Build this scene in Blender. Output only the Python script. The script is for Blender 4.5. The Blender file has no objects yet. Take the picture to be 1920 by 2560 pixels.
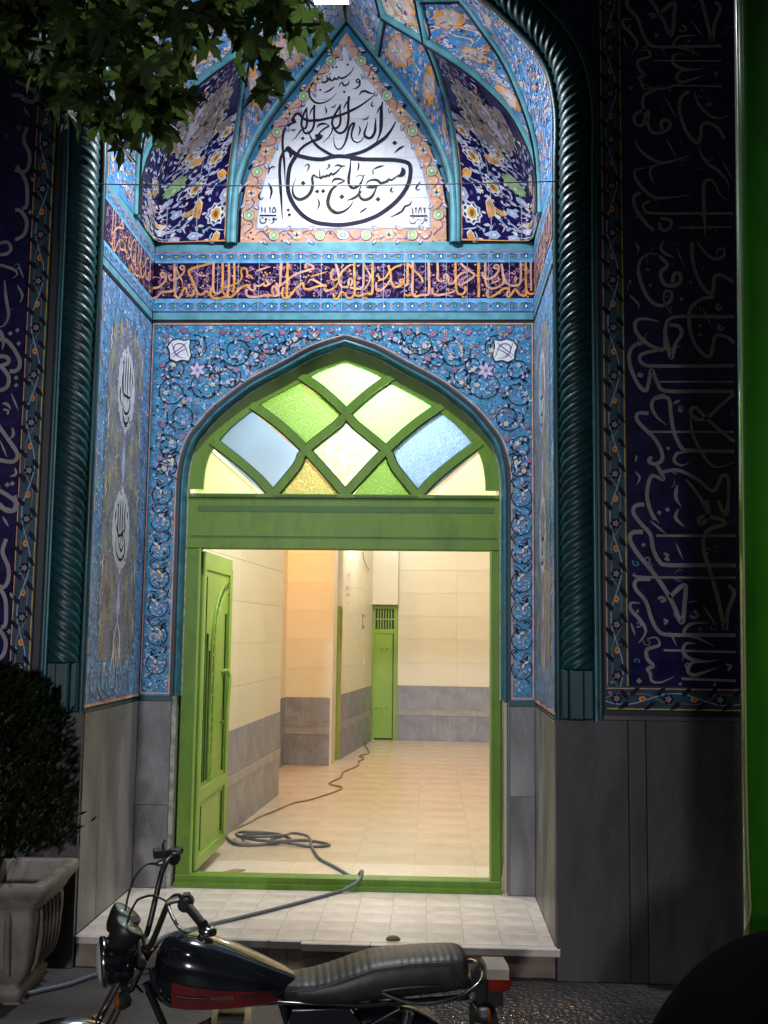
import bpy, bmesh, math, random
from mathutils import Vector, Matrix
V = Vector
sc = bpy.context.scene
COL = sc.collection
R = math.radians
PI = math.pi

# ------------------------------------------------------------------ camera
D = 0.943          # depth of the portal recess
W = 1.092          # half width of the recess
CX = 0.022         # axis of the door arch
cam = bpy.data.cameras.new('camera')
cam.sensor_fit = 'VERTICAL'; cam.sensor_height = 24.0; cam.lens = 2691.7242 * 24.0 / 2560.0
cam.clip_end = 500.0; cam.clip_start = 0.05
co = bpy.data.objects.new('camera', cam); COL.objects.link(co)
def look(pitch, yaw, roll):
    cy, sy, cp, sp = math.cos(yaw), math.sin(yaw), math.cos(pitch), math.sin(pitch)
    f = V((-sy * cp, cy * cp, sp)); r = V((cy, sy, 0)); u = r.cross(f)
    c, s = math.cos(roll), math.sin(roll)
    return f, c * r + s * u, -s * r + c * u
f_, r_, u_ = look(0.1102, 0.0438, 0.0122)
M = Matrix((( r_.x, u_.x, -f_.x), (r_.y, u_.y, -f_.y), (r_.z, u_.z, -f_.z))).to_4x4()
M.translation = V((0.5176, -5.0279, 1.4))
co.matrix_world = M
sc.camera = co
sc.view_settings.view_transform = 'Standard'
sc.view_settings.look = 'None'
sc.view_settings.exposure = 0.0
sc.view_settings.gamma = 1.0
sc.view_settings.use_curve_mapping = False

# ------------------------------------------------------------------ night sky
wd = bpy.data.worlds.new('World'); sc.world = wd; wd.use_nodes = True
wn = wd.node_tree.nodes; bg = wn['Background']
sky = wn.new('ShaderNodeTexSky'); sky.sky_type = 'NISHITA'; sky.sun_disc = False
sky.sun_elevation = R(-2.0); sky.sun_rotation = R(200); sky.air_density = 1.0
wd.node_tree.links.new(sky.outputs[0], bg.inputs[0])
bg.inputs[1].default_value = 0.14

# ------------------------------------------------------------------ lamps, some of them out of sight
def light(name, kind, loc, power, color, size=0.05, **kw):
    l = bpy.data.lights.new(name, kind); l.energy = power; l.color = color
    if kind == 'AREA':
        l.shape = 'RECTANGLE'; l.size = size; l.size_y = kw.get('size_y', size)
    else:
        l.shadow_soft_size = size
    if kind == 'SPOT':
        l.spot_size = R(kw['cone']); l.spot_blend = kw.get('blend', 1.0)
    o = bpy.data.objects.new(name, l); COL.objects.link(o); o.location = loc
    if 'aim' in kw:
        o.rotation_euler = (V(kw['aim']) - V(loc)).to_track_quat('-Z', 'Y').to_euler()
    return o
light('portal_floodlight_beam', 'SPOT', (0.0, 0.02, 4.525), 400, (0.90, 0.95, 1.0), 0.05, cone=178, blend=1.0, aim=(0.0, -0.60, 0.0))
light('portal_floodlight_spill', 'POINT', (0.0, 0.02, 4.525), 30, (0.90, 0.95, 1.0), 0.05)
light('corridor_lamp', 'POINT', (0.185, 1.50, 2.91), 100, (0.98, 1.0, 0.93), 0.06)
light('corridor_far_lamp', 'POINT', (-0.02, 7.4, 2.82), 54, (1.0, 0.98, 0.90), 0.06)
light('alcove_lamp', 'POINT', (-0.93, 5.0, 2.6), 62, (1.0, 0.42, 0.10), 0.05)
light('street_lamp_beam', 'SPOT', (-1.6, -19.0, 3.9), 4700, (0.90, 0.91, 1.0), 0.4, cone=18.5, blend=1.0, aim=(-0.55, 0.0, 1.05))
light('unseen_pole_spot', 'SPOT', (-0.5, -6.5, 6.5), 520, (0.97, 0.98, 1.0), 0.10, cone=36, blend=1.0, aim=(1.5, -2.2, 0.25))  # unseen spot, placed to light the green pole and miss the facade

# ------------------------------------------------------------------ materials (procedural)
MATS = {}
def mat(name, col, rough=0.5, metal=0.0, var=0.12, scale=6.0, coat=0.0, rand=0.0, bump=0.0, bscale=60.0, stretch=None, spec=0.5, dark=None, detail=5.0, em=0.0, stain=0.0, vein=0.0, sscale=1.3, scol=(0.35, 0.30, 0.25)):
    if name in MATS: return MATS[name]
    m = bpy.data.materials.new(name); m.use_nodes = True
    nt = m.node_tree; N = nt.nodes; L = nt.links
    b = N['Principled BSDF']
    b.inputs['Roughness'].default_value = rough; b.inputs['Metallic'].default_value = metal
    b.inputs['Specular IOR Level'].default_value = spec
    b.inputs['Coat Weight'].default_value = coat; b.inputs['Coat Roughness'].default_value = 0.08
    tc = N.new('ShaderNodeTexCoord'); src = tc.outputs['Object']
    if stretch:
        mp = N.new('ShaderNodeMapping'); mp.inputs['Scale'].default_value = stretch
        L.new(src, mp.inputs['Vector']); src = mp.outputs[0]
    nz = N.new('ShaderNodeTexNoise'); nz.inputs['Scale'].default_value = scale; nz.inputs['Detail'].default_value = detail
    L.new(src, nz.inputs['Vector'])
    ra = N.new('ShaderNodeMapRange'); ra.inputs[1].default_value = 0.3; ra.inputs[2].default_value = 0.7
    L.new(nz.outputs[0], ra.inputs[0])
    mx = N.new('ShaderNodeMix'); mx.data_type = 'RGBA'
    dk = dark if dark else tuple(c * (1 - 2 * var) for c in col)
    mx.inputs[6].default_value = (*dk, 1); mx.inputs[7].default_value = (*[min(1, c * (1 + var)) for c in col], 1)
    L.new(ra.outputs[0], mx.inputs[0])
    out = mx.outputs[2]
    if rand:
        oi = N.new('ShaderNodeObjectInfo'); mr = N.new('ShaderNodeMapRange')
        mr.inputs[3].default_value = 1 - rand; mr.inputs[4].default_value = 1 + rand
        L.new(oi.outputs['Random'], mr.inputs[0])
        h = N.new('ShaderNodeHueSaturation'); L.new(mr.outputs[0], h.inputs['Value']); L.new(out, h.inputs['Color'])
        out = h.outputs[0]
    if stain:
        m3 = N.new('ShaderNodeMapping'); m3.inputs['Scale'].default_value = (1.6, 1.6, 0.5); L.new(tc.outputs['Object'], m3.inputs['Vector'])
        if rand:                                                        # each piece its own stains
            o3 = N.new('ShaderNodeVectorMath'); o3.operation = 'ADD'; o2 = N.new('ShaderNodeMath'); o2.operation = 'MULTIPLY'; o2.inputs[1].default_value = 40
            L.new(oi.outputs['Random'], o2.inputs[0]); L.new(m3.outputs[0], o3.inputs[0]); L.new(o2.outputs[0], o3.inputs[1]); v3 = o3.outputs[0]
        else: v3 = m3.outputs[0]
        n3 = N.new('ShaderNodeTexNoise'); n3.inputs['Scale'].default_value = sscale * 3; n3.inputs['Detail'].default_value = 8; n3.inputs['Roughness'].default_value = 0.65; n3.inputs['Distortion'].default_value = 0.6
        L.new(v3, n3.inputs['Vector'])
        r3 = N.new('ShaderNodeMapRange'); r3.inputs[1].default_value = 0.47; r3.inputs[2].default_value = 0.72; r3.inputs[4].default_value = stain; L.new(n3.outputs[0], r3.inputs[0])
        x3 = N.new('ShaderNodeMix'); x3.data_type = 'RGBA'; x3.blend_type = 'MULTIPLY'; x3.inputs[7].default_value = (*scol, 1)
        L.new(r3.outputs[0], x3.inputs[0]); L.new(out, x3.inputs[6]); out = x3.outputs[2]
        if vein:
            n4 = N.new('ShaderNodeTexNoise'); n4.inputs['Scale'].default_value = 2.6; n4.inputs['Detail'].default_value = 6; n4.inputs['Distortion'].default_value = 1.8; L.new(v3, n4.inputs['Vector'])
            s4 = N.new('ShaderNodeMath'); s4.operation = 'SUBTRACT'; s4.inputs[1].default_value = 0.5; a4 = N.new('ShaderNodeMath'); a4.operation = 'ABSOLUTE'
            r4 = N.new('ShaderNodeMapRange'); r4.inputs[2].default_value = 0.014; r4.inputs[3].default_value = vein; r4.inputs[4].default_value = 0.0
            L.new(n4.outputs[0], s4.inputs[0]); L.new(s4.outputs[0], a4.inputs[0]); L.new(a4.outputs[0], r4.inputs[0])
            x4 = N.new('ShaderNodeMix'); x4.data_type = 'RGBA'; x4.inputs[7].default_value = (0.42, 0.41, 0.40, 1); L.new(r4.outputs[0], x4.inputs[0]); L.new(out, x4.inputs[6]); out = x4.outputs[2]
    L.new(out, b.inputs['Base Color'])
    if bump:
        n2 = N.new('ShaderNodeTexNoise'); n2.inputs['Scale'].default_value = bscale; n2.inputs['Detail'].default_value = 4
        L.new(src, n2.inputs['Vector'])
        bp = N.new('ShaderNodeBump'); bp.inputs['Strength'].default_value = bump; bp.inputs['Distance'].default_value = 0.004
        L.new(n2.outputs[0], bp.inputs['Height']); L.new(bp.outputs[0], b.inputs['Normal'])
    if em:
        b.inputs['Emission Color'].default_value = (*col, 1); b.inputs['Emission Strength'].default_value = em
    MATS[name] = m
    return m
def tilemat(name, col, rough=0.4, var=0.1, rand=0.06, scale=14): return mat(name, col, rough, 0, var, scale, 0.0, rand, 0.03, 25.0, None, 0.35)
TURQ = tilemat('turquoise_glaze', (0.115, 0.345, 0.42), 0.38, 0.15)
TURQD = mat('deep_turquoise_glaze', (0.008, 0.054, 0.060), 0.42, var=0.2, bump=0.12, bscale=30)
BEADC = tilemat('grey_turquoise_glaze', (0.035, 0.15, 0.19), 0.35, 0.2)
FLANKG = tilemat('greyed_blue_tile_glaze', (0.12, 0.27, 0.50), 0.4, 0.25)
FIELD = mat('lilac_grey_glaze', (0.20, 0.20, 0.26), 0.45, var=0.25, scale=9)
ALMOND = mat('muted_yellow_glaze', (0.34, 0.33, 0.17), 0.45, var=0.2, scale=18)
BLUE = tilemat('blue_tile_glaze', (0.045, 0.25, 0.46), 0.42, 0.2)
SKYB = tilemat('sky_blue_glaze', (0.07, 0.27, 0.60), 0.42, 0.2)
NAVY = tilemat('navy_tile_glaze', (0.014, 0.010, 0.085), 0.2, 0.3)
PURP = tilemat('dark_purple_glaze', (0.020, 0.007, 0.045), 0.22, 0.4)
WHITE = tilemat('white_tile_glaze', (0.66, 0.665, 0.74), 0.5, 0.03)
PEACH = tilemat('peach_tile_glaze', (0.66, 0.36, 0.24), 0.3, 0.15)
INK = mat('black_ink_glaze', (0.013, 0.010, 0.030), 0.6, spec=0.15, var=0.3, scale=30)
OLIVE = mat('dark_olive_ink_glaze', (0.030, 0.028, 0.018), 0.6, spec=0.15, var=0.3, scale=30)
GREYI = mat('grey_ink_glaze', (0.16, 0.17, 0.19), 0.3)
BLACK = mat('black_glaze', (0.008, 0.008, 0.012), 0.42)
ORANGE = mat('orange_glaze', (0.78, 0.34, 0.07), 0.42, var=0.25, scale=18)
SALMON = mat('salmon_glaze', (0.72, 0.36, 0.22), 0.42, var=0.2, scale=18)
MAUVE = mat('mauve_glaze', (0.36, 0.19, 0.34), 0.42, var=0.25, scale=18)
PALEV = mat('pale_violet_glaze', (0.55, 0.52, 0.72), 0.42, var=0.15, scale=18)
CREAM = mat('cream_glaze', (0.72, 0.66, 0.52), 0.42, var=0.1, scale=18)
PWHITE = mat('painted_white_glaze', (0.74, 0.74, 0.78), 0.42, var=0.06, scale=18)
YELLOW = mat('yellow_glaze', (0.66, 0.45, 0.06), 0.42, var=0.2, scale=18)
LGREEN = mat('pale_green_glaze', (0.30, 0.46, 0.20), 0.42, var=0.2, scale=18)
PURPLE = mat('violet_glaze', (0.13, 0.06, 0.22), 0.42, var=0.2, scale=18)
RED = mat('red_glaze', (0.42, 0.07, 0.03), 0.42, var=0.2, scale=18)
TAN = mat('tan_glaze', (0.30, 0.25, 0.22), 0.42, var=0.2, scale=14)
LBLUE = mat('light_blue_glaze', (0.16, 0.42, 0.72), 0.42, var=0.2, scale=18)
PBLUE = mat('pale_blue_glaze', (0.32, 0.45, 0.70), 0.42, var=0.15, scale=18)
TAUPE = mat('taupe_letter_glaze', (0.33, 0.31, 0.32), 0.3, var=0.15, scale=10)
PINK = mat('pale_pink_glaze', (0.60, 0.45, 0.44), 0.45, var=0.12, scale=18)
MEDW = mat('greyed_white_glaze', (0.52, 0.52, 0.57), 0.45, var=0.1, scale=18)
GROUT = mat('pale_grout', (0.42, 0.46, 0.62), 0.6)
GROUTW = mat('grey_grout', (0.48, 0.48, 0.56), 0.6)
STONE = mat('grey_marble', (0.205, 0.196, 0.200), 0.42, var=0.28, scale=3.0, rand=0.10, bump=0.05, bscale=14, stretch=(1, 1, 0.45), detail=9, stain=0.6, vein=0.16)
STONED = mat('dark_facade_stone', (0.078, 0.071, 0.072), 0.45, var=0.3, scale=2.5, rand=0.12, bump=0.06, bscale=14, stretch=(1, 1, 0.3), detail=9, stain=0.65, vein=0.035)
PLASTER = mat('rough_plaster', (0.34, 0.36, 0.30), 0.8, var=0.25, scale=30, bump=0.6, bscale=40)
BORDG = tilemat('dark_teal_tile_glaze', (0.018, 0.070, 0.105), 0.35, 0.25)
GREEN = mat('green_enamel_paint', (0.128, 0.250, 0.020), 0.42, spec=0.3, var=0.07, scale=3, bump=0.06, bscale=60, stain=0.5, sscale=2.6, scol=(0.45, 0.40, 0.32))
GREENS = mat('green_recess_shade', (0.055, 0.14, 0.02), 0.5, var=0.07)  # shade of recesses and bar edges put into the green
GREENI = mat('bright_or_lit_green_paint', (0.27, 0.44, 0.07), 0.4, spec=0.35, var=0.07, scale=3, bump=0.02, bscale=80)  # on leaf and stile edges, corridor light put into the frame's green
GREENP = mat('green_pole_paint', (0.024, 0.140, 0.008), 0.15, spec=0.3, var=0.2, scale=5, bump=0.25, bscale=9, stretch=(1, 1, 0.05), stain=0.5, sscale=2)
CREAMW = mat('cream_wall_tile', (0.74, 0.695, 0.56), 0.35, var=0.03, scale=2, rand=0.015)
DADO = mat('corridor_dado_marble', (0.27, 0.285, 0.36), 0.38, var=0.13, scale=6, rand=0.06, bump=0.03, bscale=20, detail=11, stain=0.25, sscale=3, vein=0.5)
DADOS = mat('corridor_dado_strip', (0.35, 0.34, 0.36), 0.4)
FLOORI = mat('corridor_floor_stone', (0.71, 0.615, 0.53), 0.26, var=0.05, scale=2.2, rand=0.015, detail=8, stain=0.35, sscale=0.8, scol=(0.85, 0.62, 0.42))
PORCH = mat('porch_marble', (0.62, 0.55, 0.50), 0.42, var=0.12, scale=5, rand=0.04, detail=8, stain=0.4, sscale=2, scol=(0.6, 0.5, 0.4))
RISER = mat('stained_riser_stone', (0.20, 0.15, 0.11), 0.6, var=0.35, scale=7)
RUB = mat('black_rubber', (0.012, 0.012, 0.012), 0.55)
HOSE = mat('grey_blue_hose', (0.125, 0.14, 0.17), 0.4, var=0.1)
HOSEB = mat('brown_hose', (0.28, 0.20, 0.12), 0.45, var=0.1)
CHROME = mat('worn_chrome', (0.42, 0.42, 0.43), 0.16, 1.0, var=0.12, scale=20)
STEELD = mat('dark_steel', (0.06, 0.058, 0.055), 0.38, 0.7, var=0.2, scale=20)
BPAINT = mat('black_gloss_paint', (0.008, 0.009, 0.012), 0.12, var=0.2, coat=0.6)
RPAINT = mat('dark_red_paint', (0.11, 0.008, 0.008), 0.2, var=0.2, coat=0.4)
BPLAST = mat('black_plastic', (0.014, 0.013, 0.013), 0.45, bump=0.05)
VINYL = mat('black_vinyl', (0.020, 0.018, 0.017), 0.46, var=0.2, scale=20, bump=0.1, bscale=120)
DIAL = mat('pale_dial_glass', (0.30, 0.36, 0.28), 0.12, var=0.12, scale=30)
LENS = mat('headlight_lens', (0.55, 0.55, 0.52), 0.06, spec=0.8)
REDL = mat('red_tail_lens', (0.20, 0.016, 0.008), 0.25)
BEIGE = mat('dusty_white_plastic', (0.30, 0.255, 0.20), 0.45)
ORNL = mat('amber_lens', (0.20, 0.06, 0.008), 0.25)
ALU = mat('cast_aluminium', (0.32, 0.31, 0.29), 0.42, 0.9, var=0.2, scale=15)
PLANT = mat('grey_cast_stone', (0.205, 0.172, 0.148), 0.6, var=0.18, scale=9, bump=0.2, bscale=60, stain=0.6, sscale=2.5)
SOIL = mat('dark_soil', (0.012, 0.010, 0.008), 0.95)
CONIF = mat('dark_conifer_foliage', (0.011, 0.018, 0.005), 0.95, var=0.3, scale=9, spec=0.05)
BARK = mat('brown_bark', (0.07, 0.045, 0.03), 0.85, var=0.3, scale=20, bump=0.4)
SACK = mat('black_sheet_plastic', (0.003, 0.003, 0.003), 1.0, spec=0.02)
LAMPH = mat('floodlight_housing', (0.05, 0.05, 0.055), 0.4, 0.6)

def leafmat():
    m = bpy.data.materials.new('plane_leaf'); m.use_nodes = True
    nt = m.node_tree; N = nt.nodes; L = nt.links
    b = N['Principled BSDF']; b.inputs['Roughness'].default_value = 0.6; b.inputs['Specular IOR Level'].default_value = 0.2
    oi = N.new('ShaderNodeObjectInfo'); cr = N.new('ShaderNodeValToRGB')
    cr.color_ramp.elements[0].color = (0.022, 0.036, 0.008, 1); cr.color_ramp.elements[1].color = (0.060, 0.095, 0.020, 1)
    L.new(oi.outputs['Random'], cr.inputs[0])
    nz = N.new('ShaderNodeTexNoise'); nz.inputs['Scale'].default_value = 30
    mx = N.new('ShaderNodeMix'); mx.data_type = 'RGBA'; mx.blend_type = 'MULTIPLY'; mx.inputs[0].default_value = 0.5
    L.new(cr.outputs[0], mx.inputs[6]); L.new(nz.outputs[0], mx.inputs[7])
    L.new(mx.outputs[2], b.inputs['Base Color'])
    tr = N.new('ShaderNodeBsdfTranslucent'); L.new(cr.outputs[0], tr.inputs[0])
    ms = N.new('ShaderNodeMixShader'); ms.inputs[0].default_value = 0.42
    L.new(b.outputs[0], ms.inputs[1]); L.new(tr.outputs[0], ms.inputs[2]); L.new(ms.outputs[0], N['Material Output'].inputs[0])
    return m
LEAF = leafmat()

def glassmat(name, col, bscale, bstr, clear, stretch=(1, 1, 1)):
    """Figured coloured glass: part scatters the light of the lamp behind it, part lets it through blurred."""
    m = bpy.data.materials.new(name); m.use_nodes = True
    nt = m.node_tree; N = nt.nodes; L = nt.links
    N.remove(N['Principled BSDF'])
    tc = N.new('ShaderNodeTexCoord'); mp = N.new('ShaderNodeMapping'); mp.inputs['Scale'].default_value = stretch
    mp.inputs['Rotation'].default_value = (0, R(18), 0)
    L.new(tc.outputs['Object'], mp.inputs['Vector'])
    vo = N.new('ShaderNodeTexVoronoi'); vo.inputs['Scale'].default_value = bscale
    L.new(mp.outputs[0], vo.inputs['Vector'])
    bu = N.new('ShaderNodeBump'); bu.inputs['Strength'].default_value = bstr; bu.inputs['Distance'].default_value = 0.01
    L.new(vo.outputs['Distance'], bu.inputs['Height'])
    cm = N.new('ShaderNodeMix'); cm.data_type = 'RGBA'
    cm.inputs[6].default_value = (*[c * (0.72 if bstr > 0.2 else 0.97) for c in col], 1); cm.inputs[7].default_value = (*[min(1, c * 1.12) for c in col], 1)
    L.new(vo.outputs['Distance'], cm.inputs[0])
    tr = N.new('ShaderNodeBsdfTranslucent'); L.new(cm.outputs[2], tr.inputs[0]); L.new(bu.outputs[0], tr.inputs['Normal'])
    rf = N.new('ShaderNodeBsdfRefraction'); rf.inputs['Roughness'].default_value = 0.30; rf.inputs['IOR'].default_value = 1.25
    L.new(cm.outputs[2], rf.inputs[0]); L.new(bu.outputs[0], rf.inputs['Normal'])
    gl = N.new('ShaderNodeBsdfGlossy'); gl.inputs['Roughness'].default_value = 0.25; L.new(bu.outputs[0], gl.inputs['Normal'])
    m1 = N.new('ShaderNodeMixShader'); m1.inputs[0].default_value = clear
    L.new(tr.outputs[0], m1.inputs[1]); L.new(rf.outputs[0], m1.inputs[2])
    m2 = N.new('ShaderNodeMixShader'); m2.inputs[0].default_value = 0.05
    L.new(m1.outputs[0], m2.inputs[1]); L.new(gl.outputs[0], m2.inputs[2])
    L.new(m2.outputs[0], N['Material Output'].inputs[0])
    return m
G_GREEN = glassmat('green_figured_glass', (0.46, 0.63, 0.30), 95, 0.4, 0.4, (1, 1, 2.0))
G_LIME = glassmat('pale_green_figured_glass', (0.60, 0.95, 0.54), 95, 0.4, 0.55, (1.6, 1, 1))
G_CLEAR = glassmat('clear_frosted_glass', (0.78, 0.95, 0.70), 40, 0.25, 0.5)
G_BLUE = glassmat('blue_figured_glass', (0.54, 0.70, 1.0), 85, 0.5, 0.4, (2.2, 1, 1))
G_PBLUE = glassmat('pale_blue_smooth_glass', (0.37, 0.47, 0.58), 5, 0.02, 0.05)
G_YEL = glassmat('yellow_green_smooth_glass', (0.80, 0.88, 0.60), 5, 0.02, 0.1)
G_AMB = glassmat('amber_figured_glass', (0.74, 0.71, 0.44), 80, 0.5, 0.3)

# ------------------------------------------------------------------ traced lettering and leaf places (millimetres on their wall; metres)
TYMPANUM = """
7.2 t -17 4753 -47 4745 -75 4732
5.1 t -78 4730 -71 4721 -69 4705
9.2 d 11 4698
8.2 d -76 4682
8.2 d -56 4683
8.7 d -130 4678
8.7 s 46 4685 36 4658 11 4631 -14 4616 -30 4615 -40 4624 -47 4611 -58 4608 -65 4619 -73 4603 -86 4600 -96 4622 -106 4625 -114 4617 -101 4605 -116 4593 -134 4590 -142 4617
8.7 e -139 4601 -149 4591 -162 4590 -172 4601 -167 4597 -192 4585 -210 4559 -214 4527 -203 4495 -180 4470 -149 4462 -114 4470 -79 4493 -50 4525
8.2 t 19 4599 19 4583 7 4573 -11 4570 -19 4589 -29 4584 -41 4560
9.2 d -7 4530
7.1 t -65 4565 -95 4539 -130 4526
6.1 n 70 4609 62 4593 70 4585 83 4596 77 4607 70 4609
8.1 e 83 4601 83 4572 66 4553 40 4546
8.7 d -171 4540
8.7 d -148 4544
10.2 t 81 4508 94 4529 114 4534 140 4523 175 4515
12.2 s 175 4513 130 4475 80 4439 30 4412 -11 4394 -51 4381 -102 4369 -152 4358 -188 4356 -213 4356 -244 4370 -265 4394 -283 4399 -298 4384 -308 4360
22.4 n -311 4348 -297 4353 -287 4357
11.2 e -310 4341 -340 4320 -355 4294 -361 4257 -362 4214 -357 4167 -350 4109 -344 4024 -342 3967
11.2 e 22 4504 18 4450 21 4397 20 4354 12 4312 -9 4283 -32 4278 -52 4291 -70 4313 -75 4286 -90 4260 -110 4236 -135 4220
10.2 s -26 4456 -29 4408 -25 4360 -32 4325 -52 4307 -68 4318 -75 4344 -66 4376 -47 4413 -27 4448
6.1 t 18 4482 3 4455 -10 4424
6.1 t -83 4443 -77 4432 -70 4443 -65 4434 -58 4448 -50 4458
6.1 t -265 4447 -258 4439 -251 4450 -245 4441 -237 4452 -233 4463
6.6 t 99 4367 109 4356 117 4367 124 4359 132 4369 139 4385
6.6 t -315 4307 -306 4293 -299 4304 -293 4294 -283 4309
7.1 t -119 4440 -109 4419 -111 4393
6.6 t 163 4470 153 4451 159 4438 174 4448
10.2 s -223 4441 -224 4399 -221 4346 -230 4309 -248 4314 -254 4341 -245 4388 -225 4431
10.2 e -180 4452 -181 4398 -179 4345 -187 4308 -202 4287 -222 4277 -237 4285 -250 4303 -273 4272 -293 4246 -315 4230
6.1 t -182 4446 -199 4415 -209 4388
12.2 d -244 4248
10.2 t -162 4313 -147 4332 -122 4337 -101 4331 -88 4326
7.1 n -91 4323 -116 4308 -141 4287 -156 4266
23.4 n -171 4256 -153 4261 -140 4259
12.2 e -133 4268 -140 4250 -160 4239 -186 4231 -211 4218 -231 4205 -261 4177 -275 4150 -295 4119 -317 4071 -325 4003 -324 3940 -307 3883
19.3 n -275 4150 -295 4119 -317 4071 -325 4003 -324 3940 -307 3883 -273 3825 -222 3773 -161 3741 -85 3728 -10 3725 65 3735 140 3755 215 3791 289 3848 339 3905 373 3967 385 4030 382 4077 362 4098 311 4110 236 4115 110 4118 34 4124
19.3 n -327 4182 -301 4166 -270 4145 -234 4134 -183 4123 -128 4120 -77 4133 -37 4138 9 4135 59 4128 110 4118
17.2 s 296 4346 279 4310 259 4278 234 4247 184 4210 114 4168 49 4148 -17 4133
13.6 e -17 4134 -67 4143 -108 4165 -149 4192 -175 4218 -193 4245 -207 4277 -220 4298
17.1 d 292 4216
9.1 t 348 4198 316 4180 291 4154
13.2 e -352 4172 -371 4125 -375 4056 -370 3977 -363 3899 -357 3820 -352 3758
25.4 t -347 4167 -329 4188 -314 4166 -295 4145
10.2 t -319 4161 -313 4135 -303 4150
11.1 d -320 3815
12.1 d -313 3786
17.2 t 219 4469 212 4421 212 4368 211 4315 204 4268 184 4221
6.1 t 217 4453 197 4422 184 4392
13.2 t 180 4369 178 4326 176 4289 163 4258 143 4245 123 4255 115 4274 127 4316 132 4348
10.1 t 113 4263 103 4237 78 4221 53 4230 40 4259 44 4296 56 4338 36 4328 21 4291 12 4248 -3 4206 -22 4183 -43 4183 -58 4207 -64 4249 -60 4275
7.1 t 84 4322 90 4295 80 4261
24.1 t 337 4067 343 4038 327 4019 305 4016
12.1 t 312 4020 288 3999 273 3991 260 3996 248 3983 233 3978 212 3973 202 3986 182 3994 157 3992 137 3981 127 3950
14.1 t 130 3949 163 3950 188 3954 205 3961
13.1 t 193 3960 180 3924 163 3893 138 3877 113 3875 96 3890 90 3919 97 3950 107 3974
12.1 e 100 3927 78 3898 48 3880 18 3872
17.1 d 199 3877
7 t 231 4080 196 4070 166 4055
6 t 164 4055 169 4039 167 4018
13.1 t 37 4113 35 4061 28 4008 31 3966 52 3945 82 3956 102 3982 111 4013 91 4024 71 4011
7.1 t 80 4102 85 4081 78 4045
5 t 109 4013 124 4026
11.1 t -70 3977 -55 3998 -30 4001 8 3990
17.1 t 6 3990 -34 3967 -69 3936 -86 3894 -90 3852 -72 3816 -36 3797 4 3807 39 3836 58 3872
18.1 d -10 3893
9.1 t -56 4077 -36 4085 -16 4077 10 4079
11.1 t -16 4074 -40 4045 -65 4027 -76 4035 -85 4020 -98 4022 -111 4014 -121 4017 -136 4004 -141 4030 -144 4062
15.2 t -133 4004 -161 4015 -179 4025 -184 3999 -180 3968 -190 3926 -214 3895 -249 3879 -280 3890 -296 3921 -294 3963 -280 4005
17.2 d -237 3976
15.1 d -154 3926
15.1 d -119 3928
7.1 t -151 3884 -140 3852 -155 3811
7.1 t -231 4076 -213 4091 -203 4078 -217 4044
5.1 t -89 4093 -82 4088 -86 4080 -94 4088 -84 4077 -109 4054
7 t 139 3828 119 3815 94 3794
9 t 281 3949 271 3928 281 3918 293 3928
8 t 392 3868 384 3844 369 3839 354 3834 340 3808 310 3788 270 3770
7 t -453 4074 -445 4078 -436 4068 -437 4053 -445 4029
7 t -435 4061 -424 4073 -415 4077 -403 4075 -410 4063
10.5 t -439 3979 -426 3955 -419 3926 -428 3878
7 t -478 3928 -490 3912 -493 3893 -484 3880 -473 3883 -465 3897
4.6 t -477 3834 -472 3818 -474 3799
3.7 t -452 3835 -458 3825 -451 3818 -457 3808 -452 3801 -443 3802
4.2 t -432 3835 -426 3823 -425 3794
3.2 t -431 3830 -422 3825 -419 3833
3.7 n -403 3834 -411 3813 -413 3801 -403 3801 -401 3806 -392 3801 -392 3815 -403 3834
5.6 n -485 3783 -388 3783
3.7 n -482 3763 -483 3749 -474 3738 -455 3739 -446 3749 -444 3763 -451 3765 -453 3758 -445 3756
5.1 d -467 3768
4.2 d -427 3756
3.7 n -388 3767 -387 3753 -395 3760 -405 3768 -409 3758 -400 3748 -405 3768
3.2 e -400 3748 -409 3739 -421 3734
4.6 t 392 3827 400 3809 401 3779
4.1 t 412 3828 419 3811 418 3789
2.7 t 413 3826 419 3821 424 3825 430 3823
4.1 t 431 3789 444 3827 453 3788
4.1 t 457 3828 467 3816 470 3786
2.7 t 462 3821 470 3820 477 3829
5.5 n 383 3777 484 3776
3.2 t 384 3759 383 3745 394 3731 410 3733 421 3747 419 3759
2.7 t 424 3757 428 3752 433 3756 437 3754 438 3764
3.7 d 447 3749
4.1 d 403 3763
3.2 n 483 3754 474 3744 465 3752 469 3761 479 3756 476 3744
2.7 e 465 3744 458 3733 442 3727
6.9 t 444 3981 426 3959 417 3940 422 3932 445 3935
"""
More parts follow.
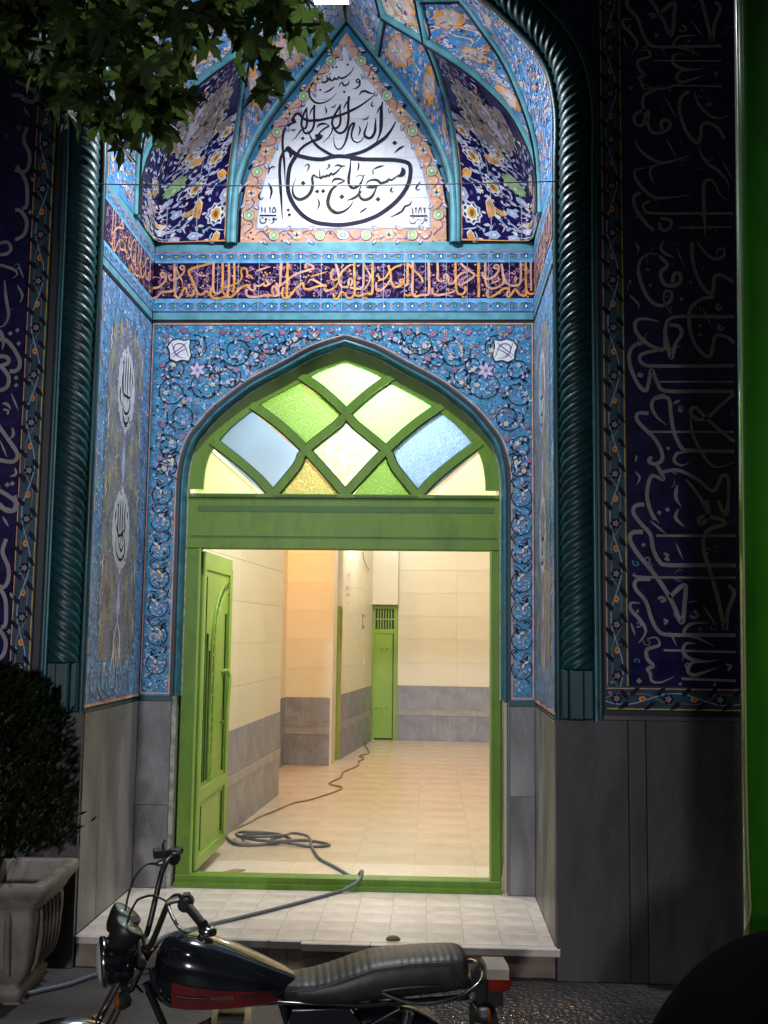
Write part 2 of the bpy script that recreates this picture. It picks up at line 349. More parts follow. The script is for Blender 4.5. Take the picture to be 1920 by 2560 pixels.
BAND = """
13 n -1098 3353 -1068 3353 -1036 3377 -1021 3405 -1034 3441 -1050 3436 -1044 3417 -1026 3419
13 n -1103 3292 -1075 3294 -1044 3325 -1011 3329 -979 3334 -968 3353 -973 3495
10.2 t -968 3481 -945 3428 -925 3391 -922 3357
10.2 n -1005 3429 -995 3400 -967 3400 -940 3419 -918 3443 -914 3471 -928 3485 -940 3476 -928 3459 -912 3471
11.1 n -965 3343 -962 3310 -943 3291 -927 3315 -915 3343 -901 3353 -895 3320 -881 3305 -858 3315 -857 3338
13 n -757 3499 -803 3485 -858 3471 -888 3452 -875 3414 -855 3372 -840 3334 -821 3312 -798 3320 -780 3334 -770 3319 -757 3324
9.3 t -853 3447 -829 3428 -797 3423 -765 3435
13 n -746 3499 -745 3423 -744 3352 -736 3324 -715 3319 -688 3338
13 n -693 3499 -690 3423 -691 3352 -685 3324 -666 3305
12.9 n -657 3499 -654 3423 -655 3352 -660 3315 -654 3296
12 n -626 3499 -623 3423 -624 3352 -632 3324
12.9 n -753 3352 -759 3319 -742 3291 -705 3289 -668 3300 -641 3296 -618 3315 -591 3347 -555 3366 -527 3366
10.2 n -698 3352 -661 3359 -624 3371 -593 3390 -579 3418 -585 3451 -576 3470 -553 3461 -547 3428 -529 3423 -515 3404
11.1 n -546 3366 -522 3338 -499 3347 -509 3366 -486 3361 -468 3366 -454 3375 -440 3361 -426 3375 -436 3399
10.1 t -497 3451 -456 3465 -413 3479
12.9 n -552 3343 -549 3310 -526 3298 -475 3300 -429 3310 -402 3305 -374 3305 -366 3328 -389 3361 -403 3342 -393 3310
10.2 d -885 3367
10.2 d -882 3355
9.2 d -453 3425
9.2 d -435 3430
9.2 d -444 3442
10.2 d -992 3429
9.2 d -794 3400
9.2 d -804 3364
9.3 d -1088 3415
9.3 d -949 3348
12.9 n -352 3498 -355 3422 -358 3361 -372 3366 -381 3380
12.9 n -380 3309 -357 3309
12.9 n -315 3503 -316 3422 -316 3352 -317 3295
4.6 t -308 3493 -298 3455
11.9 n -371 3356 -335 3380 -290 3418 -245 3441 -199 3455 -165 3469 -186 3488 -209 3493 -213 3465
11.9 n -337 3356 -345 3319 -333 3291 -310 3291 -284 3323 -252 3361 -225 3380 -220 3352 -197 3342 -160 3354 -124 3363 -87 3363
11.9 t -198 3380 -184 3399 -157 3394 -124 3375 -87 3361
11 n -101 3351 -96 3333 -69 3337 -41 3356 -19 3384
9.2 t -185 3417 -134 3431 -84 3448
11.9 n -39 3492 -25 3445 -19 3408 -14 3375 0 3356 23 3356
11 n 48 3487 21 3469 -6 3440 -15 3417 -38 3398 -61 3403 -66 3426 -53 3464
11 n 23 3356 50 3365 58 3393 45 3407 36 3384 45 3356 73 3346 105 3346 121 3365 122 3421 121 3497
11.9 n 68 3502 69 3421 73 3351 71 3314 51 3290 28 3295 18 3323
9.1 n 123 3492 144 3454 161 3417 150 3374 123 3337
12.8 n 173 3501 174 3421 175 3351 169 3313 146 3318 119 3309 96 3302 73 3309
10.1 n -50 3318 -40 3286 -22 3290 -4 3328 14 3318
11.9 n 263 3482 277 3435 282 3383 301 3355 328 3360 350 3379 346 3402 332 3397 341 3369
10 n 340 3484 304 3473 272 3445 245 3407 218 3398 209 3421
10 n 196 3384 196 3341 214 3332 250 3360 277 3398
9.2 d -221 3415
9.2 d -207 3415
9.2 d -120 3401
10.1 d 42 3450
10.1 d 49 3433
10 d 97 3407
9.1 d 141 3393
10 d 126 3290
10 d 140 3288
9.2 d -249 3314
11.8 n 374 3496 374 3421 375 3379 359 3360
12.8 n 403 3505 404 3421 402 3350 405 3313 423 3299 455 3308 487 3308 498 3332 497 3421 494 3505
11.8 n 355 3313 378 3304 400 3313
10.9 n 381 3491 404 3458 431 3435 454 3407 461 3383
11.8 n 544 3500 547 3444 545 3402 563 3388 590 3397 604 3420 590 3430 581 3411 595 3397
11.8 n 518 3350 518 3318 546 3308 591 3313 636 3327 645 3331
11.8 n 647 3500 649 3420 652 3350 663 3317 690 3313 704 3331 704 3359
11.8 n 608 3406 611 3376 636 3378 654 3406 681 3434 713 3441
11.8 n 676 3495 703 3467 735 3443 756 3425 735 3401 699 3378 672 3364 667 3383
13.6 n 780 3500 778 3420 781 3350 779 3294
12.7 n 817 3499 817 3420 821 3378 835 3354 862 3345 898 3359 921 3382 916 3443 909 3490
10.9 n 801 3443 808 3410 835 3401 866 3415 889 3443 894 3476 875 3485 866 3466 889 3462
9 n 853 3378 875 3382 894 3396 889 3410
11.7 n 921 3415 934 3382 961 3363 997 3363 1015 3377 1020 3443 1018 3499
9 n 982 3382 997 3405 988 3415 982 3396
11.7 n 830 3340 826 3303 844 3294 880 3312 916 3340 952 3345 939 3312 948 3294 966 3312 988 3340 1011 3312 1047 3307 1047 3396 1047 3503
10.8 n 1051 3326 1074 3312 1092 3317
10.8 n 1076 3499 1076 3419 1078 3331
9.1 d 704 3413
9.9 d 690 3296
9.9 d 706 3296
9 d 957 3434
9 d 970 3436
9 d 1058 3296
9.1 d 425 3327
9.1 d 522 3425
9.1 d 529 3378
9 d 954 3391
9.1 d 545 3327
9 d 808 3303
"""
FACADE_RIGHT = """
17 t 1597 3202 1548 3206 1512 3180 1497 3129 1510 3063 1538 2996 1572 2960 1614 2953 1650 2982 1651 3018 1623 3022 1615 2982 1635 2931 1656 2909
5.7 t 1676 3239 1723 3128
15.6 t 1620 3269 1605 3232 1633 3202 1668 3191
17 n 1597 3195 1635 3150 1603 3114 1616 3062 1658 3048 1694 3069 1694 3106 1666 3106 1658 3062
16.9 n 1754 3261 1752 3187 1778 3084 1819 3018 1847 3025 1856 3091 1891 3098 1946 3062
15.5 t 1775 3268 1816 3209 1858 3179 1900 3194 1901 3231 1873 3223 1865 3187
16.8 t 1592 2872 1536 2887 1487 2880 1479 2836 1514 2785 1569 2749 1639 2742 1695 2756
15.4 n 1618 2735 1619 2821 1634 2880 1684 2898 1817 2898 1943 2898
16.8 n 1641 2858 1683 2851 1696 2814 1667 2764 1645 2698 1626 2778 1616 2836
15.4 n 1611 2738 1541 2727 1498 2706 1512 2669 1568 2659 1777 2659 1937 2661
16.8 n 1513 2771 1471 2756 1449 2713 1456 2648 1490 2569 1524 2540 1539 2583 1553 2641 1580 2576 1615 2540 1775 2538 1934 2537
16.8 n 1854 2996 1790 2982 1741 2938 1732 2865 1751 2778 1792 2720 1827 2706 1842 2764 1857 2807 1905 2800 1940 2771
7 t 1797 2938 1837 2851
8.4 n 1587 2583 1935 2584
15.3 t 1614 2526 1565 2504 1551 2468 1571 2418 1619 2376
16.7 n 1565 2504 1628 2504 1640 2419 1653 2340 1686 2270 1728 2256 1928 2253
12.5 t 1684 2497 1648 2476
15.2 n 1934 2527 1877 2476 1807 2412 1758 2405 1731 2440 1752 2462 1800 2412 1861 2355 1929 2299
16.7 n 1536 2432 1488 2432 1480 2404 1514 2361 1556 2319 1589 2262 1595 2212 1561 2191 1533 2205 1547 2226
9.7 n 1535 2343 1930 2345
13.9 t 1731 2433 1736 2348 1769 2263 1816 2192 1857 2179 1926 2200
13.8 t 1714 2248 1665 2241 1651 2206 1685 2185 1720 2199
16.6 n 1567 2191 1601 2121 1546 2134 1524 2064 1530 1994 1557 1929
15.2 n 1581 2149 1664 2163 1753 2122 1827 2066 1870 2136 1897 2123 1895 2017 1886 1948
15.2 t 1663 2093 1655 2037 1681 1988
13.8 t 1704 2121 1765 2037 1804 1947
12.6 d 1699 2982
12.7 d 1543 3129
12.6 d 1781 2854
12.6 d 1784 2811
12.5 d 1624 2266
11.2 d 1743 3066
11.3 d 1553 3051
9.9 d 1458 3070
9.9 t 1485 3262 1499 3232 1491 3202
9.9 t 1453 3004 1495 2960 1494 2931
9.7 t 1478 2233 1471 2198
9.7 t 1470 2155 1490 2127 1476 2092
12.6 n 1879 2858 1865 2843 1878 2832 1893 2847
12.6 n 1874 2960 1860 2945 1873 2930 1884 2945
12.6 n 1497 2626 1490 2612 1504 2608 1508 2623
11.1 n 1686 2462 1676 2447 1689 2440 1693 2454
17.9 n 1509 2001 1468 1994 1460 1959 1494 1910 1535 1861 1548 1792 1574 1737 1608 1720 1758 1720 1922 1721
11 t 1530 2022 1543 1966 1577 1911
9.6 t 1536 1924 1610 1862
11 n 1562 1855 1925 1858
19.3 n 1501 1872 1452 1868 1442 1833 1472 1777 1526 1709 1586 1626 1632 1544 1672 1456 1687 1545 1688 1627 1619 1572
9.6 n 1457 1680 1505 1663 1921 1664
16.4 n 1532 1653 1470 1649 1463 1611 1510 1550 1536 1468 1562 1420 1603 1400 1752 1400 1914 1401
16.4 t 1482 1543 1441 1542 1444 1508 1481 1467 1508 1413 1473 1358
9.6 t 1440 1453 1460 1392
16.3 t 1514 1379 1555 1386 1568 1352 1513 1331 1513 1290 1539 1257 1512 1243 1525 1223 1532 1189 1572 1183 1633 1210
17.9 n 1792 2024 1804 1968 1776 1912 1756 1933 1790 1947 1859 1934 1879 1913 1817 1892 1782 1857 1780 1787 1806 1691 1837 1574 1868 1431 1883 1513 1912 1595 1886 1629
13.6 t 1794 1457 1712 1449 1684 1408 1752 1382 1819 1349
16.3 t 1731 1361 1690 1360 1676 1326 1703 1293 1770 1280 1831 1288
16.2 t 1770 1277 1716 1273 1695 1238 1721 1218 1776 1233 1830 1254
10.8 n 1667 1201 1910 1194
9.5 n 1588 1329 1913 1324
6.8 t 1617 1414 1649 1346
8.2 t 1768 1539 1827 1444
8.2 t 1651 1821 1684 1745
15.1 n 1847 2024 1880 1955 1895 2025
15.1 t 1667 1981 1653 1939 1693 1898
17.6 d 1474 1188
16.5 d 1616 1977
15.1 d 1578 1963
13.7 d 1503 1812
11 n 1595 1772 1616 1765 1602 1747 1622 1744
12.3 n 1565 1564 1585 1571 1599 1558 1578 1551
12.2 n 1727 1511 1747 1491 1726 1477 1713 1490
10.9 t 1475 1515 1468 1494
10.8 n 1871 1268 1891 1261 1877 1241
10.9 d 1756 1429
10.8 d 1815 1176
10.8 d 1660 1177
10.9 n 1590 1468 1607 1462 1593 1448
10.5 t 1510 4078 1566 4041 1632 4036 1693 4053 1737 4071
15.7 n 1597 4031 1540 4004 1530 3953 1542 3889 1524 3848 1494 3857 1490 3898 1521 3921 1556 3916 1551 3861 1572 3815 1615 3810 1654 3833 1655 3869 1620 3870 1619 3824
7 t 1635 3994 1665 3934 1690 3878
16.5 n 1753 4020 1718 3993 1704 3943 1720 3860 1749 3795 1787 3758 1805 3795 1810 3841 1836 3859 1888 3831 1917 3776
13 t 1779 4016 1795 3960 1837 3905 1889 3881 1950 3899
16.5 t 1506 3784 1493 3761 1523 3715 1578 3673 1625 3659 1686 3673 1760 3699
13 t 1608 3650 1569 3637 1560 3601 1581 3551
16.4 t 1539 3633 1495 3628 1486 3597 1512 3547 1554 3501 1597 3483 1674 3487 1752 3500
12.9 n 1558 3469 1527 3451 1531 3424 1566 3407 1759 3405 1951 3404
17.2 n 1515 3510 1481 3488 1488 3434 1526 3370 1573 3321
14.7 t 1800 3740 1799 3713 1832 3658 1883 3617 1929 3558 1928 3512
7.7 t 1906 3666 1955 3566
17.1 t 1816 3297 1814 3396 1812 3486 1817 3558 1848 3572 1873 3540 1893 3495 1923 3472
8.6 n 1689 3334 1949 3337
14.6 n 1604 3383 1655 3370 1646 3329 1611 3325 1599 3361
8.7 t 1640 3782 1686 3686
8.7 n 1847 3964 1860 3955 1847 3946 1830 3960
"""
FACADE_LEFT = """
15.2 n -1645 3262 -1607 3269 -1570 3275 -1549 3243 -1567 3217 -1604 3211
15.1 t -1573 3083 -1562 3000 -1544 2905 -1567 2854 -1611 2848
13.9 t -1640 3166 -1602 3160 -1538 3140 -1511 3115 -1535 3089
7.6 t -1507 3159 -1478 3089
12.6 t -1508 3057 -1481 3006 -1491 2968
18.8 t -1610 2841 -1584 2829 -1563 2778 -1567 2734
18.8 n -1601 2778 -1557 2785 -1511 2741 -1477 2678 -1487 2634 -1524 2628
18.8 n -1615 2696 -1578 2703 -1540 2697 -1533 2671 -1575 2653
18.7 n -1569 2653 -1529 2603 -1533 2553 -1569 2534 -1606 2534
8.7 t -1512 2521 -1471 2434
13.7 t -1553 2471 -1528 2465 -1508 2441
18.6 n -1580 2378 -1560 2354 -1513 2292 -1466 2224 -1483 2187 -1551 2193 -1589 2205
8.7 t -1556 2292 -1515 2206
18.4 n -1569 2058 -1544 2046 -1493 2016 -1461 1986 -1471 1949 -1539 1967
16.3 d -1531 2816
16.3 d -1497 2832
16.2 d -1491 2596
16.2 d -1489 2559
16.2 d -1487 2766
17.1 d -1508 2074
17.1 d -1484 2080
9.9 n -1546 2440 -1520 2434 -1526 2416
14.9 t -1498 2354 -1490 2317 -1507 2298
12.3 t -1475 2157 -1468 2126 -1498 2114
18.7 n -1584 1986 -1540 1979 -1510 1951 -1473 1951 -1461 1987 -1470 2023
18.6 n -1499 1815 -1514 1751 -1485 1687 -1479 1630 -1498 1587 -1549 1594
18.4 n -1543 1615 -1512 1573 -1487 1517 -1482 1412 -1503 1397
18.2 n -1538 1390 -1509 1383 -1477 1328 -1488 1265 -1530 1236
16.8 d -1462 1377
11.3 t -1468 1560 -1452 1531
11.5 t -1523 1922 -1491 1872
"""
LEAVES = [(0.112,-1.376,3.567,0.19,1.53,2.251,0.921),(0.023,-1.197,3.731,0.2,1.31,3.69,0.122),(-0.07,-1.184,3.738,0.183,0.997,2.274,0.511),(-0.089,-1.602,3.501,0.179,1.902,2.511,-0.213),(-0.168,-1.742,3.389,0.172,1.647,3.536,0.884),(-0.104,-1.654,3.37,0.176,1.186,3.22,-0.314),(-0.088,-1.38,3.469,0.19,1.59,3.161,0.284),(-0.012,-1.621,3.262,0.193,1.348,4.148,-0.134),(-0.065,-1.576,3.22,0.163,2.115,2.991,-0.178),(-0.234,-1.185,3.546,0.182,1.297,2.665,-1.457),(-0.337,-1.214,3.61,0.163,1.442,3.591,0.17),(-0.255,-1.711,3.424,0.19,1.789,2.924,0.774),(-0.338,-1.748,3.389,0.188,1.392,2.732,-0.408),(-0.5,-1.462,3.579,0.205,2.344,2.91,0.629),(-0.642,-1.327,3.648,0.23,2.716,3.616,0.988),(-0.775,-1.243,3.685,0.236,1.678,4.015,0.12),(-0.776,-1.53,3.528,0.218,1.517,3.108,0.363),(-0.997,-1.177,3.661,0.221,1.653,3.417,0.951),(-1.058,-1.192,3.75,0.221,1.957,2.976,-0.448),(-0.606,-1.285,3.563,0.232,2.005,3.786,0.626),(-0.503,-1.272,3.55,0.197,1.649,3.035,0.247),(-0.357,-1.546,3.32,0.182,1.505,2.282,-0.861),(-0.439,-1.546,3.28,0.215,2.073,2.852,-0.2),(-0.507,-1.644,3.242,0.209,1.934,3.39,0.161),(-0.707,-1.336,3.488,0.229,1.838,3.134,1.682),(-0.778,-1.43,3.451,0.223,1.968,2.834,0.246),(-0.876,-1.394,3.409,0.191,1.8,2.651,-0.179),(-0.824,-1.2,3.452,0.219,1.643,3.711,0.143),(-0.7,-1.247,3.38,0.233,2.069,3.733,0.805),(-0.583,-1.277,3.315,0.213,1.374,3.559,0.398),(-0.376,-1.66,3.091,0.191,1.782,2.794,-2.189),(-0.444,-1.239,3.348,0.197,2.069,3.683,-0.099),(-0.57,-1.457,3.148,0.186,1.505,2.574,-0.156),(-0.519,-1.662,2.983,0.143,2.014,2.071,1.25),(-0.75,-1.174,3.32,0.201,1.201,2.719,-0.137),(-0.684,-1.587,3.143,0.18,1.736,3.341,-1.182),(-0.776,-1.533,3.229,0.183,1.745,2.299,-0.302),(-0.448,-1.294,3.191,0.141,0.946,2.63,0.709),(-0.317,-1.581,3.209,0.13,0.803,3.217,-0.182),(-0.015,-1.183,3.648,0.164,1.221,2.752,-0.639),(0.001,-1.743,3.455,0.172,1.244,3.029,-0.316),(-0.211,-1.26,3.761,0.216,1.129,2.603,-0.857),(-0.783,-1.155,3.532,0.196,1.062,3.918,0.627),(-0.577,-1.147,3.616,0.133,1.07,3.666,-0.262),(-0.287,-1.301,3.772,0.173,1.018,3.474,0.132),(-0.628,-1.283,3.456,0.134,0.938,3.04,-0.129),(-0.454,-1.78,3.438,0.102,1.454,3.429,0.056),(-0.58,-1.369,3.591,0.173,1.685,3.222,1.293),(-1.058,-1.531,3.484,0.132,2.208,3.764,-0.114),(-0.355,-1.595,3.636,0.156,1.658,2.039,-0.736),(-0.692,-1.393,3.74,0.171,2.709,2.792,-0.433),(-0.466,-1.333,3.45,0.124,1.307,3.517,-0.368),(-0.731,-1.025,3.912,0.153,0.736,4.014,0.692),(-0.645,-1.014,3.776,0.155,1.259,2.73,0.026),(-0.534,-1.501,3.682,0.168,1.361,3.981,0.045),(-0.552,-1.196,3.769,0.217,1.506,3.151,0.473),(-0.794,-1.32,3.467,0.16,0.981,2.639,0.747),(-0.677,-1.633,3.339,0.133,2.085,2.591,-0.125),(-0.528,-1.867,3.081,0.146,1.563,3.691,1.087),(-0.454,-1.515,3.742,0.184,1.1,2.442,-0.431),(-0.338,-1.547,3.416,0.141,1.749,2.875,-0.325),(-0.925,-1.452,3.481,0.163,2.382,3.0,0.303),(-0.344,-1.693,3.13,0.104,1.909,2.338,-0.071),(-0.904,-1.259,3.475,0.214,1.483,3.416,0.374),(0.007,-1.755,3.493,0.136,1.474,3.036,0.456),(-1.117,-1.232,3.909,0.177,1.847,3.334,-0.223),(-0.593,-1.459,3.581,0.167,1.975,2.958,0.871),(-1.059,-1.081,3.585,0.174,1.81,2.485,-0.283),(-0.866,-1.224,3.56,0.14,1.331,3.111,0.056),(-0.168,-1.823,3.435,0.155,2.002,3.032,-0.228),(-1.082,-1.111,3.595,0.143,1.176,3.194,0.042),(-0.901,-1.301,3.819,0.216,1.466,3.258,-0.297),(-0.335,-1.6,3.467,0.124,1.256,2.837,-0.245),(-0.381,-1.544,3.36,0.176,1.731,3.246,0.089),(-0.864,-1.467,3.764,0.198,1.572,3.125,-1.238),(-0.287,-1.81,3.296,0.138,1.747,3.306,0.292),(-0.557,-1.763,3.353,0.179,1.562,3.543,0.26),(-0.962,-1.068,3.7,0.121,1.885,2.339,1.038),(-0.579,-1.298,3.246,0.122,1.399,3.864,-0.046),(-0.725,-1.83,3.532,0.117,1.305,2.044,0.942),(-0.609,-1.645,3.47,0.146,1.492,2.349,0.231),(-0.251,-1.845,3.274,0.095,1.857,3.234,-0.606),(-0.819,-1.091,3.97,0.126,0.518,3.205,0.423),(-0.941,-1.67,3.406,0.106,1.682,2.783,0.282),(-0.922,-1.739,3.587,0.191,1.115,3.113,-0.247),(-0.872,-1.071,3.973,0.18,1.534,2.336,-0.685),(-0.853,-1.462,3.782,0.163,1.177,2.929,-0.682),(-0.005,-1.698,3.432,0.177,1.059,3.463,0.345),(-0.977,-1.514,3.599,0.113,1.272,2.966,0.863),(-0.996,-1.564,3.598,0.132,1.834,3.565,0.364),(-0.843,-1.094,3.488,0.178,1.14,2.444,-0.578),(-0.212,-1.783,3.408,0.132,1.351,3.419,0.147),(-0.639,-1.843,3.135,0.12,1.621,2.504,0.191),(-1.11,-1.046,3.807,0.217,1.596,2.864,-0.281),(-0.461,-1.889,3.29,0.123,0.844,2.666,-0.039),(-0.472,-1.498,3.65,0.177,1.372,3.964,-0.402),(-0.945,-1.485,3.568,0.199,1.126,3.357,0.155),(-0.366,-1.807,2.979,0.149,0.521,3.345,-0.575),(-0.45,-1.706,3.082,0.134,1.52,3.47,-0.521),(-0.321,-1.016,3.901,0.147,1.409,3.663,-0.986),(-0.454,-1.151,3.704,0.13,1.446,3.149,0.132),(-0.748,-1.339,3.404,0.2,1.751,3.291,-0.554),(-0.953,-1.734,3.298,0.154,1.27,3.42,0.511),(-0.619,-1.541,3.427,0.174,1.637,4.054,-0.122),(-0.177,-1.43,3.561,0.176,1.532,3.337,0.48),(-0.369,-1.624,3.199,0.169,1.791,3.502,-0.207),(-0.365,-1.039,4.013,0.195,2.119,2.681,0.518),(-0.482,-1.093,3.879,0.175,0.944,3.233,1.623),(-0.438,-1.549,3.473,0.103,1.857,3.795,1.063),(-0.428,-1.28,3.637,0.122,0.988,2.392,-0.313),(-0.59,-1.625,3.121,0.121,1.501,3.833,0.29),(-0.957,-1.153,3.955,0.179,1.407,3.723,-0.669),(-0.725,-1.086,3.728,0.177,1.453,3.524,-1.234),(-0.911,-1.394,3.819,0.121,0.85,2.886,-0.231),(-0.934,-1.279,3.5,0.18,1.55,2.964,-1.133),(-0.048,-1.066,3.809,0.19,1.653,3.241,0.919),(-0.831,-1.816,3.44,0.111,1.931,3.704,0.799),(-0.874,-1.714,3.562,0.105,2.035,2.75,0.472),(-0.95,-1.562,3.466,0.157,2.02,3.594,-0.641),(-0.396,-1.835,2.97,0.179,2.056,3.189,-0.957),(-0.712,-1.581,3.636,0.151,1.491,2.024,-0.367),(-0.529,-1.382,3.37,0.189,1.823,3.011,0.521),(-1.1,-1.3,3.61,0.137,1.891,3.317,0.563),(-0.59,-1.58,3.115,0.11,1.862,3.159,-0.056),(-0.807,-1.435,3.502,0.146,1.87,3.255,0.64),(-0.678,-1.041,4.007,0.151,1.493,2.911,-0.659),(-1.008,-1.509,3.505,0.184,0.763,2.542,-0.522),(-1.032,-1.528,3.737,0.183,1.065,3.798,-0.797),(-0.095,-1.097,3.747,0.2,2.039,3.839,-1.417),(0.051,-1.477,3.626,0.132,2.137,2.972,0.866),(-0.801,-1.833,3.444,0.138,0.866,3.865,0.298),(-1.102,-1.056,3.89,0.224,1.375,3.454,0.074),(-0.565,-1.564,3.548,0.178,1.612,2.856,-1.619),(-0.369,-1.376,3.587,0.158,1.431,3.503,-0.095),(-0.495,-1.242,3.748,0.172,1.915,3.566,-0.021),(-0.391,-1.85,3.167,0.166,1.516,3.0,-0.001),(-0.589,-1.632,3.456,0.103,0.947,3.365,0.514),(-0.585,-1.045,3.539,0.223,1.374,3.563,-0.038),(-1.014,-1.424,3.518,0.184,0.788,3.871,-0.231),(-0.153,-1.391,3.736,0.159,2.114,3.286,0.636),(-0.897,-1.771,3.535,0.13,1.915,3.061,-0.169),(-0.22,-1.55,3.554,0.165,2.348,2.881,-0.326),(-0.904,-1.092,3.399,0.165,1.679,3.384,0.932),(-0.533,-1.158,3.983,0.12,1.808,2.128,0.043),(-0.484,-1.046,3.611,0.142,1.696,3.257,-0.107),(-1.166,-1.097,3.702,0.19,1.389,3.105,-0.224),(-0.883,-1.218,3.743,0.114,0.606,3.034,-0.341),(-0.746,-1.715,3.459,0.189,1.627,3.537,0.295),(-1.059,-1.314,3.598,0.177,1.683,3.383,-0.913),(-0.474,-1.769,3.235,0.181,1.609,3.075,0.696),(-0.502,-1.304,3.273,0.168,0.881,3.564,0.257),(-1.12,-1.099,3.847,0.158,1.249,3.075,0.842),(-0.819,-1.14,3.932,0.187,1.446,3.061,0.582),(-0.658,-1.814,3.311,0.126,1.494,3.87,0.375),(-0.55,-1.629,3.13,0.106,2.029,4.225,0.322),(-0.444,-1.696,3.566,0.139,0.644,3.776,0.13),(-0.906,-1.06,3.981,0.177,2.046,2.953,0.82),(-1.137,-1.011,3.693,0.129,2.034,2.623,-0.171),(-0.75,-1.515,3.395,0.202,1.708,3.722,0.512),(-0.594,-1.774,3.091,0.145,1.354,4.256,0.469),(-0.573,-1.383,3.54,0.204,1.203,3.14,-0.017),(-0.443,-1.779,3.119,0.151,1.225,3.366,0.884),(-0.193,-1.749,3.529,0.11,1.985,3.431,-0.865),(-0.913,-1.579,3.342,0.127,0.965,3.895,0.31),(-0.695,-1.46,3.398,0.171,2.279,2.34,-0.108),(-0.16,-1.021,3.976,0.166,1.968,3.645,0.632),(-0.694,-1.521,3.196,0.169,1.925,2.501,-0.521)]
TWIGS = [[(-1.073,-1.6,3.764),(-0.849,-1.5,3.632),(-0.656,-1.45,3.449),(-0.606,-1.4,3.265),(-0.6,-1.4,3.115)],[(-1.073,-1.6,3.764),(-0.737,-1.5,3.691),(-0.445,-1.4,3.628),(-0.123,-1.4,3.562),(0.108,-1.4,3.559)],[(-0.445,-1.4,3.628),(-0.409,-1.4,3.429),(-0.443,-1.35,3.228)],[(-0.24,-1.4,3.594),(-0.12,-1.4,3.456),(-0.074,-1.4,3.32)],[(-0.849,-1.5,3.632),(-0.894,-1.4,3.511),(-0.826,-1.4,3.312)],[(-1.144,-1.9,4.043),(-1.073,-1.6,3.764)]]
STEER_DEG = 13.0
MOTO_LOC = (0.375, -1.40, -0.315)
MOTO_YAW = 8.0
MOTO_LEAN = 2.5
MOTO_SCALE = 0.82
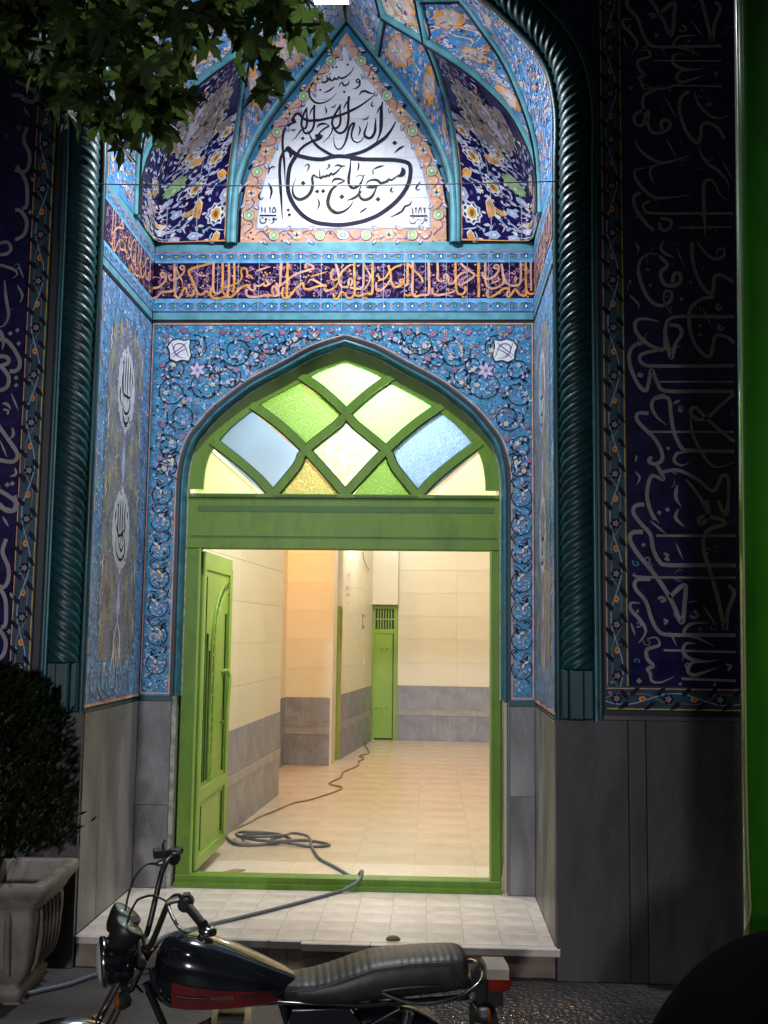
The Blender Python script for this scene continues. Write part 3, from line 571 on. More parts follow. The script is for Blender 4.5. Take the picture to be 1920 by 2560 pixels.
# ------------------------------------------------------------------ mesh helpers
class MB:
    """Collects geometry; build() links it as ONE mesh object."""
    def __init__(s): s.v = []; s.f = []; s.mi = []; s.sm = []; s.mats = []
    def mid(s, m):
        if m not in s.mats: s.mats.append(m)
        return s.mats.index(m)
    def add(s, vs, fs, m, smooth=False):
        o = len(s.v); s.v.extend(tuple(x) for x in vs); k = s.mid(m)
        for f in fs: s.f.append(tuple(i + o for i in f)); s.mi.append(k); s.sm.append(smooth)
    def box(s, lo, hi, m, T=None):
        x0, y0, z0 = lo; x1, y1, z1 = hi
        vs = [V(p) for p in ((x0,y0,z0),(x1,y0,z0),(x1,y1,z0),(x0,y1,z0),(x0,y0,z1),(x1,y0,z1),(x1,y1,z1),(x0,y1,z1))]
        if T: vs = [T @ p for p in vs]
        s.add(vs, [(0,3,2,1),(4,5,6,7),(0,1,5,4),(1,2,6,5),(2,3,7,6),(3,0,4,7)], m)
    def bevbox(s, lo, hi, m, b=0.003, T=None):
        """box with its four front (low y) edges chamfered"""
        x0, y0, z0 = lo; x1, y1, z1 = hi
        vs = [(x0,y0+b,z0),(x1,y0+b,z0),(x1,y0+b,z1),(x0,y0+b,z1),(x0+b,y0,z0+b),(x1-b,y0,z0+b),(x1-b,y0,z1-b),(x0+b,y0,z1-b),(x0,y1,z0),(x1,y1,z0),(x1,y1,z1),(x0,y1,z1)]
        vs = [V(p) for p in vs]
        if T: vs = [T @ p for p in vs]
        s.add(vs, [(4,5,6,7),(0,1,5,4),(1,2,6,5),(2,3,7,6),(3,0,4,7),(8,9,1,0),(9,10,2,1),(10,11,3,2),(11,8,0,3),(11,10,9,8)], m)
    def quad(s, a, b, c, d, m): s.add([a, b, c, d], [(0, 1, 2, 3)], m)
    def prism(s, poly, m, off):
        """polygon (list of Vector) extruded by the vector off"""
        n = len(poly); vs = [V(p) for p in poly] + [V(p) + off for p in poly]
        s.add(vs, [tuple(range(n)), tuple(range(2 * n - 1, n - 1, -1))] + [(i, i + n, (i + 1) % n + n, (i + 1) % n) for i in range(n)], m)
    def rings(s, rings, m, smooth=True, cap=True, closed=False):
        n = len(rings[0]); o = []
        vs = [p for r in rings for p in r]
        k = len(rings)
        for i in range(k - (0 if closed else 1)):
            for j in range(n):
                a = i * n + j; b = i * n + (j + 1) % n; c = ((i + 1) % k) * n + (j + 1) % n; d = ((i + 1) % k) * n + j
                o.append((a, b, c, d))
        s.add(vs, o, m, smooth)
        if cap and not closed:
            s.add(rings[0], [tuple(range(n - 1, -1, -1))], m); s.add(rings[-1], [tuple(range(n))], m)
    def tube(s, pts, r, m, n=8, smooth=True, cap=True, flat=1.0):
        pts = [V(p) for p in pts]; rr = r if isinstance(r, (list, tuple)) else [r] * len(pts)
        rings = []; ref = None
        for i, p in enumerate(pts):
            t = (pts[min(i + 1, len(pts) - 1)] - pts[max(i - 1, 0)]).normalized()
            if ref is None: ref = V((0, 0, 1)) if abs(t.z) < 0.9 else V((1, 0, 0))
            a = (ref - t * ref.dot(t)).normalized(); ref = a; b = t.cross(a)
            rings.append([p + (a * math.cos(2 * PI * k / n) * flat + b * math.sin(2 * PI * k / n)) * rr[i] for k in range(n)])
        s.rings(rings, m, smooth, cap)
    def lathe(s, prof, T, m, n=24, smooth=True, cap=True):
        """prof: (radius, height) pairs, turned about the local z axis of T"""
        s.rings([[T @ V((r * math.cos(2 * PI * k / n), r * math.sin(2 * PI * k / n), z)) for k in range(n)] for r, z in prof], m, smooth, cap)
    def build(s, name, parent=None, label=None, cat=None, group=None, kind=None, loc=None):
        me = bpy.data.meshes.new(name)
        off = V(loc) if loc is not None else V((0, 0, 0))
        me.from_pydata([(x - off.x, y - off.y, z - off.z) for x, y, z in s.v] if loc is not None else s.v, [], s.f)
        for m in s.mats: me.materials.append(m)
        me.polygons.foreach_set('material_index', s.mi); me.polygons.foreach_set('use_smooth', s.sm)
        me.update()
        o = bpy.data.objects.new(name, me); COL.objects.link(o)
        if loc is not None: o.location = off
        if parent: o.parent = parent
        tag(o, label, cat, group, kind)
        return o
def tag(o, label=None, cat=None, group=None, kind=None):
    if cat and not kind: kind = 'thing'
    for k, v in (('label', label), ('category', cat), ('group', group), ('kind', kind)):
        if v: o[k] = v
    return o
def empty(name, label, cat, loc=(0, 0, 0), group=None, kind=None):
    o = bpy.data.objects.new(name, None); COL.objects.link(o); o.location = loc; o.empty_display_size = 0.2
    return tag(o, label, cat, group, kind)
def place(parent, objs=None):
    """children were built in world space under an empty that stands elsewhere"""
    bpy.context.view_layer.update()
    for c in parent.children:
        c.matrix_parent_inverse = parent.matrix_world.inverted()
def cat_rom(pts, step):
    if len(pts) < 3:
        (a, b) = pts; n = max(1, int(math.hypot(b[0]-a[0], b[1]-a[1]) / step))
        return [(a[0] + (b[0]-a[0]) * i / n, a[1] + (b[1]-a[1]) * i / n) for i in range(n + 1)]
    out = []; P = [pts[0]] + list(pts) + [pts[-1]]
    for i in range(1, len(P) - 2):
        p0, p1, p2, p3 = P[i-1], P[i], P[i+1], P[i+2]
        n = max(1, min(12, int(math.hypot(p2[0]-p1[0], p2[1]-p1[1]) / step)))
        for k in range(n):
            t = k / n; t2 = t*t; t3 = t2*t
            out.append(tuple(0.5 * (2*p1[d] + (p2[d]-p0[d])*t + (2*p0[d]-5*p1[d]+4*p2[d]-p3[d])*t2 + (3*p1[d]-p0[d]-3*p2[d]+p3[d])*t3) for d in (0, 1)))
    out.append(tuple(pts[-1])); return out
def cr3(pts, k=6):
    out = []; P = [V(p) for p in pts]; P = [P[0]] + P + [P[-1]]
    for i in range(1, len(P) - 2):
        p0, p1, p2, p3 = P[i-1:i+3]
        for q in range(k):
            t = q / k
            out.append(0.5 * (2*p1 + (p2-p0)*t + (2*p0-5*p1+4*p2-p3)*t*t + (3*p1-p0-3*p2+p3)*t**3))
    out.append(P[-1]); return out
def offset(pts, d):
    """polyline moved sideways (to its left) by d"""
    out = []
    for i, p in enumerate(pts):
        a = pts[max(i-1, 0)]; b = pts[min(i+1, len(pts)-1)]
        tx, ty = b[0]-a[0], b[1]-a[1]; l = math.hypot(tx, ty) or 1
        out.append((p[0] - ty/l*d, p[1] + tx/l*d))
    return out
def clip_rect(poly, x0, z0, x1, z1):
    for ax, val, keep in ((0, x0, 1), (0, x1, -1), (1, z0, 1), (1, z1, -1)):
        out = []
        for i in range(len(poly)):
            a, b = poly[i-1], poly[i]
            ia, ib = (a[ax]-val)*keep >= 0, (b[ax]-val)*keep >= 0
            if ia != ib:
                t = (val-a[ax])/(b[ax]-a[ax]); out.append((a[0]+(b[0]-a[0])*t, a[1]+(b[1]-a[1])*t))
            if ib: out.append(b)
        poly = out
        if not poly: return []
    res = []
    for p in poly:
        if not res or math.hypot(p[0]-res[-1][0], p[1]-res[-1][1]) > 1e-4: res.append(p)
    return res
def area(p): return 0.5 * sum(p[i-1][0]*p[i][1] - p[i][0]*p[i-1][1] for i in range(len(p)))
def inside(p, poly):
    c = False
    for i in range(len(poly)):
        a, b = poly[i-1], poly[i]
        if (a[1] > p[1]) != (b[1] > p[1]) and p[0] < (b[0]-a[0])*(p[1]-a[1])/(b[1]-a[1]) + a[0]: c = not c
    return c

class Plane:
    def __init__(s, o, u, v): s.o, s.u, s.v = V(o), V(u), V(v); s.n = s.u.cross(s.v).normalized()
    def P(s, a, b, h=0.0): return s.o + s.u*a + s.v*b + s.n*h
class Loft:
    """surface between two curves; a runs across (0..w), b runs up (0..h)"""
    def __init__(s, left, right, ctrl=None, wt=3.0, w=0.4, h=1.0, flip=1):
        s.L, s.Rr, s.C, s.wt, s.w, s.h, s.flip = left, right, ctrl, wt, w, h, flip
        s.tab = None
        if ctrl:
            t = [0.0]; p = s.raw(0, .8)
            for i in range(1, 101):
                q = s.raw(i/100, .8); t.append(t[-1] + (q-p).length); p = q
            s.tab = [x/t[-1] for x in t]
    def at(s, c, t):
        x = max(0, min(1, t)) * (len(c) - 1); i = min(int(x), len(c) - 2); return c[i].lerp(c[i+1], x - i)
    def S(s, q, t):
        if s.tab and 0 < q < 1:
            i = 0
            while s.tab[i+1] < q: i += 1
            q = (i + (q - s.tab[i])/max(1e-9, s.tab[i+1]-s.tab[i]))/100
        return s.raw(q, t)
    def raw(s, q, t):
        a, b = s.at(s.L, t), s.at(s.Rr, t)
        if not s.C: return a.lerp(b, q)
        c = s.at(s.C, t); w0, w1, w2 = (1-q)**2, 2*q*(1-q)*s.wt, q*q
        return (a*w0 + c*w1 + b*w2) / (w0 + w1 + w2)
    def P(s, a, b, h=0.0):
        q = a / s.w; t = 1 - b / s.h; p = s.S(q, t)
        if h:
            e = 0.01; q0 = min(max(q, 0.02), 0.98); t0 = min(max(t, 0.03), 0.97)
            n = (s.S(q0+e, t0) - s.S(q0-e, t0)).cross(s.S(q0, t0-e) - s.S(q0, t0+e))
            if n.length > 1e-12: p = p + n.normalized() * h * s.flip
        return p

class Pat:
    """flat painted ornament, laid as thin glaze on a frame"""
    def __init__(s, fr, sx=1.0): s.fr = fr; s.mb = MB(); s.sx = sx; s.h0 = 0.0010; s.c = 0
    def P(s, x, y, l): return s.fr.P(x * s.sx, y, s.h0 + 0.00035 * l + s.c * 2e-6)
    def poly(s, pts, m, l=1):
        s.c = (s.c + 1) % 160; n = len(pts); cx = sum(p[0] for p in pts)/n; cy = sum(p[1] for p in pts)/n
        vs = [s.P(cx, cy, l)] + [s.P(x, y, l) for x, y in pts]
        fs = [(0, i+1, (i+1) % n + 1) for i in range(n)]
        if s.sx < 0: fs = [f[::-1] for f in fs]
        s.mb.add(vs, fs, m)
    def ell(s, x, y, rx, ry, m, l=1, rot=0.0, n=9):
        c, q = math.cos(rot), math.sin(rot)
        s.poly([(x + rx*math.cos(2*PI*k/n)*c - ry*math.sin(2*PI*k/n)*q, y + rx*math.cos(2*PI*k/n)*q + ry*math.sin(2*PI*k/n)*c) for k in range(n)], m, l)
    def ring(s, x, y, r, w, m, l=2, a0=0, a1=360, n=20):
        s.ribbon([(x + r*math.cos(R(a0+(a1-a0)*k/n)), y + r*math.sin(R(a0+(a1-a0)*k/n))) for k in range(n+1)], w, m, l, 'n', raw=True)
    def star(s, x, y, r1, r2, n, m, l=1, rot=0.0, sy=1.0):
        s.poly([(x + (r1 if k % 2 == 0 else r2)*math.cos(rot+PI*k/n), y + sy*(r1 if k % 2 == 0 else r2)*math.sin(rot+PI*k/n)) for k in range(2*n)], m, l)
    def leaf(s, x, y, ang, L, w, m, l=1, curl=0.25):
        c, q = math.cos(ang), math.sin(ang)
        s.poly([(x + a*c - b*q, y + a*q + b*c) for a, b in ((0,0),(L*.3,-w),(L*.65,-w*.8+curl*w),(L,curl*w*2),(L*.6,w*.8+curl*w),(L*.25,w*.7))], m, l)
    def ribbon(s, pts, w, m, l=1, tp='t', raw=False, step=0.008):
        s.c = (s.c + 1) % 160; p = list(pts) if raw else cat_rom(pts, step)
        q = [p[0]]
        for a in p[1:]:
            if math.hypot(a[0]-q[-1][0], a[1]-q[-1][1]) > 1e-5: q.append(a)
        p = q; n = len(p)
        if n < 2: return
        vs = []
        for i in range(n):
            a = p[max(i-1, 0)]; b = p[min(i+1, n-1)]; tx, ty = b[0]-a[0], b[1]-a[1]; d = math.hypot(tx, ty) or 1
            t = i / (n - 1); k = 1.0
            if tp in 'ts' and t < 0.3: k = min(k, 0.28 + 0.72 * t / 0.3)
            if tp in 'te' and t > 0.6: k = min(k, 0.12 + 0.88 * (1 - t) / 0.4)
            k *= 0.5 * w; nx, ny = -ty/d*k, tx/d*k
            vs += [s.P(p[i][0]+nx, p[i][1]+ny, l), s.P(p[i][0]-nx, p[i][1]-ny, l)]
        fs = [(2*i, 2*i+1, 2*i+3, 2*i+2) for i in range(n-1)]
        if s.sx < 0: fs = [f[::-1] for f in fs]
        s.mb.add(vs, fs, m)
    def dia(s, x, y, w, m, l=1, rot=0.0):
        r = w * 0.72; s.poly([(x + r*math.cos(rot+PI/2*k), y + r*math.sin(rot+PI/2*k)) for k in range(4)], m, l)
    def flower(s, x, y, r, mp, mc, l=2, n=6, rot=0.0, outline=None):
        if outline: s.star(x, y, r*1.18, r*1.0, n, outline, l, rot)
        for k in range(n):
            a = rot + 2*PI*k/n; s.ell(x+0.58*r*math.cos(a), y+0.58*r*math.sin(a), r*.46, r*.34, mp, l+1, a, 6)
        s.ell(x, y, r*.36, r*.36, mc, l+2, 0, 6)
    def spiral(s, x, y, r, turns, a0, w, m, l=1, dirn=1, r1=0.15):
        n = int(14 * turns) + 4
        s.ribbon([(x + (r + (r*r1 - r)*k/n)*math.cos(a0 + dirn*2*PI*turns*k/n), y + (r + (r*r1 - r)*k/n)*math.sin(a0 + dirn*2*PI*turns*k/n)) for k in range(n+1)], w, m, l, 'e', raw=True)
    def strokes(s, data, m, l=1, wk=1.0, wadd=0.0, dx=0.0, dz=0.0, pick=None, only=None):
        for ln in data.strip().splitlines():
            a = ln.split(); w = float(a[0]) / 1000 * wk + wadd; c = [int(q)/1000 for q in a[2:]]
            pts = [(c[i]+dx, c[i+1]+dz) for i in range(0, len(c), 2)]
            mm = pick(pts) if pick else m
            if a[1] == 'd': s.dia(pts[0][0], pts[0][1], w, mm, l)
            else: s.ribbon(pts, w, mm, l, a[1])
    def build(s, name, parent): return s.mb.build(name, parent)
def scatter(p, n, rng, box, ok, small, l=0, size=(0.004, 0.009)):
    """small painted leaves and petals spread over the free ground"""
    for _ in range(n):
        x, y = rng.uniform(box[0], box[2]), rng.uniform(box[1], box[3])
        if not ok((x, y)): continue
        m = rng.choice(small); s = rng.uniform(*size); k = rng.random()
        if k < .55: p.leaf(x, y, rng.uniform(0, 6.28), s*2.2, s*.55, m, l)
        elif k < .8: p.ell(x, y, s*.6, s*.45, m, l, rng.uniform(0, 3), 6)
        else: p.star(x, y, s, s*.45, 5, m, l, rng.uniform(0, 3))
def grid_tiles(parent, region, plane, x0, z0, sx, sz, m, th=0.008, gap=0.0016, rng=None, name='tile', tilt=0.0):
    """one object per glazed tile, cut to the outline of its panel; equal whole tiles share a mesh"""
    xs = [p[0] for p in region]; zs = [p[1] for p in region]; shared = None
    i0, i1 = int(math.floor((min(xs)-x0)/sx)), int(math.ceil((max(xs)-x0)/sx)); j0, j1 = int(math.floor((min(zs)-z0)/sz)), int(math.ceil((max(zs)-z0)/sz))
    for j in range(j0, j1):
        for i in range(i0, i1):
            a, b = x0 + i*sx, z0 + j*sz
            q = clip_rect(region, a+gap/2, b+gap/2, a+sx-gap/2, b+sz-gap/2)
            if len(q) < 3 or abs(area(q)) < sx*sz*0.02: continue
            if area(q) < 0: q = q[::-1]
            full = abs(area(q) - (sx-gap)*(sz-gap)) < 1e-7
            c = plane.P(a + sx/2, b + sz/2, 0)
            if full and shared:
                o = bpy.data.objects.new(name, shared); COL.objects.link(o); o.location = c; o.parent = parent
            else:
                mb = MB(); mb.prism([plane.P(x, z, 0) for x, z in q], m, plane.n * -th)
                o = mb.build(name, parent, loc=c)
                if full: shared = o.data
            if tilt and rng: o.rotation_euler = (rng.uniform(-tilt, tilt), rng.uniform(-tilt, tilt), rng.uniform(-tilt, tilt))
FR = Plane((0, D, 0), (1, 0, 0), (0, 0, 1))           # inner wall, facing the street
FF = Plane((0, 0, 0), (1, 0, 0), (0, 0, 1))           # facade
FL = Plane((-W, 0, 0), (0, 1, 0), (0, 0, 1))          # left flank: a = depth
FRT = Plane((W, 0, 0), (0, -1, 0), (0, 0, 1))         # right flank: a = -depth
rng = random.Random(7)
# ================================================================== GROUND AND AIR
def pavement():
    mb = MB(); n = 60
    # one large sheet, finer and rougher by the portal
    mb.quad((-60, -.95, -.14), (60, -.95, -.14), (60, 40, -.14), (-60, 40, -.14), PAVE)
    mb.build('pavement', kind='structure')
    mb = MB(); mb.quad((-60, -60, -.32), (60, -60, -.32), (60, -.95, -.32), (-60, -.95, -.32), PAVE); mb.build('road', kind='structure')
    k = MB()
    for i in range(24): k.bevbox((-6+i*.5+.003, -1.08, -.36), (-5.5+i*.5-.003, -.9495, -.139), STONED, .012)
    return k.build('kerb', kind='structure')
def pave_mat():
    m = mat('dark_pavement', (0.065, 0.058, 0.060), 0.5, var=0.3, scale=2.2, detail=9)
    nt = m.node_tree; N = nt.nodes; L = nt.links; b = N['Principled BSDF']
    tc = N.new('ShaderNodeTexCoord')
    # broken, wet patch at the foot of the step
    sep = N.new('ShaderNodeVectorMath'); sep.operation = 'DISTANCE'; sep.inputs[1].default_value = (1.0, -0.25, -0.14)
    L.new(tc.outputs['Object'], sep.inputs[0])
    nz = N.new('ShaderNodeTexNoise'); nz.inputs['Scale'].default_value = 7; L.new(tc.outputs['Object'], nz.inputs['Vector'])
    ad = N.new('ShaderNodeMath'); ad.operation = 'MULTIPLY_ADD'; ad.inputs[1].default_value = 0.7; L.new(nz.outputs[0], ad.inputs[0]); L.new(sep.outputs['Value'], ad.inputs[2])
    mr = N.new('ShaderNodeMapRange'); mr.inputs[1].default_value = 0.85; mr.inputs[2].default_value = 1.15; mr.inputs[3].default_value = 1; mr.inputs[4].default_value = 0
    L.new(ad.outputs[0], mr.inputs[0])
    ro = N.new('ShaderNodeMapRange'); ro.inputs[3].default_value = 0.6; ro.inputs[4].default_value = 0.16; L.new(mr.outputs[0], ro.inputs[0]); L.new(ro.outputs[0], b.inputs['Roughness'])
    vo = N.new('ShaderNodeTexVoronoi'); vo.inputs['Scale'].default_value = 42; L.new(tc.outputs['Object'], vo.inputs['Vector'])
    bs = N.new('ShaderNodeMapRange'); bs.inputs[3].default_value = 0.15; bs.inputs[4].default_value = 1.0; L.new(mr.outputs[0], bs.inputs[0])
    bu = N.new('ShaderNodeBump'); bu.inputs['Distance'].default_value = 0.015; L.new(bs.outputs[0], bu.inputs['Strength']); L.new(vo.outputs['Distance'], bu.inputs['Height'])
    L.new(bu.outputs[0], b.inputs['Normal'])
    return m
PAVE = pave_mat()
pavement()

# ================================================================== PORTAL
portal = empty('mosque_portal', 'tiled mosque portal with a lit vaulted recess around the green door', 'portal', (0, 0, 0))
def part(name, label=None):
    o = bpy.data.objects.new(name, None); COL.objects.link(o); o.parent = portal; o.empty_display_size = 0.1
    tag(o, label); return o

# ---- door arch profile (half, relative to the axis)
ARCH_H = [(0.0, 3.068), (.11, 3.034), (.205, 2.997), (.352, 2.914), (.527, 2.819), (.62, 2.753), (.744, 2.65), (.83, 2.55), (.886, 2.47), (.922, 2.359), (.936, 2.255), (.938, 2.19), (.938, 1.03)]
def smooth_arch(pts):
    c = cat_rom(pts[1:-1], 0.03); return [pts[0]] + c + [pts[-1]]
AH = smooth_arch(ARCH_H)
ARCH = [(CX - x, z) for x, z in reversed(AH)] + [(CX + x, z) for x, z in AH[1:]]      # left foot -> apex -> right foot
XL, XR, ZB, ZT = -1.088, 1.089, 1.030, 3.143
region = [(XL, ZT), (XL, ZB)] + ARCH + [(XR, ZB), (XR, ZT)]

spandrel = part('spandrel_panel')
grid_tiles(spandrel, region, FR, -0.002 - 0.1195*10, ZT - 0.1195*20, .1195, .1195, BLUE, rng=rng, tilt=.004)
mb = MB()                                                             # wall behind the tiles
outer = [(XL - .03, z) if z < 2.2 else (XL - .03, z) for x, z in ARCH]
for i in range(len(ARCH) - 1):
    a, b = ARCH[i], ARCH[i+1]
    mb.quad((a[0], D+.0085, a[1]), (b[0], D+.0085, b[1]), (b[0], D+.0085, 3.2), (a[0], D+.0085, 3.2), BLACK)
for x0, x1 in ((XL-.01, ARCH[0][0]), (ARCH[-1][0], XR+.01)): mb.quad((x0, D+.0085, 1.02), (x1, D+.0085, 1.02), (x1, D+.0085, 3.2), (x0, D+.0085, 3.2), BLACK)
mb.build('backing', spandrel)

def spandrel_ornament():
    arch_in = region
    small = [PBLUE]*5 + [PALEV]*3 + [PURPLE]*4 + [INK]*4 + [LBLUE]*10 + [SKYB]*4 + [BEADC]*5 + [ORANGE]*2 + [SALMON]*1 + [YELLOW, MAUVE, PWHITE]
    mbs = []
    for sx in (1, -1):
        fr = Plane((CX, D, 0), (1, 0, 0), (0, 0, 1)); p = Pat(fr, sx); r = random.Random(11 if sx > 0 else 12)
        xr = (XR - CX) if sx > 0 else (CX - XL)
        reg = [(x - CX, z) for x, z in ([(CX, 3.2)] + [q for q in ARCH if q[0] >= CX] + [(CX + xr - .022, ZB), (CX + xr - .022, 3.2)])]
        def ok(q, m=.014):
            return 0 < q[0] < xr - m - .01 and ZB + m < q[1] < ZT - m - .008 and all(inside((q[0]+dx, q[1]+dz), reg) for dx, dz in ((-m, -m), (-m, 0), (0, -m)))
        scatter(p, 9500, r, (0, ZB, xr, ZT), ok, small, 0, (.005, .0115))
        # frame lines
        e = xr - .006
        p.ribbon([(0, ZT-.004), (e, ZT-.004)], .008, SALMON, 5, 'n'); p.ribbon([(e, ZT), (e, ZB+.012)], .007, SALMON, 5, 'n'); p.ribbon([(.945, ZB+.014), (e, ZB+.014)], .007, SALMON, 5, 'n')
        p.ribbon([(x+.007, z+.008) for x, z in AH], .006, SALMON, 5, 'n', raw=True)
        # scrolling stems: large spirals of the corner, circles down the jamb
        S = [(.80, 2.60, .125, 1, 200), (.925, 2.60, .085, -1, 20), (.80, 2.79, .11, 1, 60), (.98, 2.74, .09, -1, 120), (.62, 2.98, .095, -1, 10), (.43, 3.03, .075, 1, 190), (.30, 3.065, .045, -1, 0), (.86, 3.0, .075, 1, 80), (1.0, 2.43, .07, 1, 10), (.73, 2.90, .06, -1, 30), (.66, 2.83, .07, 1, 150), (.52, 2.93, .06, -1, 240), (.97, 2.87, .07, 1, 300), (.95, 2.36, .055, -1, 90), (.36, 3.0, .045, 1, 120), (.19, 3.075, .04, 1, 60), (1.03, 2.30, .04, 1, 60)]
        for x, z, rad, d, a0 in S:
            if not ok((x, z)): continue
            q = Pat(fr, sx); 
            n = 34; pts = []
            for k in range(n + 1):
                t = k / n; rr = rad * (1 - .55*t); a = R(a0) + d*2*PI*1.35*t
                pts.append((x + rr*math.cos(a), z + rr*math.sin(a)))
            run = []
            for pt in pts + [None]:
                if pt and ok(pt, .006): run.append(pt)
                else:
                    if len(run) > 3: p.ribbon(run, .0052, INK, 6, 'n', raw=True)
                    run = []
            for k in (3, 11, 20, 29):
                if ok(pts[k], .012):
                    p.leaf(pts[k][0], pts[k][1], r.uniform(0, 6.28), .026, .0065, PALEV, 8); p.leaf(pts[k][0], pts[k][1], r.uniform(0, 6.28), .03, .007, INK, 7)
            c = pts[-1]
            p.flower(c[0], c[1], .015, PALEV if r.random() < .5 else CREAM, ORANGE, 8, 5)
        z = 2.31; k = 0
        while z > 1.09:
            x = .938 + (xr - .938)/2 - .004 if z < 2.25 else .985
            rad = .056 if z < 2.26 else .045; d = 1 if k % 2 else -1
            p.ring(x, z, rad, .0055, INK, 6, 60 + (90 if d > 0 else 0), 60 + 300 + (90 if d > 0 else 0), 22)
            p.ribbon([(x - d*rad*.5, z + .048), (x - d*rad*1.0, z + .085), (x - d*.045, z + .105), (x - d*.03, z + .095)], .0065, INK, 6); p.ribbon([(x + d*.0, z + .06), (x + d*.03, z + .085), (x + d*.055, z + .08)], .006, INK, 6)
            p.ribbon([(x + d*rad*.2, z - .05), (x + d*.045, z - .072), (x + d*.05, z - .088)], .0055, INK, 6)
            for a in (20, 140, 250): p.leaf(x + d*.012, z + .03, R(a), .032, .007, CREAM if a != 140 else INK, 8)
            p.leaf(x + d*.02, z + .044, R(60 if d > 0 else 120), .034, .008, INK, 7)
            p.flower(x + d*.012, z - .012, .011, MAUVE, PWHITE, 8, 5); p.ell(x - d*.02, z + .008, .008, .006, SALMON, 8); p.ell(x - d*.01, z - .03, .008, .005, PBLUE, 8)
            z -= .158; k += 1
        # white cartouche and blossom of the corner
        bx, bz = xr - .165, 2.985
        body = [(-.062, -.03), (-.05, -.062), (-.012, -.055), (.02, -.066), (.055, -.05), (.058, -.01), (.07, .02), (.05, .05), (.015, .062), (-.02, .052), (-.055, .058), (-.05, .02)]
        p.poly([(bx + a*1.12, bz + b*1.12) for a, b in body], INK, 8); p.poly([(bx + a, bz + b) for a, b in body], PWHITE, 9)
        for q in ([(-.05, -.04), (-.02, .03), (.03, .03), (.03, -.02), (-.01, -.03)], [(.05, .045), (.02, -.03), (-.035, -.05)], [(-.04, .045), (0, .01), (.055, -.03)], [(.045, -.045), (.0, -.01), (-.045, .01)]):
            p.ribbon([(bx + a, bz + b) for a, b in q], .0065, PURPLE, 10)
        fx, fz = xr - .268, 2.868
        for a in range(0, 360, 60): p.leaf(fx, fz, R(a + 20), .058, .017, PURPLE, 8); p.leaf(fx, fz, R(a + 20), .050, .012, PALEV, 9)
        p.ell(fx, fz, .012, .012, MAUVE, 11)
        for (x, z_) in ((.16, 3.085), (.26, 3.075), (.36, 3.09), (.50, 3.08), (.56, 3.05), (.70, 3.09), (.93, 3.10), (1.03, 3.07), (.08, 3.105), (1.045, 2.9), (.62, 2.87), (1.03, 2.55), (.92, 2.48), (.47, 2.94), (1.04, 2.36)):
            if ok((x, z_), .012): p.flower(x, z_, .016, MAUVE, RED, 8, 6, 0, PURPLE)
        for _ in range(120):
            x, z_ = r.uniform(0, xr), r.uniform(2.35, ZT)
            if ok((x, z_), .014): p.flower(x, z_, r.uniform(.009, .013), r.choice([MAUVE, PALEV, PURPLE, ORANGE, PBLUE]), r.choice([RED, PURPLE, YELLOW]), 4, 5, r.random())
        mbs.append(p.mb)
    o = mbs[0]
    for q in mbs[1:]:
        base = len(o.v); o.v += q.v
        ids = [o.mid(m) for m in q.mats]
        o.f += [tuple(i + base for i in f) for f in q.f]; o.mi += [ids[k] for k in q.mi]; o.sm += q.sm
    return tag(o.build('floral_pattern', spandrel), kind='stuff')
spandrel_ornament()

# ---- mouldings of the door arch: black line, turquoise bead, reveal
def sweep_xz(name, parent, path, prof, m, smooth=True):
    """prof: (sideways offset, y) pairs swept along a path on the x-z plane"""
    mb = MB(); lines = [offset(path, o) for o, y in prof]
    n = len(path); vs = []
    for (o, y), ln in zip(prof, lines): vs += [(x, y, z) for x, z in ln]
    fs = [(j*n + i, j*n + i + 1, (j+1)*n + i + 1, (j+1)*n + i) for j in range(len(prof) - 1) for i in range(n - 1)]
    mb.add(vs, fs, m, smooth); return mb.build(name, parent)
# path runs left foot -> apex -> right foot, so the opening lies to the right: negative offsets
sweep_xz('arch_line', portal, ARCH, [(0.0, D), (0.0, D-.006), (-.018, D-.006), (-.018, D+.01)], BLACK, False)
sweep_xz('arch_bead', portal, ARCH, [(-.018, D), (-.020, D-.004), (-.026, D-.009), (-.034, D-.009), (-.042, D-.004), (-.047, D+.006), (-.049, D+.03), (-.050, D+.125)], BEADC)
sweep_xz('arch_reveal', portal, ARCH, [(-.0505, D+.045), (-.056, D+.046), (-.060, D+.06)], PLASTER)

# ---- inscription band with its strips, on the inner wall and both flanks
def strip(p, x0, x1, z0, z1, seed):
    """thin blue strip with buds: white in a black eye, orange dots, yellow eyes"""
    r = random.Random(seed); n = max(1, round((x1-x0)/.0815)); w = (x1-x0)/n; c = (z0+z1)/2; h = (z1-z0)/2
    p.poly([(x0, z0), (x1, z0), (x1, z1), (x0, z1)], LBLUE, 1)
    for k in range(n):
        x = x0 + (k + .5)*w
        p.poly([(x-.036, c-h*.5), (x-.02, c-h*.85), (x+.02, c-h*.85), (x+.036, c-h*.5), (x+.036, c+h*.6), (x-.036, c+h*.6)], BLUE, 2)
        p.ribbon([(x-.034, c+h*.1), (x-.018, c+h*.6), (x+.018, c+h*.6), (x+.034, c+h*.1)], .004, INK, 3)
        if k % 2 == 0: p.ell(x, c, .012, .014, INK, 3); p.ell(x, c-.001, .0065, .009, PWHITE, 4)
        else: p.ell(x, c, .011, .010, INK, 3); p.ell(x, c, .0065, .006, YELLOW, 4)
        p.ell(x + w/2, c, .009, .0085, r.choice([RED, SALMON, ORANGE, RED]), 3); p.ell(x + w/2, c, .004, .004, PURPLE, 4)
def band_lines(p, x0, x1):
    p.poly([(x0, 3.5585), (x1, 3.5585), (x1, 3.5685), (x0, 3.5685)], MAUVE, 1)
    p.poly([(x0, 3.207), (x1, 3.207), (x1, 3.214), (x0, 3.214)], PURPLE, 1)
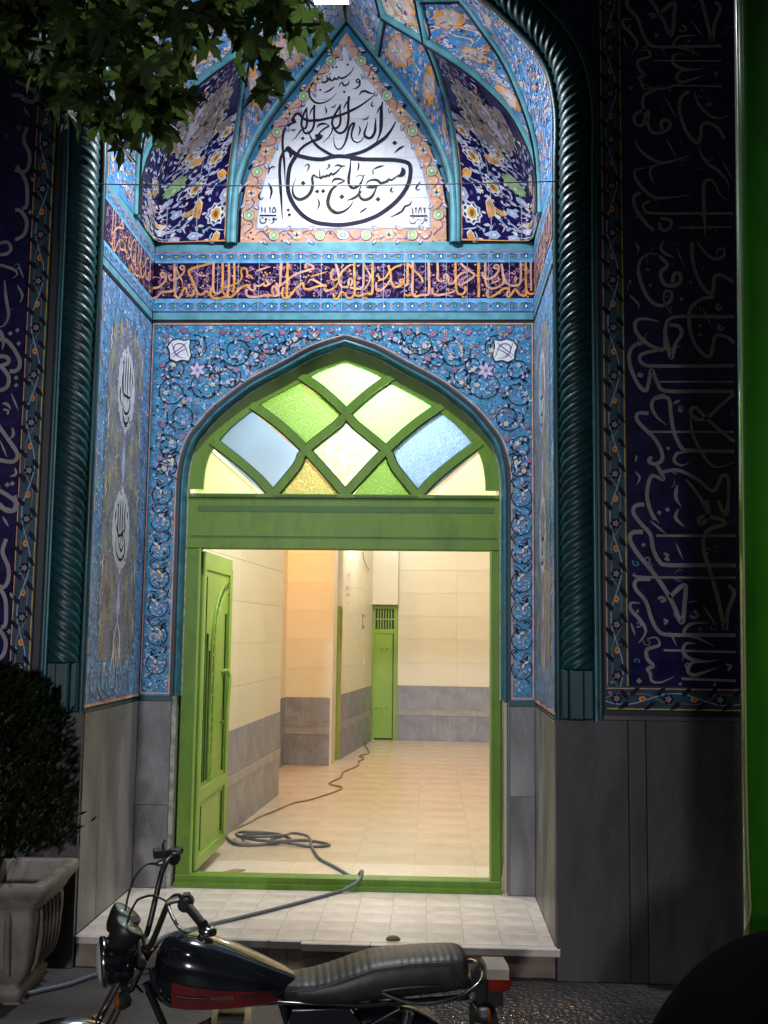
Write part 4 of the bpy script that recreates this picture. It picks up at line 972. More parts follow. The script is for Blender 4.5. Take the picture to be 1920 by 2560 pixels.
def band(name, fr, x0, x1, letters):
    g = part(name)
    mb = MB()
    for z0, z1, m in ((3.275, 3.288, LBLUE), (3.500, 3.516, LBLUE), (3.569, 3.622, TURQ), (3.165, 3.207, TURQ), (3.5165, 3.569, LBLUE), (3.207, 3.2745, LBLUE)):
        mb.prism([fr.P(x0, z0), fr.P(x1, z0), fr.P(x1, z1), fr.P(x0, z1)], m, fr.n * -.008)
    mb.prism([fr.P(x0, 3.143, -.004), fr.P(x1, 3.143, -.004), fr.P(x1, 3.1645, -.004), fr.P(x0, 3.1645, -.004)], BLACK, fr.n * -.008)
    mb.build('band_frame', g)
    grid_tiles(g, [(x0, 3.2885), (x1, 3.2885), (x1, 3.4995), (x0, 3.4995)], fr, -.002 - .1195*10, 3.2885, .1195, .1056, PURP, rng=rng, tilt=.004)
    p = Pat(fr); r = random.Random(5)
    strip(p, x0, x1, 3.216, 3.272, 1); strip(p, x0, x1, 3.518, 3.556, 2); band_lines(p, x0, x1)
    for _ in range(int(430 * (x1-x0))):                                # violet scrolls between the letters
        x, z = r.uniform(x0+.01, x1-.01), r.uniform(3.298, 3.49); a = r.uniform(0, 6.28); s = r.uniform(.012, .024)
        if min(abs(x-x0), abs(x-x1)) < .02: continue
        k = r.random()
        if k < .5: p.ribbon([(x - s*math.cos(a), max(3.29, min(3.498, z - s*math.sin(a)))), (x + s*.3*math.sin(a), z), (x + s*math.cos(a), max(3.29, min(3.498, z + s*math.sin(a))))], .0062, r.choice([MAUVE, PURPLE, PURPLE]), 1)
        elif k < .75 and 3.31 < z < 3.48: p.spiral(x, z, .012, 1.1, a, .0055, r.choice([MAUVE, MAUVE, PURPLE]), 1)
        else: p.ell(x, z, .006, .005, r.choice([MAUVE, SALMON]), 1)
    if letters:
        pick = lambda pts: (lambda f: ORANGE if f < .4 else SALMON)(random.Random(int(pts[0][0]*997)).random())
        p.strokes(BAND, ORANGE, 4, 1.05, 0.0, pick=pick)
    else:
        # the flanks carry the same inscription on, seen at a slant
        L = [ln.split() for ln in BAND.strip().splitlines()]
        sh = -.12 if fr is FL else -.45
        for a in L:
            c = [int(q)/1000 for q in a[2:]]; pts = [(c[i] + .48 + (0.0 if fr is FL else -1.0), c[i+1]) for i in range(0, len(c), 2)]
            if all(x0+.01 < q[0] < x1-.01 for q in pts):
                if a[1] == 'd': p.dia(pts[0][0], pts[0][1], float(a[0])/1000, SALMON, 4)
                else: p.ribbon(pts, float(a[0])/1000, SALMON if r.random() < .6 else ORANGE, 4, a[1])
    # pale joints over the glaze
    k = math.ceil((x0+.02)/.1195)
    while k*.1195 - .002 < x1 - .02: p.ribbon([(k*.1195-.002, 3.212), (k*.1195-.002, 3.565)], .0026, GROUT, 7, 'n'); k += 1
    tag(p.build('lettering', g), kind='stuff')
    return g
band('inscription_band', FR, XL, XR, True)
band('inscription_band', FL, .004, D-.004, False)
band('inscription_band', FRT, -D+.004, -.004, False)

# ---- tympanum
WHITE_P = [(-.5, 3.706), (.5, 3.706), (.497, 3.864), (.455, 4.045), (.367, 4.255), (.222, 4.484), (-.012, 4.818), (-.235, 4.47), (-.372, 4.245), (-.457, 4.025), (-.49, 3.864)]
OUT_H = [(.595, 3.622), (.590, 3.84), (.562, 4.01), (.492, 4.19), (.387, 4.375), (.222, 4.565), (.115, 4.72), (0.0, 4.90)]
OUT = OUT_H + [(-x, z) for x, z in reversed(OUT_H[:-1])]
tymp = part('tympanum')
grid_tiles(tymp, WHITE_P, FR, -.002 - .1195*6, 4.247 - .1195*8, .1195, .1195, WHITE, rng=rng, tilt=.004)
mb = MB(); mb.prism([V((x, D+.0005, z)) for x, z in OUT], PEACH, V((0, .03, 0))); 
mb.build('peach_border', tymp)
def tymp_ornament():
    p = Pat(FR); p.h0 = .0012
    p.strokes(TYMPANUM, INK, 3, 1.14, .0019, pick=lambda pts: OLIVE if (pts[0][1] < 4.10 and abs(pts[0][0]) < .33 and pts[0][1] > 3.74) else INK)
    for k in range(-4, 5):                                              # hairline joints
        x = k*.1195 - .002
        zz = [z for z in [3.706 + i*.004 for i in range(285)] if inside((x, z), WHITE_P)]
        if zz: p.ribbon([(x, zz[0]), (x, zz[-1])], .0016, GROUTW, 0, 'n')
    for k in range(-5, 6):
        z = 4.247 + k*.1195
        xx = [x for x in [-.52 + i*.004 for i in range(262)] if inside((x, z), WHITE_P)]
        if xx: p.ribbon([(xx[0], z), (xx[-1], z)], .0016, GROUTW, 0, 'n')
    tag(p.build('lettering', tymp), kind='stuff')
    q = Pat(FR); q.h0 = .0010
    wp = WHITE_P + [WHITE_P[0]]
    for i in range(len(wp)-1): q.ribbon([wp[i], wp[i+1]], .007, PBLUE, 2, 'n')
    mid = [(.548, 3.664), (.545, 3.85), (.512, 4.03), (.432, 4.222), (.306, 4.425), (.17, 4.60), (.02, 4.83)]
    r = random.Random(3)
    def run(path, start, sgn=1):
        path = cat_rom(path, .01); d = [0]
        for a, b in zip(path, path[1:]): d.append(d[-1] + math.hypot(b[0]-a[0], b[1]-a[1]))
        def at(s):
            i = max(j for j in range(len(d)) if d[j] <= s); i = min(i, len(path)-2); t = (s-d[i])/max(1e-6, d[i+1]-d[i])
            a, b = path[i], path[i+1]; l = math.hypot(b[0]-a[0], b[1]-a[1]) or 1
            return (a[0]+(b[0]-a[0])*t, a[1]+(b[1]-a[1])*t), ((b[0]-a[0])/l, (b[1]-a[1])/l)
        def sd(s, o): c, t = at(s); return (c[0]-t[1]*o, c[1]+t[0]*o)
        vine = []
        s = 0.0
        while s < d[-1] - .01:
            vine.append(sd(s, .026*math.sin(2*PI*(s-start)/.133 + 1.2))); s += .011
        q.ribbon(vine, .0055, PURPLE, 2, 'n', raw=True)
        s = start; k = 0
        while s < d[-1] - .03:
            if s > .02:
                c, t = at(s)
                if k % 2 == 0:
                    q.ell(c[0], c[1], .029, .033, CREAM, 3); q.ell(c[0], c[1], .023, .027, LGREEN, 4); q.ell(c[0], c[1], .007, .008, PWHITE, 5)
                    q.ring(c[0], c[1], .031, .004, PURPLE, 5, 0, 360, 18)
                else:
                    q.ell(c[0], c[1], .032, .030, SALMON, 3, 0)
                    for a in range(0, 360, 45): q.leaf(c[0], c[1], R(a), .026, .006, [PBLUE, CREAM, YELLOW, PWHITE][(a//45) % 4], 4)
                    q.leaf(c[0], c[1]-.012, R(90), .028, .007, INK, 5); q.leaf(c[0]-.006, c[1]-.01, R(120), .022, .005, TURQ, 6); q.leaf(c[0]+.006, c[1]-.01, R(60), .022, .005, TURQ, 6)
                for o in (-.028, .028):
                    a = sd(min(max(s+.062, 0), d[-1]), o); ang = math.atan2(t[1], t[0])
                    q.leaf(a[0], a[1], ang + (2.2 if o > 0 else -2.4), .040, .012, INK, 4); q.leaf(a[0], a[1], ang + (2.2 if o > 0 else -2.4), .034, .008, PALEV, 5)
                for o in (-.034, .034, -.014, .014, -.04, .04):
                    a = sd(min(max(s+.05*r.random()+.03, 0), d[-1]), o); q.ell(a[0], a[1], .009, .008, r.choice([PBLUE, PBLUE, CREAM, ORANGE]), 3, r.random())
            s += .133; k += 1
    run([(x, z) for x, z in mid], .12); run([(-x, z) for x, z in mid], .12)
    run([(0, 3.664), (.25, 3.664), (.52, 3.664)], .133); run([(0, 3.664), (-.25, 3.664), (-.52, 3.664)], .133)
    q.ell(0, 3.664, .034, .026, CREAM, 3); q.ell(0, 3.664, .018, .016, TURQ, 4); q.ell(0, 3.664, .008, .008, CREAM, 5)
    okb = lambda a: inside(a, OUT) and not inside(a, [(x*1.03, 3.705 + (z-3.705)*1.015 - .012) for x, z in WHITE_P])
    scatter(q, 1500, r, (-.59, 3.63, .59, 4.88), okb, [PALEV, PALEV, PURPLE, PURPLE, PBLUE, PBLUE, CREAM, PWHITE, ORANGE, MAUVE, TURQ, INK], 1, (.005, .010))
    tag(q.build('floral_border', tymp), kind='stuff')
tymp_ornament()
# wall surface around and above the tympanum
mb = MB(); mb.quad((-1.10, D+.034, 3.60), (1.10, D+.034, 3.60), (1.10, D+.034, 5.2), (-1.10, D+.034, 5.2), BLUE); mb.build('niche_back', portal)

# ---- vault: ribs and painted facets between them (right half, then mirrored)
def mir(c, s): return [V((p.x * s, p.y, p.z)) for p in c]
def V3(*a): return [V(p) for p in a]
R1o = V3((.640, D-.01, 3.615), (.636, D-.01, 3.85), (.612, D-.01, 4.03), (.545, D-.01, 4.22), (.425, D-.01, 4.43), (.262, D-.01, 4.65), (.19, D-.01, 4.745), (.02, D-.02, 4.97))
N1 = V((.478, .45, 4.553)); N4 = V((.238, .55, 4.765)); N2 = V((.434, .28, 4.69)); N3 = V((.654, .28, 4.69))
R2 = V3((.660, D-.01, 3.615), (.655, D-.012, 3.99), (.625, D-.04, 4.25), (.585, .80, 4.40), (.54, .62, 4.48), (.478, .45, 4.553))
R3 = V3((.478, .45, 4.553), (.66, .455, 4.43), (.80, .47, 4.32), (.94, .49, 4.175), (1.035, .505, 4.00), (1.078, .51, 3.86), (1.088, .52, 3.74), (1.088, .53, 3.615))
R4 = V3((.50, .26, 4.82), (.654, .28, 4.69), (.765, .29, 4.545), (.897, .32, 4.357), (1.008, .36, 4.11), (1.062, .42, 3.95), (1.085, .48, 3.80), (1.089, .50, 3.615))
EDGE = V3((.30, 0.0, 4.83), (.50, 0.0, 4.695), (.747, 0.0, 4.508), (.816, 0.0, 4.446), (.907, 0.0, 4.349), (.997, 0.0, 4.246), (1.064, 0.0, 4.119), (1.092, 0.0, 3.97), (1.094, 0.0, 3.80), (1.092, 0.0, 3.60))
rib_no = [0]
def rib(path, r, m=TURQ, dark=True, flat=1.0):
    for s in (1, -1):
        mb = MB(); c = cr3(mir(path, s), 6); mb.tube(c, r, m, 8)
        if dark:                                                        # dark glaze line along both edges
            for q in (1, -1):
                e = []
                for i, p in enumerate(c):
                    t = (c[min(i+1, len(c)-1)] - c[max(i-1, 0)]).normalized(); sd = t.cross(V((0, -1, 0)))
                    if sd.length < .05: sd = V((1, 0, 0))
                    e.append(p + sd.normalized()*q*(r + .004) + V((0, .004, 0)))
                mb.tube(e, .0065, BLACK, 5)
        mb.build('vault_rib', portal)
rib(R1o, .023); rib(R2, .019); rib(R3, .022); rib(R4, .020); rib([N1, (N1+N2)/2, N2], .020); rib([N2, (N2+N3)/2, N3], .017)
rib([N4, (N4+N1)/2, N1], .022); rib([V((.185, D-.012, 4.752)), (V((.185, D-.012, 4.752))+N4)/2, N4], .020); rib([N2, V((.40, .22, 4.82)), V((.36, .18, 4.92))], .018); rib([N4, V((.20, .42, 4.86)), V((.15, .3, 4.95))], .02)
def facet(name, left, right, ctrl, ground, paint, w, h, wt=3.0, nq=14, nt=40):
    for s in (1, -1):
        fr = Loft(mir(cr3(left, 6), s), mir(cr3(right, 6), s), mir(cr3(ctrl, 6), s) if ctrl else None, wt, w, h, 1)
        mid = fr.P(w/2, h/2); tip = fr.P(w/2, h/2, .1)
        if (tip - mid).dot(V((0, .25, 3.9)) - mid) < 0: fr.flip = -1
        mb = MB(); vs = [fr.P(w*i/nq, h*j/nt) for j in range(nt+1) for i in range(nq+1)]
        mb.add(vs, [(j*(nq+1)+i, j*(nq+1)+i+1, (j+1)*(nq+1)+i+1, (j+1)*(nq+1)+i) for j in range(nt) for i in range(nq)], ground, True)
        o = mb.build(name, portal)
        p = Pat(fr); p.h0 = .0022; paint(p, w, h, random.Random(21)); tag(p.build('floral_pattern', o), kind='stuff')
VSM = [LBLUE]*4 + [PBLUE]*4 + [PWHITE]*3 + [ORANGE]*2 + [SALMON]*2 + [PALEV]*3 + [PURPLE]*2 + [INK, YELLOW, MAUVE, BLUE, BLUE]
def medal(p, x, y, sx, sy, r, inner=PWHITE):
    out = [(0, 1), (.35, .8), (.55, .95), (.8, .55), (1, .3), (.75, .0), (.95, -.35), (.6, -.6), (.35, -.95), (0, -.75)]
    pts = out + [(-a, b) for a, b in reversed(out[1:-1])]
    p.poly([(x+a*sx*1.18, y+b*sy*1.14) for a, b in pts], ORANGE, 4); p.poly([(x+a*sx*.98, y+b*sy*.98) for a, b in pts], PINK, 5)
    for k in range(16): p.leaf(x + sx*.6*(r.random()-.5), y + sy*(r.random()-.6), R(25*k+15), sy*.5, sx*.10, r.choice([MAUVE, PALEV, ORANGE, inner, CREAM, CREAM, PURPLE]), 6)
    p.ell(x, y, sx*.22, sy*.18, LGREEN, 7); p.ell(x, y, sx*.1, sy*.08, PWHITE, 8)
def edge_line(p, w, h, m, l=3, t=.006):
    e = .03*w
    p.ribbon([(e, h*.01), (e, h*.985)], t, m, l, 'n', step=.02); p.ribbon([(w-e, h*.01), (w-e, h*.985)], t, m, l, 'n', step=.02)
def sky_paint(meds):
    def f(p, w, h, r):
        ok = lambda q: .06*w < q[0] < .94*w and .03*h < q[1] < .97*h
        scatter(p, int(900*h*w/.2), r, (0, 0, w, h), ok, VSM, 0, (.006, .012))
        for _ in range(int(60*h*w/.2)):
            x, y = r.uniform(.1*w, .9*w), r.uniform(.04*h, .96*h); p.flower(x, y, .014, r.choice([PALEV, PWHITE, SALMON, LBLUE]), r.choice([PURPLE, ORANGE, RED]), 2, 5, r.random(), r.choice([PURPLE, None]))
        for q in range(5):
            x = r.uniform(.25*w, .75*w); y0 = r.uniform(.1*h, .8*h); p.ribbon([(x, y0), (x + .15*w, y0+.05), (x-.1*w, y0+.1), (x+.1*w, y0+.16)], .005, r.choice([PURPLE, BLUE, PWHITE]), 2)
        for (x, y, sx, sy) in meds: medal(p, x*w, y*h, sx*w, sy*h, r)
        edge_line(p, w, h, ORANGE)
    return f
def navy_paint(p, w, h, r):
    """flank facet: navy ground, white blossoms with yellow hearts, birds in orange, grey cartouche"""
    X = lambda x: max(.03, min(.97, (x-165)/1010.0)) * w
    Y = lambda y: (2130-y)*.00048
    ok = lambda q: .05*w < q[0] < .95*w and .02*h < q[1] < .96*h
    scatter(p, 420, r, (0, 0, w, h*.55), ok, [PALEV, PBLUE, PURPLE, PURPLE, PALEV, CREAM], 0, (.007, .012))
    for _ in range(64):                                                 # pale tendrils
        x, y = r.uniform(.12*w, .85*w), r.uniform(.03*h, .56*h); a = r.uniform(0, 6.28); s = r.uniform(.03, .06)
        p.ribbon([(x, y), (x+s*math.cos(a)*.5+.012, y+s*math.sin(a)*.5), (x+s*math.cos(a), y+s*math.sin(a))], .0062, r.choice([PALEV, PBLUE, PALEV]), 1)
        p.leaf(x+s*math.cos(a), y+s*math.sin(a), a+.8, .026, .009, r.choice([PALEV, PBLUE, PWHITE]), 2)
    # grey cartouche above the blossoms
    blobs = [(.12, .535, .07, .022), (.24, .545, .09, .03), (.36, .53, .08, .022), (.30, .59, .15, .04), (.48, .565, .10, .03), (.50, .62, .17, .045), (.66, .59, .10, .04), (.74, .64, .07, .035), (.30, .66, .14, .045), (.22, .72, .08, .04), (.46, .69, .16, .045), (.60, .68, .10, .04), (.38, .75, .13, .04), (.50, .755, .09, .03), (.38, .80, .06, .025)]
    for k_, m_ in ((1.13, PALEV), (1.0, TAN)):
        for a, b, c, d in blobs: 
            for u in range(6): p.ell((a + c*.55*math.cos(u*1.047))*w, (b + d*.55*math.sin(u*1.047))*h, c*.55*w*k_, d*.6*h*k_, m_, 2 if m_ is PALEV else 3, 0, 10)
            p.ell(a*w, b*h, c*.6*w, d*.6*h, m_, 2 if m_ is PALEV else 3)
    for _ in range(90):
        x, y = r.uniform(.14, .76)*w, r.uniform(.53, .80)*h; a = r.uniform(0, 6.28)
        p.ribbon([(x, y), (x+.018*math.cos(a), y+.02*math.sin(a)), (x+.01*math.cos(a+1.2), y+.04*math.sin(a+.6))], .0065, r.choice([PWHITE, PWHITE, PALEV, INK]), 12)
        p.ell(x, y, .006, .006, r.choice([RED, ORANGE, INK, LGREEN]), 13)
    scatter(p, 240, r, (0, h*.78, w, h*.99), ok, [PURPLE, PALEV, TAN, NAVY, PBLUE, MAUVE], 0, (.008, .014))
    for (x, y, s) in ((260, 1170, 70), (555, 1135, 66), (310, 1395, 80), (440, 1590, 78), (270, 1900, 72), (930, 1960, 55), (860, 1380, 70), (920, 1560, 60)):
        x, y, s = X(x), Y(y), s*.00052
        p.star(x, y, s*1.05, s*.85, 9, PALEV, 4); p.star(x, y, s*.86, s*.66, 9, INK, 5); p.star(x, y, s*.74, s*.56, 8, PWHITE, 6); p.ell(x, y, s*.45, s*.5, YELLOW, 7); p.ell(x, y, s*.2, s*.3, RED, 8)
    for (x, y) in ((590, 2065), (440, 2040), (200, 1800), (700, 1950), (580, 1770), (180, 1045), (660, 1540), (210, 1310)): p.flower(X(x), Y(y), .020, PBLUE, PWHITE, 4, 5, 0, PALEV)
    for (x, y, a, L) in ((400, 1290, 10, .072), (400, 1900, 75, .082), (640, 1880, 12, .066), (200, 1640, 20, .045), (250, 2110, 60, .04), (500, 1850, 100, .03), (820, 1500, 70, .06)):
        p.leaf(X(x), Y(y), R(a), L*1.1, .020, CREAM, 4, .5); p.leaf(X(x), Y(y), R(a), L, .016, ORANGE, 5, .5)
    x, y = X(620), Y(1390); p.star(x, y, .046, .037, 12, LGREEN, 6)
    for k in range(4): p.ell(x+.018*math.cos(k*1.6), y+.018*math.sin(k*1.6), .008, .007, [MAUVE, PWHITE][k % 2], 7)
    for (x, y) in ((850, 1700), (900, 1800), (800, 1620), (950, 2080)): p.star(X(x), Y(y), .036, .02, 6, SALMON, 4); p.ell(X(x), Y(y), .020, .014, LBLUE, 5); p.ell(X(x)+.01, Y(y), .006, .005, PWHITE, 6)
    p.leaf(X(700), Y(2120), R(20), .12, .02, LGREEN, 3)
    p.ribbon([(.02*w, .02*h), (.02*w, .9*h)], .009, ORANGE, 6, 'n', step=.02); p.ribbon([(.02*w, .012*h), (.72*w, .012*h)], .008, ORANGE, 6, 'n', step=.02)
    for k in (.25, .48, .70): p.ribbon([(k*w, .02*h), (k*w, .62*h)], .0024, GROUT, 9, 'n', step=.03)
B_ctrl = V3((.478, .45, 4.553), (.66, .62, 4.44), (.82, .76, 4.30), (.96, .88, 4.13), (1.05, .925, 3.95), (1.085, .937, 3.80), (1.089, .940, 3.70), (1.09, .941, 3.615))
facet('vault_facet', list(reversed(R2)), R3, B_ctrl, NAVY, navy_paint, .47, .98, 9.0, 30, 44)
facet('vault_facet', list(reversed(R1o[:7])), [N4, (N4+N1)/2] + list(reversed(R2)), None, SKYB, sky_paint([(.50, .84, .30, .07), (.55, .62, .26, .05), (.5, .44, .16, .03)]), .22, 1.1)
facet('vault_facet', [N2, (N1+N2)/2] + R3, [N3] + R4[2:], None, SKYB, sky_paint([(.5, .88, .26, .05), (.5, .70, .18, .035), (.5, .52, .26, .05)]), .20, 1.3)
facet('vault_facet', R4, EDGE, None, SKYB, sky_paint([(.5, .70, .14, .03)]), .27, 1.45)
facet('vault_facet', [V((.15, .3, 4.96)), N4], [V((.36, .18, 4.93)), N2, N1, N4*.98 + N1*.02], None, CREAM, sky_paint([(.5, .5, .3, .16)]), .22, .26, nt=12)
facet('vault_facet', [V((.36, .18, 4.93)), N2], [V((.50, .26, 4.83)), N3], None, SKYB, sky_paint([(.5, .5, .3, .16)]), .18, .22, nt=12)
facet('vault_facet', [V((.01, .6, 4.99)), V((.01, D-.02, 4.96))], [V((.15, .3, 4.96)), N4, V((.19, D-.012, 4.75)), V((.02, D-.02, 4.96))], None, PBLUE, sky_paint([]), .2, .4, nt=12)
# crown of the vault over the lamp
mb = MB()
for s in (1, -1):
    mb.quad((0, 0, 5.02), (s*.31, 0, 4.84), (s*.36, .18, 4.94), (0, .3, 5.04), SKYB); mb.quad((0, .3, 5.04), (s*.36, .18, 4.94), (s*.15, .3, 4.965), (0, .62, 5.0), SKYB); mb.quad((s*.31, 0, 4.835), (s*.50, 0, 4.70), (s*.50, .26, 4.835), (s*.36, .18, 4.94), SKYB)
mb.build('vault_crown', portal)
# outer thickness of the flank edges above the band, so that no light leaks past
mb = MB()
for s in (1, -1): mb.quad((s*1.096, -.0, 3.6), (s*1.096, D+.04, 3.6), (s*1.096, D+.04, 5.2), (s*1.096, 0.05, 5.2), TURQD)
mb.quad((-1.2, -.0, 5.3), (1.2, 0, 5.3), (1.2, D+.1, 5.3), (-1.2, D+.1, 5.3), TURQD)
mb.build('vault_shell', portal)
# ---- flank walls of the recess: carpet of small painted tiles with star medallions
def flank(fr, sgn):
    g = part('flank_panel')
    y0, y1, z0, z1 = .006, D-.006, 1.040, 3.143
    a0, a1 = (y0, y1) if sgn < 0 else (-y1, -y0)
    mb = MB(); s = .1195
    na, nb = 8, 18; r = random.Random(31)
    for j in range(nb):
        for i in range(na):
            x, x2 = a0+(a1-a0)*i/na, a0+(a1-a0)*(i+1)/na; z, z2 = z0+(z1-z0)*j/nb, z0+(z1-z0)*(j+1)/nb
            t = [r.uniform(-.0006, .0006) for _ in range(4)]
            mb.quad(fr.P(x+.0008, z+.0008, t[0]), fr.P(x2-.0008, z+.0008, t[1]), fr.P(x2-.0008, z2-.0008, t[2]), fr.P(x+.0008, z2-.0008, t[3]), FLANKG)
    tag(mb.build('tile', g), kind='stuff')
    mb = MB(); mb.prism([fr.P(a0-.01, z0-.02, -.002), fr.P(a1+.01, z0-.02, -.002), fr.P(a1+.01, z1+.02, -.002), fr.P(a0-.01, z1+.02, -.002)], BLACK, fr.n*-.02)
    mb.prism([fr.P(a0, z0-.012, .002), fr.P(a1, z0-.012, .002), fr.P(a1, z0, .002), fr.P(a0, z0, .002)], SALMON, fr.n*-.01)
    mb.prism([fr.P(a0, 3.143, .004), fr.P(a1, 3.143, .004), fr.P(a1, 3.1645, .004), fr.P(a0, 3.1645, .004)], BLACK, fr.n*-.02); mb.build('panel_edge', g)
    p = Pat(fr); p.h0 = .0018
    ok = lambda q: a0+.012 < q[0] < a1-.012 and z0+.01 < q[1] < z1-.01
    c = (a0+a1)/2; hw = (a1-a0)*.345
    # field of the carpet: grey-brown ground inside a pale blue border
    p.poly([(c-hw, 1.24), (c+hw, 1.24), (c+hw, 2.86), (c+hw*.55, 2.93), (c, 3.02), (c-hw*.55, 2.93), (c-hw, 2.86)], FIELD, 1)
    inf = lambda q: abs(q[0]-c) < hw-.01 and 1.25 < q[1] < 2.9
    scatter(p, 3400, r, (a0, z0, a1, z1), lambda q: ok(q) and not inf(q), [PBLUE]*4 + [PALEV]*4 + [BLUE]*3 + [LBLUE]*2 + [PWHITE]*2 + [TAN, TAN, TURQ, PURPLE, SALMON], 2, (.006, .013))
    scatter(p, 2000, r, (a0, z0, a1, z1), lambda q: ok(q) and inf(q), [MAUVE, MAUVE, TAN, PALEV, PALEV, PURPLE, CREAM, SALMON, PBLUE, LGREEN, YELLOW], 2, (.005, .010))
    n = 14                                                              # row of palmettes at the foot
    for k in range(n):
        x = a0 + .05 + (a1-a0-.1)*(k+.5)/n
        p.ribbon([(x-.026, 1.09), (x-.014, 1.17), (x, 1.20), (x+.014, 1.17), (x+.026, 1.09)], .006, [PALEV, TURQ, PBLUE][k % 3], 3); p.leaf(x, 1.09, R(90), .07, .012, [LBLUE, PBLUE][k % 2], 3)
    meds = [(2.645, .225), (1.905, .215), (1.27, .17)]
    for k, (z, hh) in enumerate(meds):
        for s1 in (1, -1):                                              # knot-work straps and yellow-green almonds
            for dz in (-1, 1):
                p.ribbon([(c, z + dz*hh*1.12), (c + s1*hw*.5, z + dz*hh*1.35), (c + s1*hw*.95, z + dz*hh*.82)], .012, MAUVE, 3)
                p.ribbon([(c + s1*hw*.5, z + dz*hh*.62), (c + s1*hw*.62, z + dz*hh*.95), (c + s1*hw*.3, z + dz*hh*1.2)], .009, TAN, 3)
                for (ax, az) in ((.40, 1.34), (.72, 1.12), (.80, .45)):
                    x, zz = c + s1*hw*ax, z + dz*hh*az
                    if not ok((x, zz)) or zz < 1.26: continue
                    p.poly([(x, zz-.075), (x+.034, zz), (x, zz+.075), (x-.034, zz)], ALMOND, 3); p.poly([(x, zz-.062), (x+.024, zz), (x, zz+.062), (x-.024, zz)], TAN, 4); p.ell(x, zz, .012, .03, ALMOND, 5)
                x, zz = c + s1*hw*.92, z + dz*hh*.9
                if zz > 1.26: p.ribbon([(x, zz-.06), (x-s1*.016, zz-.02), (x, zz), (x-s1*.016, zz+.03), (x, zz+.06)], .011, PWHITE, 4)
        if k < 2:
            zz = z - hh*1.72
            p.poly([(c, zz-.13), (c+.035, zz-.03), (c+.026, zz+.02), (c, zz+.13), (c-.026, zz+.02), (c-.035, zz-.03)], PBLUE, 3); p.poly([(c, zz-.09), (c+.02, zz), (c, zz+.09), (c-.02, zz)], PALEV, 4)
            pts = []                                                    # white pointed cartouche with writing
            for a in range(48):
                t = 2*PI*a/48; rr = 1 + .10*abs(math.cos(6*t))**.5 * (1 if a % 2 else .2) + (.16 if a in (12, 36) else 0)
                pts.append((c + .148*rr*math.cos(t), z + hh*.92*rr*math.sin(t)))
            p.poly(pts, PALEV, 5); p.poly([(c+(x-c)*.93, z+(y-z)*.95) for x, y in pts], MEDW, 6)
            L = [[(-.05, .15), (-.055, .02), (-.03, -.06)], [(-.02, .16), (-.022, .03), (-.01, -.02)], [(.015, .16), (.012, .02), (.03, -.05)], [(.05, .15), (.048, .04), (.062, .0)], [(-.075, .06), (-.05, -.02), (.0, -.03), (.06, -.02), (.08, .02)],
                 [(-.06, -.06), (-.02, -.11), (.035, -.10), (.06, -.05), (.03, -.03), (.01, -.06)], [(-.055, -.10), (-.02, -.155), (.03, -.15), (.065, -.10)], [(.07, .10), (.085, .05), (.07, .02)], [(-.08, .0), (-.09, -.05), (-.06, -.09)], [(-.035, -.13), (.0, -.17), (.03, -.165)]]
            if k == 1: L = [[(x*.95, y - .01) for x, y in q] for q in L[:4]] + [[(-.08, .02), (-.03, -.03), (.04, .0), (.075, .05)], [(-.07, -.04), (-.06, -.11), (.0, -.145), (.06, -.11), (.05, -.04), (.015, -.02), (.0, -.06), (.03, -.08)], [(-.03, -.06), (.01, -.10), (.05, -.06)], [(-.085, .09), (-.09, .03)], [(.08, .10), (.09, .06)]]
            for q in L: p.ribbon([(c + x*sgn*-1*1.22, z + y*hh/.2) for x, y in q], .0150, INK, 8)
            for q in ((-.02, .175), (.04, -.125), (-.06, .115), (.065, -.14)): p.dia(c+q[0]*sgn*-1.2, z+q[1]*hh/.2, .014, INK, 8)
        else:
            for s1 in (1, -1):
                p.ribbon([(c, z+hh*.98), (c+s1*.05, z+hh*.5), (c+s1*.06, z), (c+s1*.10, z-.10)], .016, PWHITE, 5); p.ribbon([(c+s1*.02, z+.06), (c+s1*.045, z-.02), (c+s1*.02, z-.10)], .012, PWHITE, 5)
                p.ribbon([(c+s1*.18, z-.10), (c+s1*.20, z-.04), (c+s1*.23, z-.10)], .011, PWHITE, 5)
            p.ell(c, z-.02, .02, .05, SALMON, 5)
    p.ribbon([(a0+.012, z0+.01), (a0+.012, z1-.01)], .006, SALMON, 5, 'n'); p.ribbon([(a1-.012, z0+.01), (a1-.012, z1-.01)], .006, LBLUE, 5, 'n')
    tag(p.build('floral_pattern', g), kind='stuff')
flank(FL, -1); flank(FRT, 1)
# corner fillets where the inner wall meets the flanks
for s in (1, -1): mb = MB(); mb.box((s*1.0935-.004, D-.004, 1.03), (s*1.0935+.004, D+.004, 3.16), BLACK); mb.build('corner_joint', portal)

# ---- marble dado of the recess: slabs
def slab_row(parent, fr, cuts, z0, z1, m, th=.02, gap=.0015, proud=0.0):
    for a, b in zip(cuts, cuts[1:]):
        mb = MB(); c = fr.P((a+b)/2, (z0+z1)/2, proud); q = [(a+gap, z0+gap), (b-gap, z0+gap), (b-gap, z1-gap), (a+gap, z1-gap)]
        f = [fr.P(x, z, proud) for x, z in q]; fi = [fr.P(x + (.0015 if x < (a+b)/2 else -.0015), z + (.0015 if z < (z0+z1)/2 else -.0015), proud+.0015) for x, z in q]
        bk = [fr.P(x, z, proud-th) for x, z in q]
        mb.add(f + fi + bk, [(4,5,6,7)] + [(i, (i+1) % 4, 4+(i+1) % 4, 4+i) for i in range(4)] + [(8+i, 8+(i+1) % 4, (i+1) % 4, i) for i in range(4)], m)
        mb.build('slab', parent, loc=c)
dado = part('marble_dado')
